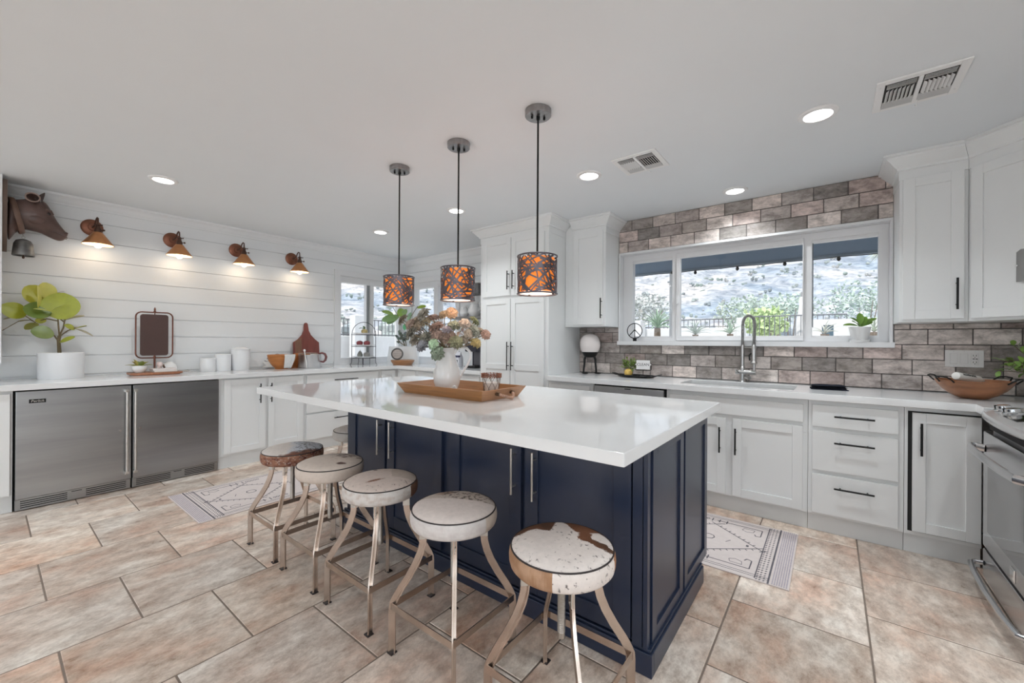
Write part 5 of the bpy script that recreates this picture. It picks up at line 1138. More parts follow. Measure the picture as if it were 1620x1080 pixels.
# canisters
def canister(px, py, r, h, lb, knob=False):
    c = xpos(px, py, -5.13); t = thing('canister', lb, 'canister', c, 0, 'white canisters')
    if knob:
        part('body', MB().lathe([(0, 0), (r*0.84, 0), (r*0.88, 0.006), (r, h*0.55), (r*0.97, h-0.045), (r*0.93, h-0.042), (0, h-0.042)], c, 44), MATTEW, t)
        part('lid', MB().lathe([(0, h-0.042), (r*0.99, h-0.042), (r*0.99, h-0.030), (r*0.6, h-0.016), (0.012, h-0.010), (0.014, h), (0, h+0.002)], c, 44), MATTEW, t)
    else:
        part('body', MB().lathe([(0, 0), (r*0.95, 0), (r, 0.006), (r, h-0.022), (r*0.98, h-0.018), (0, h-0.018)], c, 44), MATTEW, t)
        part('lid', MB().lathe([(0, h-0.018), (r*1.01, h-0.018), (r*1.01, h-0.006), (r*0.95, h), (0, h+0.002)], c, 44), MATTEW, t)
canister(329, 587.2, 0.069, 0.140, 'shortest white canister, nearest the copper-framed panel'); canister(352.5, 586.4, 0.075, 0.178, 'middle-sized white canister between the other two'); canister(380.5, 585.3, 0.092, 0.262, 'tallest white canister with a small knob, beside the wooden bowl', True)
# wooden bowl with a striped towel
BW = wood('orange_bowl_wood', (0.40, 0.145, 0.035), st=(1, 1, 5)); r_ = 0.150; c = xpos(446, 582.0, -5.00)
t = thing('wooden_bowl', 'orange-brown wooden bowl on the counter by the paddle board', 'bowl', c)
part('bowl', MB().lathe([(0, 0), (0.070, 0), (0.072, 0.010), (0.105, 0.045), (0.135, 0.095), (0.150, 0.160), (0.146, 0.164), (0.140, 0.160), (0.122, 0.10), (0.08, 0.04), (0, 0.03)], c, 48), BW, t)
m = MB(); side = Vector((_r0.x, _r0.y, 0)); bk_ = Vector((-math.sin(YAW), math.cos(YAW), 0)); n1, n2 = 22, 14; gv = []; gf = []
for i in range(n1+1):
    for j in range(n2+1):
        u, v = i/n1, j/n2; w = -0.245+0.16*u+0.015*math.sin(v*9); hh = 0.012+0.145*v*(0.75+0.25*u)-0.02*math.sin(u*7)*v; dd = 0.02+0.10*v+0.012*math.sin(u*11+v*5)
        gv.append(c+side*w+bk_*dd+Vector((0, 0, hh)))
for i in range(n1):
    for j in range(n2): a = i*(n2+1)+j; m.cur = 1 if (j % 4 == 1 and 5 < j) or j == 12 else 0; m.add([gv[a], gv[a+1], gv[a+n2+2], gv[a+n2+1]], [(0, 1, 2, 3)])
TOW = mat('white_towel', (0.68, 0.67, 0.66), 0.9, var=0.05, vscale=40, bump=0.3, bscale=200)
o = solo('dish_towel', m, [TOW, mat('grey_towel_stripe', (0.22, 0.21, 0.23), 0.9, var=0.1)], 'white dish towel with grey stripes bunched at the left of the orange-brown bowl', 'towel', c); weld(o); md = o.modifiers.new('thickness', 'SOLIDIFY'); md.thickness = 0.006
# linen draped over the bowl's right rim
m = MB(); gv = []; n1, n2 = 12, 16
for i in range(n1+1):
    for j in range(n2+1):
        u, v = i/n1, j/n2; a = YAW-0.9+0.75*u; rr = (0.110+0.058*min(1, v*3)) if v < 0.34 else (0.168-0.055*((v-0.34)/0.66)**1.6); hh = (0.13+0.04*math.sin(v*3*PI/2)) if v < 0.34 else 0.168-0.155*((v-0.34)/0.66)
        rr += 0.004*math.sin(u*14); gv.append(c+Vector((rr*math.cos(a), rr*math.sin(a), max(0.006, hh))))
for i in range(n1):
    for j in range(n2): a = i*(n2+1)+j; m.cur = 0; m.add([gv[a], gv[a+1], gv[a+n2+2], gv[a+n2+1]], [(0, 1, 2, 3)])
o = solo('linen_napkin', m, [TOW, mat('grey_towel_stripe')], 'white linen napkin draped over the right rim of the orange-brown bowl', 'napkin', c); weld(o); md = o.modifiers.new('thickness', 'SOLIDIFY'); md.thickness = 0.004
# paddle cutting board leaning on the wall
pad = [(2.335, 0.0), (2.645, 0.0), (2.652, 0.16), (2.650, 0.305), (2.600, 0.345), (2.550, 0.400), (2.525, 0.455), (2.516, 0.53), (2.512, 0.545), (2.495, 0.555), (2.478, 0.545), (2.472, 0.53), (2.464, 0.455), (2.440, 0.400), (2.390, 0.345), (2.332, 0.305), (2.328, 0.16)]
lean = lambda u, v, h: (XL+0.052-v*0.085+h, u, CZ+v*0.997)
m = MB(); m.prism([p for p in pad], 0.0, 0.020, lean)
pw = mat('dark_red_board_wood', (0.20, 0.055, 0.042), 0.42, var=0.2, vscale=7, stretch=(1, 8, 1))
t = thing('cutting_board', 'dark red-brown paddle cutting board leaning on the shiplap wall', 'cutting board', (XL+0.06, 2.49, CZ)); part('blade', m, pw, t)
part('inlay', MB().prism([(2.352, 0.02), (2.430, 0.02), (2.430, 0.372), (2.405, 0.352), (2.352, 0.318)], 0.0202, 0.0212, lean), mat('olive_brown_inlay', (0.21, 0.105, 0.065), 0.42, var=0.2, vscale=9, stretch=(1, 8, 1)), t, smooth=0)
# orange round board behind the jug
m = MB(); ob = [(2.335+0.02, 0), (2.60, 0), (2.612, 0.13), (2.585, 0.165), (2.50, 0.178), (2.42, 0.172), (2.36, 0.150), (2.325, 0.11), (2.33, 0.02)]
m.prism(ob, 0, 0.022, lambda u, v, h: (XL+0.118-v*0.12+h, u-0.09, CZ+v)); solo('serving_board', m, wood('orange_board_wood', (0.45, 0.15, 0.04)), 'low orange wooden board standing behind the steel jug', 'serving board', (XL+0.12, 2.4, CZ))
c = xpos(490, 578.8, -5.02); t = thing('metal_jug', 'steel jug with a dark red leather-wrapped handle beside the orange-brown bowl', 'jug', c); dpj = 0.6133*-c.x+0.7898*c.y
part('body', MB().lathe([(0, 0), (0.128, 0), (0.130, 0.004), (0.127, 0.150), (0.130, 0.158), (0.127, 0.160), (0.123, 0.15), (0.122, 0.02), (0, 0.02)], c, 48), mat('satin_jug_steel', (0.62, 0.62, 0.63), 0.30, 1.0, var=0.08, vscale=10), t)
hp = [c+side*x+Vector((0, 0, z)) for x, z in ((0.115, 0.172), (0.15, 0.178), (0.185, 0.165), (0.200, 0.130), (0.190, 0.090), (0.165, 0.068), (0.128, 0.075))]
part('handle', MB().tube(hp, [0.010, 0.012, 0.014, 0.015, 0.014, 0.012, 0.008], 12), mat('maroon_leather', (0.17, 0.06, 0.06), 0.5, var=0.15), t, label='dark red handle')
part('rim_band', MB().tube([c+side*x-bk_*0.05+Vector((0, 0, z)) for x, z in ((-0.11, 0.168), (0.0, 0.176), (0.115, 0.172))], 0.008, 10), mat('aged_rope', (0.30, 0.22, 0.18), 0.7, var=0.5, vscale=60), t)
f_ = c-bk_*0.140; m = MB(); sp = [f_+side*x+Vector((0, 0, z)) for x, z in ((0.005, 0.205), (0.010, 0.17), (0.020, 0.11), (0.030, 0.05), (0.034, 0.004))]
m.tube(sp, [0.010, 0.007, 0.011, 0.014, 0.011], 10, flat=(1.2, 0.6)).ball(sp[0]+Vector((0, 0, 0.004)), (0.014, 0.014, 0.016), 12)
solo('ceramic_spoon', m, CERAM, 'white ceramic spoon propped against the front of the steel jug', 'spoon', f_)
# three-tier stand with plates and fruit
c = Vector((-5.06, 3.20, CZ)); ax_ = side.copy(); t = thing('tiered_stand', 'dark wire three-tier plate stand in front of the corner window', 'plate stand', c); m = MB(); hw = 0.163
for dq in (-0.0,):
    pts = [c+ax_*(-hw-0.022)+Vector((0, 0, 0.003)), c+ax_*(-hw-0.006)+Vector((0, 0, 0.02)), c+ax_*(-hw)+Vector((0, 0, 0.06)), c+ax_*(-hw)+Vector((0, 0, 0.42))]
    for k in range(1, 12): a = PI-PI*k/12; pts.append(c+ax_*(hw*math.cos(a))+Vector((0, 0, 0.42+0.163*math.sin(a))))
    pts += [c+ax_*hw+Vector((0, 0, 0.42)), c+ax_*hw+Vector((0, 0, 0.06)), c+ax_*(hw+0.006)+Vector((0, 0, 0.02)), c+ax_*(hw+0.022)+Vector((0, 0, 0.003))]; m.tube(pts, 0.0042, 8)
part('arch', m, mat('stand_wire', (0.07, 0.065, 0.07), 0.45, 0.7, var=0.1), t)
TZ = (0.095, 0.252, 0.412)
for z in TZ:
    m = MB(); m.tube([c+Vector((hw*math.cos(2*PI*k/40), hw*math.sin(2*PI*k/40)*0.98, z)) for k in range(40)], 0.0035, 6, closed=True)
    if z == TZ[0]:
        for s in (-1, 1): q0 = c-bk_*0.10+ax_*0.03*s; m.tube([q0+Vector((0, 0, z)), q0+Vector((0, 0, 0.05)), q0-bk_*0.015+ax_*0.006*s+Vector((0, 0, 0.003))], 0.0035, 6)
        for s in (-1, 1): q0 = c+bk_*0.10+ax_*0.05*s; m.tube([q0+Vector((0, 0, z)), q0+Vector((0, 0, 0.003))], 0.0035, 6)
    part('ring', m, mat('stand_wire'), t)
for z, lb in zip(TZ, ('white plate on the lowest tier holding grey pears', 'white plate on the middle tier holding red fruit', 'white plate on the top tier holding a yellow-green fruit')):
    solo('plate', MB().lathe([(0, 0.004), (0.09, 0.004), (0.105, 0.010), (0.150, 0.020), (0.152, 0.023), (0.149, 0.024), (0.104, 0.015), (0.088, 0.009), (0, 0.009)], (c.x, c.y, CZ+z), 40), CERAM, lb, 'plate', (c.x, c.y, CZ+z), group='plates on the tiered stand')
def fruit(name, lb, x, d, z, prof, col, leafc=None, grp=None, rough=0.4):
    p = c+ax_*x+bk_*d+Vector((0, 0, z)); t = thing(name, lb, 'fruit', p, 0, grp); part('flesh', MB().lathe(prof, p, 24), mat(name+'_skin'+str(round(col[0], 2)), col, rough, var=0.2, vscale=20), t)
    h = prof[-1][1]; part('stem', MB().tube([p+Vector((0, 0, h-0.006)), p+Vector((0.003, 0, h+0.008)), p+Vector((0.008, 0.002, h+0.014))], 0.0025, 6), STEMB, t)
    if leafc:
        m = MB(); m.col = leafc; m.leaf(p+Vector((0, 0, h)), p-ax_*0.075+Vector((0, 0, h+0.012)), (0, 0, 1), 0.05, 0.15, 0.3); m.leaf(p+Vector((0, 0, h)), p-ax_*0.02+Vector((0, 0, h+0.05)), (1, 0, 0.3), 0.035, 0.15, 0.3); part('leaf', m, LEAFG, t)
PEAR = [(0, 0), (0.022, 0.002), (0.036, 0.018), (0.038, 0.034), (0.028, 0.056), (0.018, 0.074), (0.012, 0.084), (0, 0.088)]; APP = [(0, 0.003), (0.018, 0), (0.038, 0.014), (0.044, 0.034), (0.040, 0.054), (0.022, 0.066), (0.008, 0.063), (0, 0.060)]
fruit('pear', 'grey-green pear on the lowest plate of the tiered stand', -0.04, -0.03, TZ[0]+0.010, PEAR, (0.26, 0.27, 0.24)); fruit('artichoke', 'round grey fruit beside the pear on the lowest plate', 0.052, -0.03, TZ[0]+0.010, APP, (0.27, 0.265, 0.25))
fruit('pomegranate', 'red fruit at the left of the middle plate', -0.045, -0.03, TZ[1]+0.010, APP, (0.26, 0.055, 0.065), None, 'red fruit on the tiered stand'); fruit('pomegranate', 'red fruit at the right of the middle plate', 0.050, -0.02, TZ[1]+0.010, APP, (0.25, 0.05, 0.06), None, 'red fruit on the tiered stand')
fruit('lemon', 'yellow-green fruit with a leaf on the top plate', 0.02, -0.03, TZ[2]+0.010, APP, (0.46, 0.36, 0.16), (0.13, 0.20, 0.09))
# planter, round sign, wooden riser in the corner
pc = at(638, 570, 5.98); pc.z = CZ; Mx = Matrix(((ax_.x, bk_.x, 0, pc.x), (ax_.y, bk_.y, 0, pc.y), (0, 0, 1, CZ), (0, 0, 0, 1)))
t = thing('ceramic_planter', 'wide white ceramic planter in the corner holding trailing plants', 'planter', pc, YAW); m = MB(); rings = []
for z, sx, sy in ((0.0, 0.225, 0.075), (0.010, 0.228, 0.077), (0.245, 0.196, 0.062), (0.25, 0.193, 0.060), (0.247, 0.185, 0.054), (0.16, 0.185, 0.054)):
    rings.append([Mx @ Vector((x*sx, y*sy, z)) for x, y in rrect(-1, 1, -1, 1, 0.30, 5)])
part('pot', m.loft(rings), CERAM, t); part('rim', MB().box(0.0, 0.15, -0.058, 0.050, 0.2455, 0.249, 0.001, Mx), wood('planter_wood', (0.30, 0.20, 0.13)), t, smooth=0)
JAD = mat('jade_leaf', (0.2, 0.25, 0.2), 0.5, attr='Col', var=0.1); m = MB(); q = random.Random(12); st_ = MB()
def pp(px, py, dd=0.0): return at(px, py, 5.98+dd)
for pts in ([(641, 547), (632, 541), (626, 531)], [(641, 547), (636, 534), (631, 526)], [(643, 547), (641, 536), (640, 526)], [(640, 545), (637, 538), (635, 531)]):
    P_ = [pp(*p) for p in pts]; st_.tube(P_, 0.006, 6)
    for k in range(6):
        b = P_[1].lerp(P_[2], k/5); d = Vector((q.gauss(0, 1), q.gauss(0, 1), q.gauss(0.3, 1))).normalized(); m.col = (0.13*LV(q), 0.15*LV(q), 0.14*LV(q)); m.ball(b+d*0.018, (0.022, 0.014, 0.026), 8, Matrix.Rotation(q.uniform(0, 3), 3, 'X'))
part('jade_branch', m, JAD, t); part('jade_stem', st_, STEMB, t)
for pts in ([(652, 547), (648, 530), (640, 512), (632, 503), (621, 485)], [(652, 547), (650, 525), (646, 508), (655, 493), (661, 484)]): part('branch', MB().tube([pp(*p) for p in pts], 0.004, 6), STEMB, t)
for b, tp, w, cl in (((622, 497), (604, 492), 7, (0.27, 0.40, 0.10)), ((630, 503), (604, 506), 15, (0.22, 0.36, 0.14)), ((631, 500), (612, 511), 15, (0.19, 0.31, 0.11)), ((638, 502), (632, 488), 13, (0.24, 0.40, 0.07)), ((637, 500), (643, 489), 9, (0.24, 0.38, 0.14)), ((660, 487), (674, 484.5), 6.5, (0.34, 0.46, 0.06)), ((640, 522), (641, 512), 6, (0.10, 0.45, 0.20)), ((648, 520), (655, 506), 8, (0.18, 0.34, 0.2)), ((646, 508), (650, 494), 7, (0.25, 0.4, 0.25))):
    m = MB(); m.col = cl; m.leaf(pp(*b), pp(*tp, 0.02), (0.5, -0.6, 0.5), w*0.0092, 0.08, 0.1, 8, oval); part('leaf', m, LEAFG, t, smooth=50)

dc = cpos(637, 575.2, 0.155); dc.z = CZ; dc = at(637, 570, 5.72); dc.z = CZ
t = solo('wooden_riser', MB().lathe([(0, 0), (0.125, 0), (0.135, 0.012), (0.158, 0.050), (0.160, 0.062), (0.156, 0.066), (0, 0.066)], dc, 48), wood('warm_riser_wood', (0.36, 0.17, 0.075), st=(1, 1, 7)), 'round warm wooden riser lying in front of the white corner planter', 'wooden riser', dc)
sc_ = at(628.5, 557, 5.70); sz = CZ+0.066+0.083; sc_.z = sz; Ms = frame_M((sc_.x, sc_.y, sz), ax_, Vector((0, 0, 1))) @ Matrix.Rotation(R(-8), 4, 'X')
t = thing('round_sign', 'small round grey-rimmed sign with lettering propped before the white planter', 'sign', (sc_.x, sc_.y, CZ+0.066))
part('rim', MB().lathe([(0.064, -0.008), (0.083, -0.008), (0.084, 0.008), (0.066, 0.012), (0.064, 0.008)], (0, 0, 0), 36, Ms), mat('dark_sign_rim', (0.10, 0.095, 0.09), 0.6, var=0.2), t)
part('face', MB().lathe([(0, -0.006), (0.066, -0.006), (0.066, 0.004), (0, 0.004)], (0, 0, 0), 36, Ms), mat('pale_sign_face', (0.50, 0.44, 0.41), 0.7, var=0.1), t)
m = MB(); q = random.Random(5)
for row, (w, n) in enumerate(((0.07, 5), (0.10, 7), (0.085, 6))):
    for k in range(n):
        x = -w/2+w*k/(n-1); y = 0.030-row*0.028; m.tube([Ms @ Vector((x-0.005, y-0.008, 0.005)), Ms @ Vector((x+q.uniform(-0.003, 0.003), y+0.009, 0.005)), Ms @ Vector((x+0.005, y-0.006+q.uniform(0, 0.006), 0.005))], 0.0014, 5)
part('lettering', m, BLACK, t)
# coffee corner
c = Vector((-3.53, 3.80, CZ)); t = thing('coffee_maker', 'dark coffee maker on the counter beside the tall pantry', 'coffee maker', c); DK = mat('navy_black_plastic', (0.022, 0.022, 0.035), 0.35, var=0.1)
part('body', MB().box(c.x-0.09, c.x+0.11, c.y+0.03, c.y+0.17, CZ, CZ+0.30, 0.015).box(c.x-0.09, c.x+0.11, c.y-0.11, c.y+0.04, CZ+0.20, CZ+0.31, 0.02), DK, t); part('drip_tray', MB().box(c.x-0.085, c.x+0.105, c.y-0.12, c.y+0.03, CZ, CZ+0.025, 0.006), BLACK, t)
part('front_panel', MB().box(c.x-0.05, c.x+0.07, c.y+0.02, c.y+0.032, CZ+0.03, CZ+0.195, 0.004), mat('grey_plastic', (0.14, 0.14, 0.16), 0.4, var=0.1), t)
c = Vector((-3.79, 3.74, CZ)); t = thing('coffee_bag', 'white coffee bag with a dark blue top and black label behind the pitcher handle', 'bag', c)
part('bag', MB().loft([[(c.x+x*sx, c.y+y*sy, CZ+z) for x, y in rrect(-1, 1, -1, 1, 0.3, 4)] for z, sx, sy in ((0, 0.06, 0.045), (0.01, 0.065, 0.05), (0.12, 0.064, 0.046), (0.165, 0.062, 0.02), (0.19, 0.062, 0.006))]), mat('white_bag', (0.62, 0.62, 0.66), 0.6, var=0.05), t)
part('top_band', MB().box(c.x-0.064, c.x+0.064, c.y-0.047, c.y-0.012, CZ+0.125, CZ+0.150, 0.004), mat('navy_band', (0.035, 0.035, 0.085), 0.6, var=0.1), t); part('label', MB().box(c.x-0.05, c.x+0.05, c.y-0.053, c.y-0.046, CZ+0.03, CZ+0.095, 0.001), BLACK, t, label='black label')
# shelves beside the back corner window
solo('wall_shelf', MB().box(-4.04, -3.094, 3.83, 4.048, 1.545, 1.575, 0.003), mat('grey_shelf', (0.20, 0.195, 0.19), 0.5, var=0.1), 'grey shelf holding two white pitchers left of the tall pantry', 'shelf', (-3.57, 3.94, 1.545))
solo('wall_shelf', MB().box(-4.04, -3.094, 3.83, 4.048, 1.995, 2.025, 0.003), CAB, 'white upper shelf left of the tall pantry', 'shelf', (-3.57, 3.94, 1.995))
solo('shelf_speaker', MB().box(-3.80, -3.55, 3.87, 4.03, 1.860, 1.9945, 0.006), mat('mid_grey_box', (0.16, 0.16, 0.165), 0.6, var=0.1), 'grey box fixed under the white upper shelf', 'box', (-3.68, 3.95, 1.86))
def shelf_pitcher(x, s, lb):
    c = Vector((x, 3.93, 1.5755)); t = thing('white_pitcher', lb, 'pitcher', c, 0, 'pitchers on the grey shelf')
    part('body', MB().lathe([(0, 0), (0.045*s, 0), (0.060*s, 0.03*s), (0.066*s, 0.06*s), (0.050*s, 0.10*s), (0.040*s, 0.125*s), (0.048*s, 0.145*s), (0.044*s, 0.145*s), (0.036*s, 0.125*s), (0, 0.12*s)], c, 28), CERAM, t)
    part('handle', MB().tube([c+Vector((0.038*s, 0, 0.135*s)), c+Vector((0.075*s, 0, 0.13*s)), c+Vector((0.085*s, 0, 0.09*s)), c+Vector((0.062*s, 0, 0.05*s))], 0.006*s, 8), CERAM, t)
shelf_pitcher(-3.86, 0.98, 'smaller white pitcher on the grey shelf'); shelf_pitcher(-3.68, 1.25, 'larger white pitcher on the grey shelf nearest the pantry')

# ------------------------------------------------------------------ cow head on the wall return
XC = -5.075
t = thing('cow_head_sculpture', 'brown carved cow head with collar on a wooden plaque at the far left', 'wall sculpture', (XC, 0.084, 2.2))
PLQ = mat('plaque_wood', (0.13, 0.085, 0.065), 0.65, var=0.35, vscale=8, stretch=(1, 1, 0.3), bump=0.3)
def sh(z): return (z-2.2)
sh_out = [(-0.12, 2.46), (0.12, 2.46), (0.135, 2.30), (0.12, 2.10), (0.06, 1.97), (0.0, 1.925), (-0.06, 1.97), (-0.12, 2.10), (-0.135, 2.30)]
part('plaque', MB().prism(sh_out, 0.084, 0.108, lambda u, v, h: (XC+u, h, v)), PLQ, t)
def cw(px, py): p = onx(px, py, XC); return (p.y, p.z)
secs = [((10.4, 313), (10.6, 385), 0.080), ((17, 314.5), (17, 377), 0.080), ((25, 315.5), (25, 367.5), 0.076), ((36, 315), (34, 362.5), 0.078), ((46, 313.8), (42, 363.5), 0.083), ((56, 313.5), (50, 365.5), 0.087), ((65, 316), (58, 367), 0.086), ((73, 321), (66, 369.5), 0.080), ((79, 329), (73, 373), 0.068),
        ((85, 341), (80, 376.5), 0.055), ((91, 351), (86, 379), 0.046), ((97.5, 359.5), (92, 381), 0.042), ((103, 366), (97, 381), 0.044), ((106.5, 370), (101, 380), 0.040), ((107.5, 373), (103, 378.5), 0.022)]
rings = []
for tp, bt, w in secs:
    y0, z0 = cw(*tp); y1, z1 = cw(*bt); c0 = Vector((XC, (y0+y1)/2, (z0+z1)/2)); up = Vector((0, y0-y1, z0-z1))/2; rg = []
    for k in range(24):
        a = 2*PI*k/24; s = math.copysign(abs(math.cos(a))**0.85, math.cos(a)); rg.append(c0+up*s+Vector((w*math.sin(a)*(1-0.22*max(0, -s)), 0, 0)))
    rings.append(rg)
COWM = mat('carved_brown_cow', (0.10, 0.058, 0.049), 0.36, var=0.45, vscale=11, bump=0.5, bscale=28)
hd = part('head', MB().loft(rings), COWM, t, sub=1, smooth=60)
m = MB()
for s in (-1, 1):
    ye, ze = cw(76.5, 341.5); m.ball((XC+s*0.058, ye-0.004, ze+0.004), (0.014, 0.016, 0.013), 12)
part('eye', m, mat('dark_glossy_eye', (0.03, 0.02, 0.018), 0.12, var=0.1), hd)
m = MB()
for s in (-1, 1):
    ye, ze = cw(75.5, 337.5); m.tube([(XC+s*0.055, ye-0.035, ze-0.004), (XC+s*0.068, ye-0.012, ze+0.014), (XC+s*0.066, ye+0.012, ze+0.008), (XC+s*0.054, ye+0.028, ze-0.016)], [0.006, 0.010, 0.010, 0.005], 8)
    yn, zn = cw(103.5, 370); m.ball((XC+s*0.030, yn, zn), (0.016, 0.014, 0.011), 10)
    pm = [cw(106, 377.5), cw(98, 374), cw(88, 369.5), cw(82, 367)]; m.tube([(XC+s*w, a, b) for (a, b), w in zip(pm, (0.030, 0.041, 0.046, 0.048))], [0.004, 0.005, 0.004, 0.002], 8)
    yc, zc = cw(56, 347); m.ball((XC+s*0.050, yc, zc), (0.034, 0.062, 0.052), 18)
part('facial_relief', m, COWM, hd)
for s in (-1, 1):       # ears: curled cups
    y, z = cw(57, 321); bse = Vector((XC+s*0.068, y, z)); m = MB(); rg = []
    prof_e = ((0.0, 0.012), (0.02, 0.026), (0.045, 0.036), (0.068, 0.040), (0.074, 0.038), (0.070, 0.032), (0.050, 0.026), (0.030, 0.014), (0.024, 0.003))
    for xx, r in prof_e:
        c_ = bse+Vector((s*xx, -0.006-0.25*xx, 0.010))
        rg.append([c_+Vector((0, r*1.05*math.cos(2*PI*k/18), r*0.92*math.sin(2*PI*k/18)-(0.012 if k in (0, 1, 17) else 0))) for k in range(18)])
    m.loft(rg); part('ear', m, COWM, t, smooth=60)
    e = bse+Vector((s*0.072, -0.024, 0.010)); m = MB(); m.tube([e+Vector((0, 0.0375*math.cos(2*PI*k/24), 0.033*math.sin(2*PI*k/24))) for k in range(24)], 0.0055, 7, closed=True); part('ear_rim', m, mat('light_brown_edge', (0.24, 0.165, 0.14), 0.5, var=0.2), t)
    yh, zh = cw(64, 318); m = MB(); m.tube([(XC+s*0.040, yh-0.015, zh-0.015), (XC+s*0.050, yh, zh+0.02), (XC+s*0.052, yh+0.012, zh+0.045), (XC+s*0.050, yh+0.020, zh+0.062)], [0.024, 0.019, 0.011, 0.002], 10, flat=(1, 0.7)); part('horn', m, mat('dark_horn', (0.06, 0.038, 0.035), 0.45, var=0.2), t)
m = MB()
for k in range(7): y, z = cw(48+k*2.6, 314-0.6*math.sin(k)); m.ball((XC+0.02*math.sin(k*2.1), y, z), (0.026, 0.016, 0.012), 10)
part('forelock', m, mat('dark_horn'), t)
# collar
ct_, cb_ = Vector((XC, *cw(17.5, 313))), Vector((XC, *cw(35, 368.5))); cc = (ct_+cb_)/2; upv = (ct_-cb_)/2; m = MB()
pts = [cc+upv*math.cos(2*PI*k/40)*1.02+Vector((0.094*math.sin(2*PI*k/40), 0, 0)) for k in range(40)]; m.tube(pts, 0.008, 8, closed=True, flat=(0.55, 2.1))
part('collar', m, mat('collar_leather', (0.15, 0.085, 0.06), 0.45, var=0.25, vscale=14), t)
bp_ = Vector((XC, *cw(37, 377))); m = MB(); m.tube([cb_+Vector((0, 0.002, -0.004)), bp_+Vector((0, 0, 0.016))], 0.0035, 6); m.tube([bp_+Vector((0, 0.009*math.cos(k*PI/5), 0.008+0.009*math.sin(k*PI/5))) for k in range(10)], 0.002, 6, closed=True)
part('bell_hook', m, NICKEL, t)
ztop, zbot = cw(36.8, 378.5)[1], cw(36.8, 404.5)[1]; H = ztop-zbot
solo_b = thing('cow_bell', 'grey metal bell hanging from the collar of the cow head', 'bell', (bp_.x, bp_.y, zbot))
part('body', MB().lathe([(0.060, 0), (0.061, 0.004), (0.056, H*0.45), (0.052, H*0.72), (0.040, H*0.92), (0.018, H), (0, H), (0, H-0.004), (0.036, H*0.88), (0.048, H*0.70), (0.054, H*0.4), (0.057, 0.0)], (bp_.x, bp_.y, zbot), 32), mat('dull_bell_metal', (0.17, 0.165, 0.16), 0.45, 0.75, var=0.35, vscale=22), solo_b)
part('clapper', MB().cyl((bp_.x, bp_.y, zbot+0.06), (bp_.x, bp_.y, zbot-0.004), 0.004, n=8).ball((bp_.x, bp_.y, zbot-0.012), (0.008, 0.008, 0.012), 10), BRONZE, solo_b)

# ------------------------------------------------------------------ on the island
TW = mat('honey_tray_wood', (0.36, 0.165, 0.06), 0.38, var=0.25, vscale=5, stretch=(1.2, 14, 14), detail=6)
TW2 = mat('honey_tray_wood_end', (0.40, 0.20, 0.10), 0.38, var=0.22, vscale=5, stretch=(14, 1.2, 14), detail=6)
x0, x1, y0, y1 = -2.165, -1.500, 1.665, 1.992; F, TH, HT = 0.036, 0.011, 0.062
t = thing('wooden_tray', 'honey-coloured wooden tray with rope handles on the island top', 'tray', ((x0+x1)/2, (y0+y1)/2, CZ))
def slope(p, q, o):
    # sloped side board from foot p to q, leaning out by vector o
    P, Q, O = Vector((*p, CZ+0.0005)), Vector((*q, CZ+0.0005)), Vector((*o, 0)); n = O.normalized()*TH; up = Vector((0, 0, HT)); d = (Q-P).normalized(); e = d*F
    return MB().loft([[P, P-n*-0+up*0, P+O+up-e, P+O+up-e-n, P-n+d*TH], [Q, Q, Q+O+up+e, Q+O+up+e-n, Q-n-d*TH]])
def side_board(a, b, o, mt):
    A, B, O = Vector((*a, CZ+0.0005)), Vector((*b, CZ+0.0005)), Vector((*o, 0)); d = (B-A).normalized(); n = O.normalized(); up = Vector((0, 0, HT)); ev = d*F
    m = MB(); m.loft([[A, A+O+up-ev, A+O+up-ev+d*TH-n*TH, A+d*TH-n*TH], [B, B+O+up+ev, B+O+up+ev-d*TH-n*TH, B-d*TH-n*TH]]); return part('side', m, mt, t, smooth=0)
side_board((x0, y0), (x1, y0), (0, -F), TW); side_board((x1, y1), (x0, y1), (0, F), TW); e1 = side_board((x1, y0), (x1, y1), (F, 0), TW2); e2 = side_board((x0, y1), (x0, y0), (-F, 0), TW2)
part('bottom', MB().box(x0+0.004, x1-0.004, y0+0.004, y1-0.004, CZ+0.0005, CZ+0.012), TW, t, smooth=0)
ROPE = mat('twisted_rope', (0.40, 0.24, 0.17), 0.85, var=0.35, vscale=70)
for sx, X_ in ((1, x1), (-1, x0)):
    m = MB(); xa = X_+sx*0.022; K = []
    for i in range(41):
        q = i/40; y = 1.762+0.130*q; s = math.sin(PI*q); K.append(Vector((xa+sx*(0.012+0.048*s**0.7), y+0.012*math.cos(PI*q)*s, CZ+0.036-0.022*s)))
    for ph in (0, 2.1, 4.2):
        pts = []
        for i, p in enumerate(K): tg = (K[min(i+1, 40)]-K[max(i-1, 0)]).normalized(); a = tg.cross(Vector((0, 0, 1))).normalized(); b = tg.cross(a); w = ph+i*0.75; pts.append(p+(a*math.cos(w)+b*math.sin(w))*0.0042)
        m.tube(pts, 0.0048, 7)
    part('rope_handle', m, ROPE, t); m = MB()
    for q in (K[0], K[-1]): m.cyl(q+Vector((-sx*0.012, 0, 0)), q+Vector((sx*0.012, 0, 0)), 0.0095, n=14)
    part('grommet', m, mat('tray_grommet', (0.13, 0.09, 0.06), 0.5, 0.6, var=0.2), t)
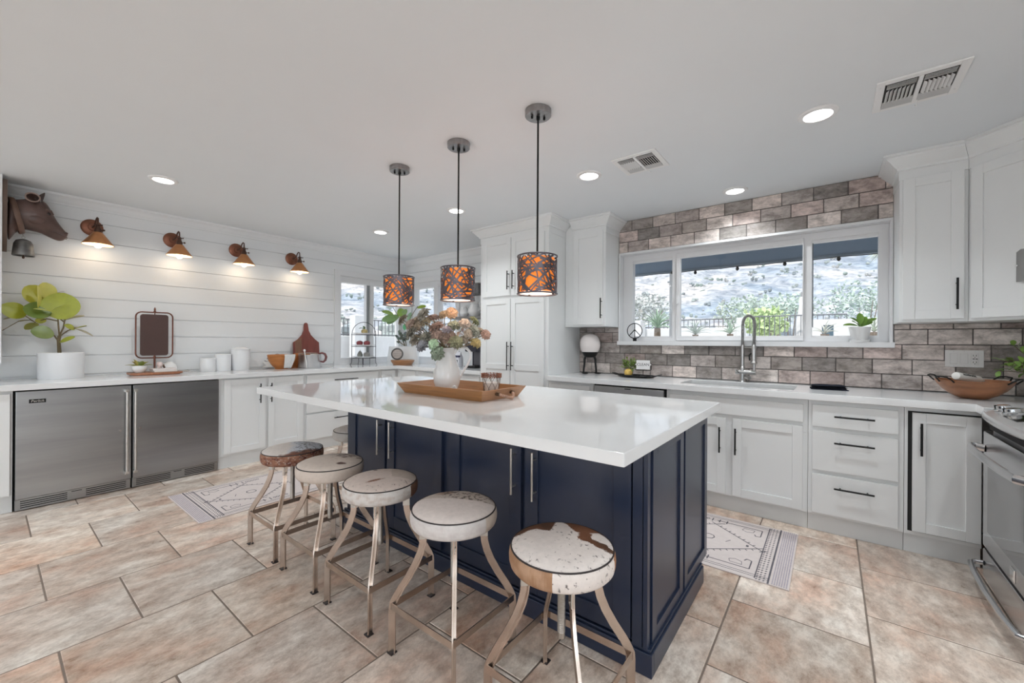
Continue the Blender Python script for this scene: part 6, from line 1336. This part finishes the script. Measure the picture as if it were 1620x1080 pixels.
# pitcher
pc = Vector((-1.952, 1.832, CZ+0.0125)); t = thing('ceramic_pitcher', 'tall white ceramic pitcher standing in the wooden tray', 'pitcher', pc); rg = []
prof = [(0, 0, 0, 0), (0.058, 0, 0, 0), (0.062, 0.004, 0, 0), (0.072, 0.020, 0, 0), (0.083, 0.055, 0, 0), (0.087, 0.090, 0, 0), (0.083, 0.130, 0, 0), (0.071, 0.170, 0, 0), (0.057, 0.210, 0, 0), (0.050, 0.240, 0.004, 0), (0.052, 0.262, 0.014, 0.004), (0.058, 0.281, 0.026, 0.012), (0.055, 0.281, 0.025, 0.012), (0.047, 0.255, 0.010, 0), (0.046, 0.235, 0, 0), (0.050, 0.19, 0, 0), (0.0, 0.18, 0, 0)]
sd = Vector((_r0.x, _r0.y, 0)); bkd = Vector((-math.sin(YAW), math.cos(YAW), 0))
for r, z, sp, up in prof:
    row = []
    for k in range(48):
        a = 2*PI*k/48; w = max(0, math.cos(a-PI))**6; row.append(pc+sd*(math.cos(a)*(r+sp*w))+bkd*(math.sin(a)*r)+Vector((0, 0, z+up*w-0.006*(math.sin(a)**2)*(1 if z > 0.25 else 0))))
    rg.append(row)
part('body', MB().loft(rg, caps=False), CERAM, t)
hp = [pc+sd*x+Vector((0, 0, z)) for x, z in ((0.046, 0.236), (0.058, 0.262), (0.088, 0.279), (0.126, 0.273), (0.151, 0.245), (0.150, 0.208), (0.130, 0.165), (0.106, 0.128), (0.090, 0.098), (0.080, 0.072))]
part('handle', MB().tube(hp, [0.010, 0.011, 0.011, 0.0105, 0.010, 0.0095, 0.009, 0.009, 0.008, 0.006], 12, flat=(1.0, 0.75)), CERAM, t)
m = MB()
for k in range(6): m.ball(pc+sd*(0.05+0.012*math.cos(k))-bkd*0.052+Vector((0, 0, 0.022+0.010*math.sin(k))), (0.014, 0.012, 0.009), 10)
part('relief', m, CERAM, t)
# succulent stems, one by one; px centre, px radius in the photograph, colour, label
def px(x, y): return 620+x/9, 480+y/9
SUC = [(440, 145, 85, (0.21, 0.20, 0.165), 'grey-green succulent rosette standing highest left of centre'), (740, 150, 62, (0.26, 0.17, 0.09), 'olive-tan ruffled succulent at the top middle'), (845, 125, 66, (0.36, 0.22, 0.13), 'peach-orange ruffled succulent at the top middle'),
       (590, 195, 68, (0.27, 0.18, 0.15), 'mauve-brown succulent between the top grey-green and peach ones'), (480, 250, 72, (0.28, 0.22, 0.14), 'olive-tan succulent just under the highest rosette'), (345, 245, 68, (0.25, 0.19, 0.13), 'tan-brown succulent at the upper left'),
       (250, 290, 62, (0.28, 0.20, 0.16), 'dusty mauve-tan succulent at the left edge of the cluster'), (150, 225, 66, (0.14, 0.12, 0.07), 'dark olive-brown succulent at the far upper left'), (350, 330, 64, (0.29, 0.23, 0.16), 'pale tan succulent left of the cluster centre'),
       (625, 330, 92, (0.24, 0.145, 0.115), 'large reddish-mauve succulent at the centre'), (885, 305, 72, (0.13, 0.15, 0.10), 'dark green rosette under the peach one'), (790, 365, 56, (0.20, 0.175, 0.21), 'purple-grey succulent right of the centre'), (815, 480, 92, (0.21, 0.135, 0.10), 'large red-brown rosette above the pitcher mouth'),
       (640, 445, 78, (0.25, 0.165, 0.135), 'reddish feathery succulent below the centre'), (265, 415, 78, (0.115, 0.115, 0.09), 'dark grey-green rosette at the lower left'), (330, 510, 82, (0.17, 0.155, 0.12), 'grey-olive succulent at the bottom left of the cluster'), (470, 480, 84, (0.14, 0.145, 0.115), 'grey-green rosette left of the pitcher mouth'),
       (430, 590, 74, (0.13, 0.145, 0.175), 'slate blue-grey succulent hanging low on the left'), (580, 575, 62, (0.30, 0.44, 0.29), 'light mint green succulent drooping beside the pitcher lip'), (640, 705, 82, (0.13, 0.185, 0.13), 'lowest green-grey rosette hanging against the pitcher'), (920, 540, 84, (0.165, 0.175, 0.09), 'olive-green rosette right above the pitcher handle'),
       (1045, 280, 64, (0.36, 0.29, 0.24), 'pale tan open-leaved succulent on the right'), (1185, 245, 62, (0.16, 0.18, 0.07), 'bright olive-green rosette at the upper right'), (1180, 385, 80, (0.24, 0.25, 0.20), 'pale grey-green rosette on the right'), (1275, 400, 62, (0.30, 0.24, 0.17), 'tan-grey succulent near the right tip'),
       (1340, 440, 58, (0.33, 0.19, 0.14), 'pinkish tan succulent farthest to the right'), (1200, 555, 62, (0.33, 0.25, 0.08), 'yellow-olive succulent low on the right'), (1040, 510, 52, (0.27, 0.23, 0.18), 'small grey-tan succulent between two olive ones on the right'), (1090, 425, 52, (0.31, 0.25, 0.19), 'small pale tan succulent inside the right half')]
SUM = mat('succulent_petal', (0.25, 0.2, 0.15), 0.6, attr='Col', var=0.15, vscale=40, spec=0.3); SST_ = mat('succulent_stem', (0.27, 0.21, 0.13), 0.75, var=0.2)
mouth = pc+Vector((0, 0, 0.262)); q = random.Random(21); dpp = 0.6133*-pc.x+0.7898*pc.y
petal = lambda u: max(0.08, (0.35+0.65*math.sin(PI*min(1, 0.15+u*0.82)))*(1 if u < 0.85 else 1-(u-0.85)*4.5))
for i, (sx, sy, rr, col, lb) in enumerate(SUC):
    hx, hy = px(sx, sy); dist = math.hypot(sx-760, sy-480)/700; dd = -0.085*(1-dist*1.15)+q.uniform(-0.035, 0.045)+(0.06 if sy < 260 else 0.0)-(0.05 if sy > 540 else 0)
    hc = at(hx, hy, dpp+dd); rad = rr/9*(dpp+dd)/649.28*1.32; col = tuple((c_*0.72+g_*0.28)*1.62 for c_, g_ in zip(col, (0.24, 0.21, 0.185)))
    ax = (hc-(mouth+Vector((0, 0, -0.02)))).normalized(); ax = (ax*0.75+Vector((math.sin(YAW)*0.5, -math.cos(YAW)*0.5, 0.12))+Vector((q.gauss(0, .2), q.gauss(0, .2), q.gauss(0, .2)))).normalized()
    t = thing('succulent', 'dried '+lb+' of the bouquet', 'succulent', hc, 0, 'succulents in the white pitcher')
    s0 = ax.orthogonal().normalized(); s1 = ax.cross(s0); m = MB(); ru = lb.find('ruffled') >= 0 or lb.find('open') >= 0
    for ring, (nn, el, ln, wf) in enumerate(((12, -0.15, 0.98, 0.55), (12, 0.15, 0.92, 0.55), (10, 0.48, 0.78, 0.56), (8, 0.80, 0.60, 0.56), (6, 1.10, 0.42, 0.54), (4, 1.35, 0.27, 0.5))):
        if ru and ring > 3: continue
        for k in range(nn):
            a = 2*PI*(k+0.5*ring)/nn+q.uniform(-.12, .12); e = el+q.uniform(-.1, .1); rd = s0*math.cos(a)+s1*math.sin(a); dv = rd*math.cos(e)+ax*math.sin(e)
            L_ = rad*ln*q.uniform(0.88, 1.1); b = hc+rd*rad*0.10+ax*(rad*0.03*ring-rad*0.15); f_ = q.uniform(0.72, 1.25)*(0.85+0.09*ring); m.col = tuple(c_*f_ for c_ in col)
            m.leaf(b, b+dv*L_, ax*math.cos(e)-rd*math.sin(e), rad*wf*(1.5 if ru else 1), 0.22, 0.22, 5, petal, 0.0022, 5)
    part('rosette', m, SUM, t, smooth=50)
    m = MB(); f0 = mouth+Vector((q.uniform(-.03, .03), q.uniform(-.03, .03), -0.05)); md_ = f0.lerp(hc, 0.55)+Vector((0, 0, 0.02)); m.tube([f0, f0+(mouth-f0)*0.6+Vector((q.uniform(-.01, .01), q.uniform(-.01, .01), 0.02)), md_, hc-ax*rad*0.15], [0.0035, 0.0035, 0.0032, 0.003], 7); part('stem', m, SST_, t)
    if i % 3 == 0:
        m = MB()
        for k in range(7):
            p = md_.lerp(hc, k/7); d = Vector((q.gauss(0, 1), q.gauss(0, 1), q.gauss(0, 1))).normalized(); m.col = tuple(c_*q.uniform(0.8, 1.2) for c_ in col); m.leaf(p, p+d*0.032, (0, 0, 1), 0.018, 0.15, 0.2, 4, petal, 0.002, 3)
        part('small_leaf', m, SUM, t, smooth=50)
# wire candle holder
c = Vector((-1.60, 1.862, CZ+0.0125)); t = thing('candle_holder', 'clear candle glass in a criss-cross wire holder with a beaded rim on the tray', 'candle holder', c)
part('glass', MB().lathe([(0, 0.0), (0.040, 0.0), (0.0415, 0.003), (0.055, 0.124), (0.053, 0.124), (0.0395, 0.006), (0, 0.006)], c, 36), glass_mat('clear_glass', (0.99, 0.985, 0.98), 0.08), t)
part('candle', MB().lathe([(0, 0.007), (0.038, 0.007), (0.0455, 0.072), (0.043, 0.075), (0, 0.073)], c, 28).cyl(c+Vector((0, 0, 0.07)), c+Vector((0.002, 0, 0.084)), 0.0012, n=6), mat('ivory_wax', (0.80, 0.74, 0.70), 0.5, var=0.03), t)
m = MB(); NW = 8
for k in range(NW):
    for s in (-1, 1):
        pts = []
        for j in range(9): z = 0.001+0.118*j/8; r = 0.0435+0.0130*z/0.12; a = 2*PI*(k+s*j/8*1.5)/NW; pts.append(c+Vector((r*math.cos(a), r*math.sin(a), z)))
        m.tube(pts, 0.0012, 5)
for z, r in ((0.002, 0.0438), (0.118, 0.0565)): m.tube([c+Vector((r*math.cos(2*PI*k/32), r*math.sin(2*PI*k/32), z)) for k in range(32)], 0.0018, 6, closed=True)
part('wire', m, mat('holder_wire', (0.16, 0.11, 0.085), 0.45, 0.7, var=0.2), t); m = MB()
for row in range(3):
    for k in range(34): a = 2*PI*(k+row*0.5)/34; m.ball(c+Vector((0.0575*math.cos(a), 0.0575*math.sin(a), 0.107+row*0.0088)), 0.0050+0.0008*math.sin(k*3.1+row), 6)
part('beaded_rim', m, mat('red_brown_beads', (0.24, 0.085, 0.045), 0.45, var=0.5, vscale=60), t)

# ------------------------------------------------------------------ counter under the sink window
c = Vector((-1.985, 3.885, CZ)); t = thing('egg_lamp', 'white egg-shaped globe lamp on two black legs under the wall cabinet', 'lamp', c)
part('globe', MB().lathe([(0.086, 0.228), (0.098, 0.255), (0.1055, 0.295), (0.104, 0.330), (0.094, 0.365), (0.074, 0.393), (0.045, 0.410), (0.018, 0.416), (0, 0.417)], c, 40), mat('opal_globe', (0.76, 0.70, 0.68), 0.12, var=0.01, sss=0.1), t)
part('cup', MB().lathe([(0, 0.172), (0.048, 0.172), (0.066, 0.190), (0.086, 0.228), (0.082, 0.229), (0, 0.22)], c, 36), BLACK, t)
for s in (-1, 1):
    l = part('leg', MB().tube([c+sd*s*0.046+Vector((0, 0, 0.178)), c+sd*s*0.056+Vector((0, 0, 0.150)), c+sd*s*0.058-bkd*0.004+Vector((0, 0, 0.105)), c+sd*s*0.064+Vector((0, 0, 0.05)), c+sd*s*0.066+Vector((0, 0, 0.014))], [0.012, 0.012, 0.0105, 0.010, 0.010], 10), BLACK, t)
    part('foot', MB().ball(c+sd*(s*0.066+0.012)-bkd*0.018+Vector((0, 0, 0.009)), (0.036, 0.020, 0.0089), 14, Matrix.Rotation(YAW-0.5, 3, 'Z')), BLACK, l)
tc2 = Vector((-1.445, 3.765, CZ)); t = thing('oval_tray', 'flat black oval tray with two handles holding a plant and a small sign', 'tray', tc2)
part('dish', MB().lathe([(0, 0.002), (0.60, 0.002), (0.86, 0.006), (1.0, 0.020), (1.02, 0.022), (1.0, 0.025), (0.84, 0.012), (0, 0.009)], tc2, 48, None, 0.19, 0.085), BLACK, t)
for s in (-1, 1): part('handle', MB().tube([tc2+Vector((s*0.180, -0.030, 0.022)), tc2+Vector((s*0.215, -0.026, 0.032)), tc2+Vector((s*0.232, 0.0, 0.036)), tc2+Vector((s*0.215, 0.026, 0.032)), tc2+Vector((s*0.180, 0.030, 0.022))], 0.0065, 8, flat=(0.7, 1.6)), BLACK, t)
c = tc2+Vector((-0.085, 0.030, 0.0095)); t = thing('bushy_potted_plant', 'small bushy green plant in a grey-brown pot on the black oval tray', 'plant', c)
part('pot', MB().lathe([(0, 0), (0.034, 0), (0.038, 0.004), (0.046, 0.070), (0.043, 0.072), (0.040, 0.060), (0, 0.060)], c, 28), mat('clay_grey_pot', (0.27, 0.24, 0.21), 0.7, var=0.15), t)
q = random.Random(31); st_ = MB(); m = MB()
for k in range(26):
    a = q.uniform(0, 2*PI); e = q.uniform(0.1, 1.5); L_ = q.uniform(0.07, 0.115); b = c+Vector((0.018*math.cos(a), 0.018*math.sin(a), 0.06)); d = Vector((math.cos(a)*math.cos(e)*1.25, math.sin(a)*math.cos(e)*0.8, math.sin(e)*0.85)); tip = b+d*L_; st_.tube([b, b+d*L_*0.5+Vector((0, 0, 0.008)), tip], 0.0012, 5)
    for j in range(8):
        p = b.lerp(tip, 0.3+0.7*j/7)+Vector((0, 0, 0.005)); dv = (d+Vector((q.gauss(0, 1), q.gauss(0, 1), q.gauss(0, 0.7)))*0.8).normalized(); f_ = q.uniform(0.7, 1.4); m.col = (0.17*f_, 0.25*f_, 0.055*f_); m.leaf(p, p+dv*0.030, (0, 0, 1), 0.017, 0.12, 0.2, 3, oval, 0.0008, 3)
part('foliage', m, LEAFG, t, smooth=50); part('stem', st_, STEMB, t)
c = tc2+Vector((-0.060, -0.036, 0.0125)); solo('lemon', MB().lathe([(0, 0), (0.016, 0.002), (0.033, 0.014), (0.0385, 0.034), (0.033, 0.054), (0.016, 0.066), (0, 0.069)], c, 28), mat('lemon_skin', (0.60, 0.40, 0.10), 0.45, var=0.08, vscale=40, bump=0.2, bscale=200), 'yellow lemon on the black oval tray in front of the bushy plant', 'fruit', c)
c = tc2+Vector((0.072, -0.012, 0.0095)); t = thing('tabletop_sign', 'small white sign reading CLEAN on a black swivel stand on the oval tray', 'sign', c)
Ms = frame_M(c+Vector((0, 0, 0.115)), (0.97, 0.24, 0), (0, 0, 1))
part('stand', MB().box(-0.030, 0.030, -0.113, -0.103, -0.02, 0.02, 0.003, Ms).tube([Ms @ Vector(p) for p in ((0, -0.104, 0), (0, -0.052, 0))], 0.0032, 8).tube([Ms @ Vector(p) for p in ((-0.072, 0.012, 0), (-0.072, -0.046, 0), (-0.060, -0.052, 0), (0.060, -0.052, 0), (0.072, -0.046, 0), (0.072, 0.012, 0))], 0.0032, 8), BLACK, t)
p = part('board', MB().box(-0.060, 0.060, -0.044, 0.040, -0.008, 0.008, 0.002, Ms).box(-0.072, 0.072, -0.006, 0.006, -0.004, 0.004, 0.001, Ms), mat('white_sign_paint', (0.72, 0.70, 0.70), 0.6, var=0.05), t)
part('lettering', text_mb('CLEAN', 0.035, Ms @ Matrix.Translation((0, 0.0, 0.0085)), 0.0004), BLACK, p, smooth=0)
# faucet
FN = mat('faucet_steel', (0.50, 0.49, 0.48), 0.28, 1.0, var=0.06); fx, fy = -0.592, 3.965; t = thing('kitchen_faucet', 'tall spring-neck steel faucet behind the sink', 'faucet', (fx, fy, CZ))
part('column', MB().lathe([(0, CZ), (0.026, CZ), (0.026, CZ+0.006), (0.022, CZ+0.01), (0.022, CZ+0.07)], (fx, fy, 0), 24).lathe([(0, 0.985), (0.021, 0.985), (0.021, 1.045), (0.0155, 1.052), (0.0145, 1.23), (0, 1.23)], (fx, fy, 0), 24), FN, t)
part('valve', MB().tube([(fx-0.052, fy-0.004, 1.002), (fx+0.10, fy-0.004, 1.002)], 0.019, 20).tube([(fx+0.03, fy-0.03, 0.965), (fx+0.06, fy-0.06, 0.960)], 0.016, 14), FN, t)
part('lever', MB().tube([(fx-0.03, fy-0.02, 1.002), (fx-0.035, fy-0.06, 1.02), (fx-0.036, fy-0.11, 1.03)], [0.010, 0.007, 0.006], 10), FN, t)
hose = [(fx, fy-0.002, 1.22)]+[(fx+0.046-0.046*math.cos(PI*k/16), fy-0.03*k/16, 1.405+0.078*math.sin(PI*k/16)) for k in range(17)]+[(fx+0.091, fy-0.034, 1.32), (fx+0.088, fy-0.036, 1.22)]
hs = part('hose', MB().tube(hose, 0.0095, 12), mat('dark_hose', (0.13, 0.13, 0.13), 0.45, 0.4, var=0.1), t); m = MB(); HP = [Vector(p) for p in hose]; cum = [0]
for a, b in zip(HP, HP[1:]): cum.append(cum[-1]+(b-a).length)
sp = []; n_ = 900; turns = 62
for i in range(n_+1):
    s = cum[-1]*i/n_; k = max(j for j in range(len(cum)-1) if cum[j] <= s+1e-9); u = (s-cum[k])/(cum[k+1]-cum[k]); p = HP[k].lerp(HP[k+1], u)
    tg = (HP[min(k+2, len(HP)-1)]-HP[max(k-1, 0)]).normalized(); a_ = tg.cross(Vector((0, 1, 0))).normalized(); b_ = tg.cross(a_); w = 2*PI*turns*i/n_; sp.append(p+(a_*math.cos(w)+b_*math.sin(w))*0.0128)
part('spring', MB().tube(sp, 0.0021, 5), FN, t)
hx_, hy_ = fx+0.088, fy-0.036
part('spray_head', MB().lathe([(0, 1.10), (0.020, 1.100), (0.026, 1.088), (0.027, 1.082), (0.022, 1.080), (0, 1.080)], (hx_, hy_, 0), 22).lathe([(0.020, 1.100), (0.018, 1.112), (0.019, 1.19), (0.0175, 1.225), (0.010, 1.235), (0, 1.235)], (hx_, hy_, 0), 22), FN, t)
part('trigger', MB().tube([(hx_-0.018, hy_-0.008, 1.165), (hx_-0.030, hy_-0.014, 1.15), (hx_-0.028, hy_-0.012, 1.105)], 0.006, 8), BLACK, t); part('docking_arm', MB().tube([(fx, fy, 1.213), (hx_, hy_, 1.213)], 0.0055, 10).lathe([(0.0175, 1.205), (0.0225, 1.205), (0.0225, 1.222), (0.0175, 1.222)], (hx_, hy_, 0), 20), FN, t)
part('filler_spout', MB().tube([(fx+0.085, fy-0.004, 1.01), (fx+0.087, fy-0.004, 1.06), (fx+0.087, fy-0.004, 1.075)], 0.011, 12), FN, t)
# folded dark towel
c = Vector((-0.012, 3.745, CZ)); m = MB()
for k, (w, d, h) in enumerate(((0.105, 0.072, 0.010), (0.103, 0.070, 0.010), (0.100, 0.068, 0.011))):
    n1, n2 = 14, 10; V = []; Mk = Matrix.Translation((c.x, c.y, CZ+0.0008+k*0.0106)) @ Matrix.Rotation(R(6+k*2), 4, 'Z')
    for zt in (0, 1):
        for i in range(n1+1):
            for j in range(n2+1): u, v = -1+2*i/n1, -1+2*j/n2; ed = 1-max(abs(u), abs(v))**6; V.append(Mk @ Vector((u*w*(1+0.02*math.sin(v*5+k)), v*d*(1+0.03*math.sin(u*4+k)), (h*(0.5+0.5*ed)+0.0015*math.sin(u*6+v*5)*(k == 2)) if zt else (0 if k == 0 else h*0.5*(1-ed)))))
    N_ = (n1+1)*(n2+1); fs = []
    for i in range(n1):
        for j in range(n2): a = i*(n2+1)+j; fs += [(N_+a, N_+a+1, N_+a+n2+2, N_+a+n2+1), (a, a+n2+1, a+n2+2, a+1)]
    rim = [i*(n2+1) for i in range(n1+1)]+[n1*(n2+1)+j for j in range(1, n2+1)]+[i*(n2+1)+n2 for i in range(n1-1, -1, -1)]+[j for j in range(n2-1, 0, -1)]
    for a, b in zip(rim, rim[1:]+rim[:1]): fs.append((a, b, N_+b, N_+a))
    m.add(V, fs)
solo('dish_towel', m, mat('navy_black_towel', (0.012, 0.014, 0.022), 0.9, var=0.2, vscale=60, bump=0.4, bscale=250, spec=0.15), 'folded navy-black towel on the counter right of the sink', 'towel', c, smooth=60)
# switch plate
t = thing('switch_plate', 'white wall plate with two rocker switches and an outlet above the wooden handled bowl', 'switch plate', (0.706, 4.03, 1.153)); PL = mat('white_plate', (0.74, 0.72, 0.70), 0.35, var=0.01)
part('plate', MB().box(0.617, 0.795, 4.026, 4.0335, 1.097, 1.211, 0.003), PL, t)
for x in (0.658, 0.706): part('rocker', MB().box(x-0.0175, x+0.0175, 4.022, 4.027, 1.118, 1.190, 0.002), PL, t)
o = part('outlet', MB().box(0.737, 0.772, 4.0235, 4.027, 1.118, 1.190, 0.002), PL, t); m = MB()
for z in (1.176, 1.132): m.box(0.746, 0.7485, 4.0228, 4.0236, z-0.005, z+0.005).box(0.759, 0.7615, 4.0228, 4.0236, z-0.005, z+0.005).cyl((0.754, 4.0228, z-0.011), (0.754, 4.0236, z-0.011), 0.0025, n=8)
m.box(0.744, 0.7535, 4.0228, 4.0236, 1.151, 1.156).box(0.757, 0.7665, 4.0228, 4.0236, 1.151, 1.156); part('socket_slot', m, BLACK, o, smooth=0); m = MB()
for x in (0.658, 0.706, 0.7545):
    for z in (1.105, 1.203): m.cyl((x, 4.0252, z), (x, 4.0268, z), 0.0025, n=8)
part('screw', m, mat('plate_screw', (0.6, 0.6, 0.6), 0.3, 0.5, var=0.02), t)
# big wooden bowl with handles and rolling pin
RW = mat('red_brown_bowl_wood', (0.30, 0.125, 0.055), 0.30, var=0.40, vscale=6, stretch=(1, 3, 5), detail=7); c = Vector((0.690, 3.715, CZ)); t = thing('wooden_bowl', 'wide shallow wooden bowl with black wire handles beside the range', 'bowl', c)
part('bowl', MB().lathe([(0, 0), (0.050, 0), (0.068, 0.005), (0.104, 0.026), (0.136, 0.056), (0.157, 0.086), (0.168, 0.110), (0.164, 0.112), (0.152, 0.090), (0.130, 0.062), (0.098, 0.034), (0.05, 0.014), (0, 0.010)], c, 56), RW, t)
for a, tilt in ((YAW+PI, 0), (YAW, 0), (YAW-PI*0.40, 1), (YAW+PI*0.62, 1)):
    rd = Vector((math.cos(a), math.sin(a), 0)); tn = Vector((-rd.y, rd.x, 0)); b = c+rd*0.163+Vector((0, 0, 0.100)); m = MB(); m.tube([b-tn*0.042, b-tn*0.042+rd*0.014+Vector((0, 0, 0.014)), b-tn*0.034+rd*0.034+Vector((0, 0, 0.030)), b+rd*0.038+Vector((0, 0, 0.034)), b+tn*0.034+rd*0.034+Vector((0, 0, 0.030)), b+tn*0.042+rd*0.014+Vector((0, 0, 0.014)), b+tn*0.042], 0.0042, 8)
    part('handle', m, BLACK, t)
A, B = c+sd*-0.118-bkd*0.01+Vector((0, 0, 0.138)), c+sd*0.060+bkd*0.030+Vector((0, 0, 0.112)); t = thing('rolling_pin', 'white rolling pin marked HOMEMADE lying in the wide wooden bowl', 'rolling pin', A); d = (B-A).normalized()
part('roller', MB().tube([A-d*0.003, A, A+d*0.006, B, B+d*0.004], [0.012, 0.021, 0.024, 0.024, 0.014], 24), mat('white_porcelain', (0.78, 0.76, 0.73), 0.4, var=0.03), t)
upn = (Vector((0, 0, 1))*0.42-Vector((c.x, c.y, 0)).normalized()*0.90); upn = (upn-d*upn.dot(d)).normalized(); yv = upn.cross(d); Mt = frame_M((A+B)/2-d*0.012+upn*0.0247, d, yv); part('lettering', text_mb('HOMEMADE', 0.0185, Mt, 0.0008, 1.1), BLACK, t, smooth=0)
part('grip', MB().tube([B+d*0.003, B+d*0.02, B+d*0.05, B+d*0.058], [0.007, 0.009, 0.008, 0.004], 12), mat('white_porcelain'), t)
# leafy plant at the right edge
c = Vector((1.03, 3.80, CZ)); t = thing('leafy_potted_plant', 'bright green leafy plant in a pot at the right edge behind the range', 'plant', c); part('pot', MB().lathe([(0, 0), (0.058, 0), (0.062, 0.005), (0.078, 0.12), (0.074, 0.123), (0.070, 0.108), (0, 0.108)], c, 32), CERAM, t); q = random.Random(8); m = MB(); st_ = MB()
for k in range(40):
    a = q.uniform(0, 2*PI); e = q.uniform(-0.35, 1.45); L_ = q.uniform(0.13, 0.27); b = c+Vector((0.03*math.cos(a), 0.03*math.sin(a), 0.105)); d = Vector((math.cos(a)*math.cos(e), math.sin(a)*math.cos(e), math.sin(e)*0.85+0.12)); tip = b+d*L_; st_.tube([b, b+d*L_*0.5+Vector((0, 0, 0.03)), tip], 0.0018, 5)
    for j in range(9):
        p = b.lerp(tip, 0.25+0.75*j/8)+Vector((0, 0, 0.03*math.sin(PI*(0.25+0.75*j/8)))); dv = (d*0.6+Vector((q.gauss(0, 1), q.gauss(0, 1), q.gauss(0, 0.8)))*0.8).normalized(); f_ = q.uniform(0.65, 1.35); m.col = (0.20*f_, 0.34*f_, 0.07*f_) if q.random() < .8 else (0.40, 0.46, 0.26); m.leaf(p, p+dv*q.uniform(0.035, 0.055), (0, 0, 1), 0.026, 0.12, 0.2, 4, oval, 0.001, 3)
part('foliage', m, LEAFG, t, smooth=50); part('stem', st_, STEMB, t)
# on the window sill
c = Vector((-1.568, 4.045, 1.2625)); t = thing('peace_sign_ornament', 'black wire peace sign standing on the window sill', 'ornament', c); Mq = frame_M(c+Vector((0, 0, 0.104)), sd, (0, 0, 1)); m = MB()
m.tube([Mq @ Vector((0.075*math.cos(2*PI*k/40), 0.075*math.sin(2*PI*k/40), 0)) for k in range(40)], 0.0042, 8, closed=True); part('ring', m, BLACK, t); m = MB(); m.tube([Mq @ Vector((0, -0.074, 0)), Mq @ Vector((0, 0.074, 0))], 0.0042, 8)
for s in (-1, 1): m.tube([Mq @ Vector((0, 0.012, 0)), Mq @ Vector((s*0.056, -0.048, 0))], 0.0042, 8)
part('spoke', m, BLACK, t); part('base', MB().box(-0.016, 0.016, -0.104, -0.076, -0.012, 0.012, 0.003, Mq), BLACK, t)
c = Vector((0.172, 4.036, 1.2625)); t = thing('sill_plant', 'green hosta-like plant in a white tapered pot on the window sill', 'plant', c)
part('pot', MB().lathe([(0, 0.014), (0.046, 0.014), (0.050, 0.018), (0.066, 0.112), (0.062, 0.114), (0.058, 0.100), (0, 0.100)], c, 36, None, 1, 0.9), CERAM, t); part('saucer', MB().lathe([(0, 0), (0.058, 0), (0.064, 0.016), (0.060, 0.017), (0.05, 0.012), (0, 0.012)], c, 36, None, 1, 0.9), CERAM, t)
def sp_(x, y, dd=0): return at(1240+x/4.91, 340+y/4.91, 0.6133*-c.x+0.7898*c.y+dd)
for b, tp, w, cl, dd in (((590, 850), (590, 762), 46, (0.16, 0.30, 0.04), 0.02), ((600, 858), (720, 802), 36, (0.15, 0.27, 0.04), 0), ((595, 855), (520, 800), 46, (0.12, 0.24, 0.03), 0.0), ((580, 862), (462, 856), 34, (0.18, 0.30, 0.06), 0), ((605, 862), (690, 830), 42, (0.10, 0.20, 0.02), -0.02), ((585, 865), (530, 825), 44, (0.15, 0.30, 0.03), -0.03), ((600, 865), (640, 790), 40, (0.17, 0.32, 0.04), 0.01), ((595, 866), (655, 850), 32, (0.09, 0.18, 0.02), -0.03)):
    m = MB(); m.col = cl; m.leaf(sp_(*b), sp_(*tp, dd), (0.2, -0.5, 0.8), w/4.91*0.0050, 0.12, 0.12, 8, oval, 0.001); part('leaf', m, LEAFG, t, smooth=50)
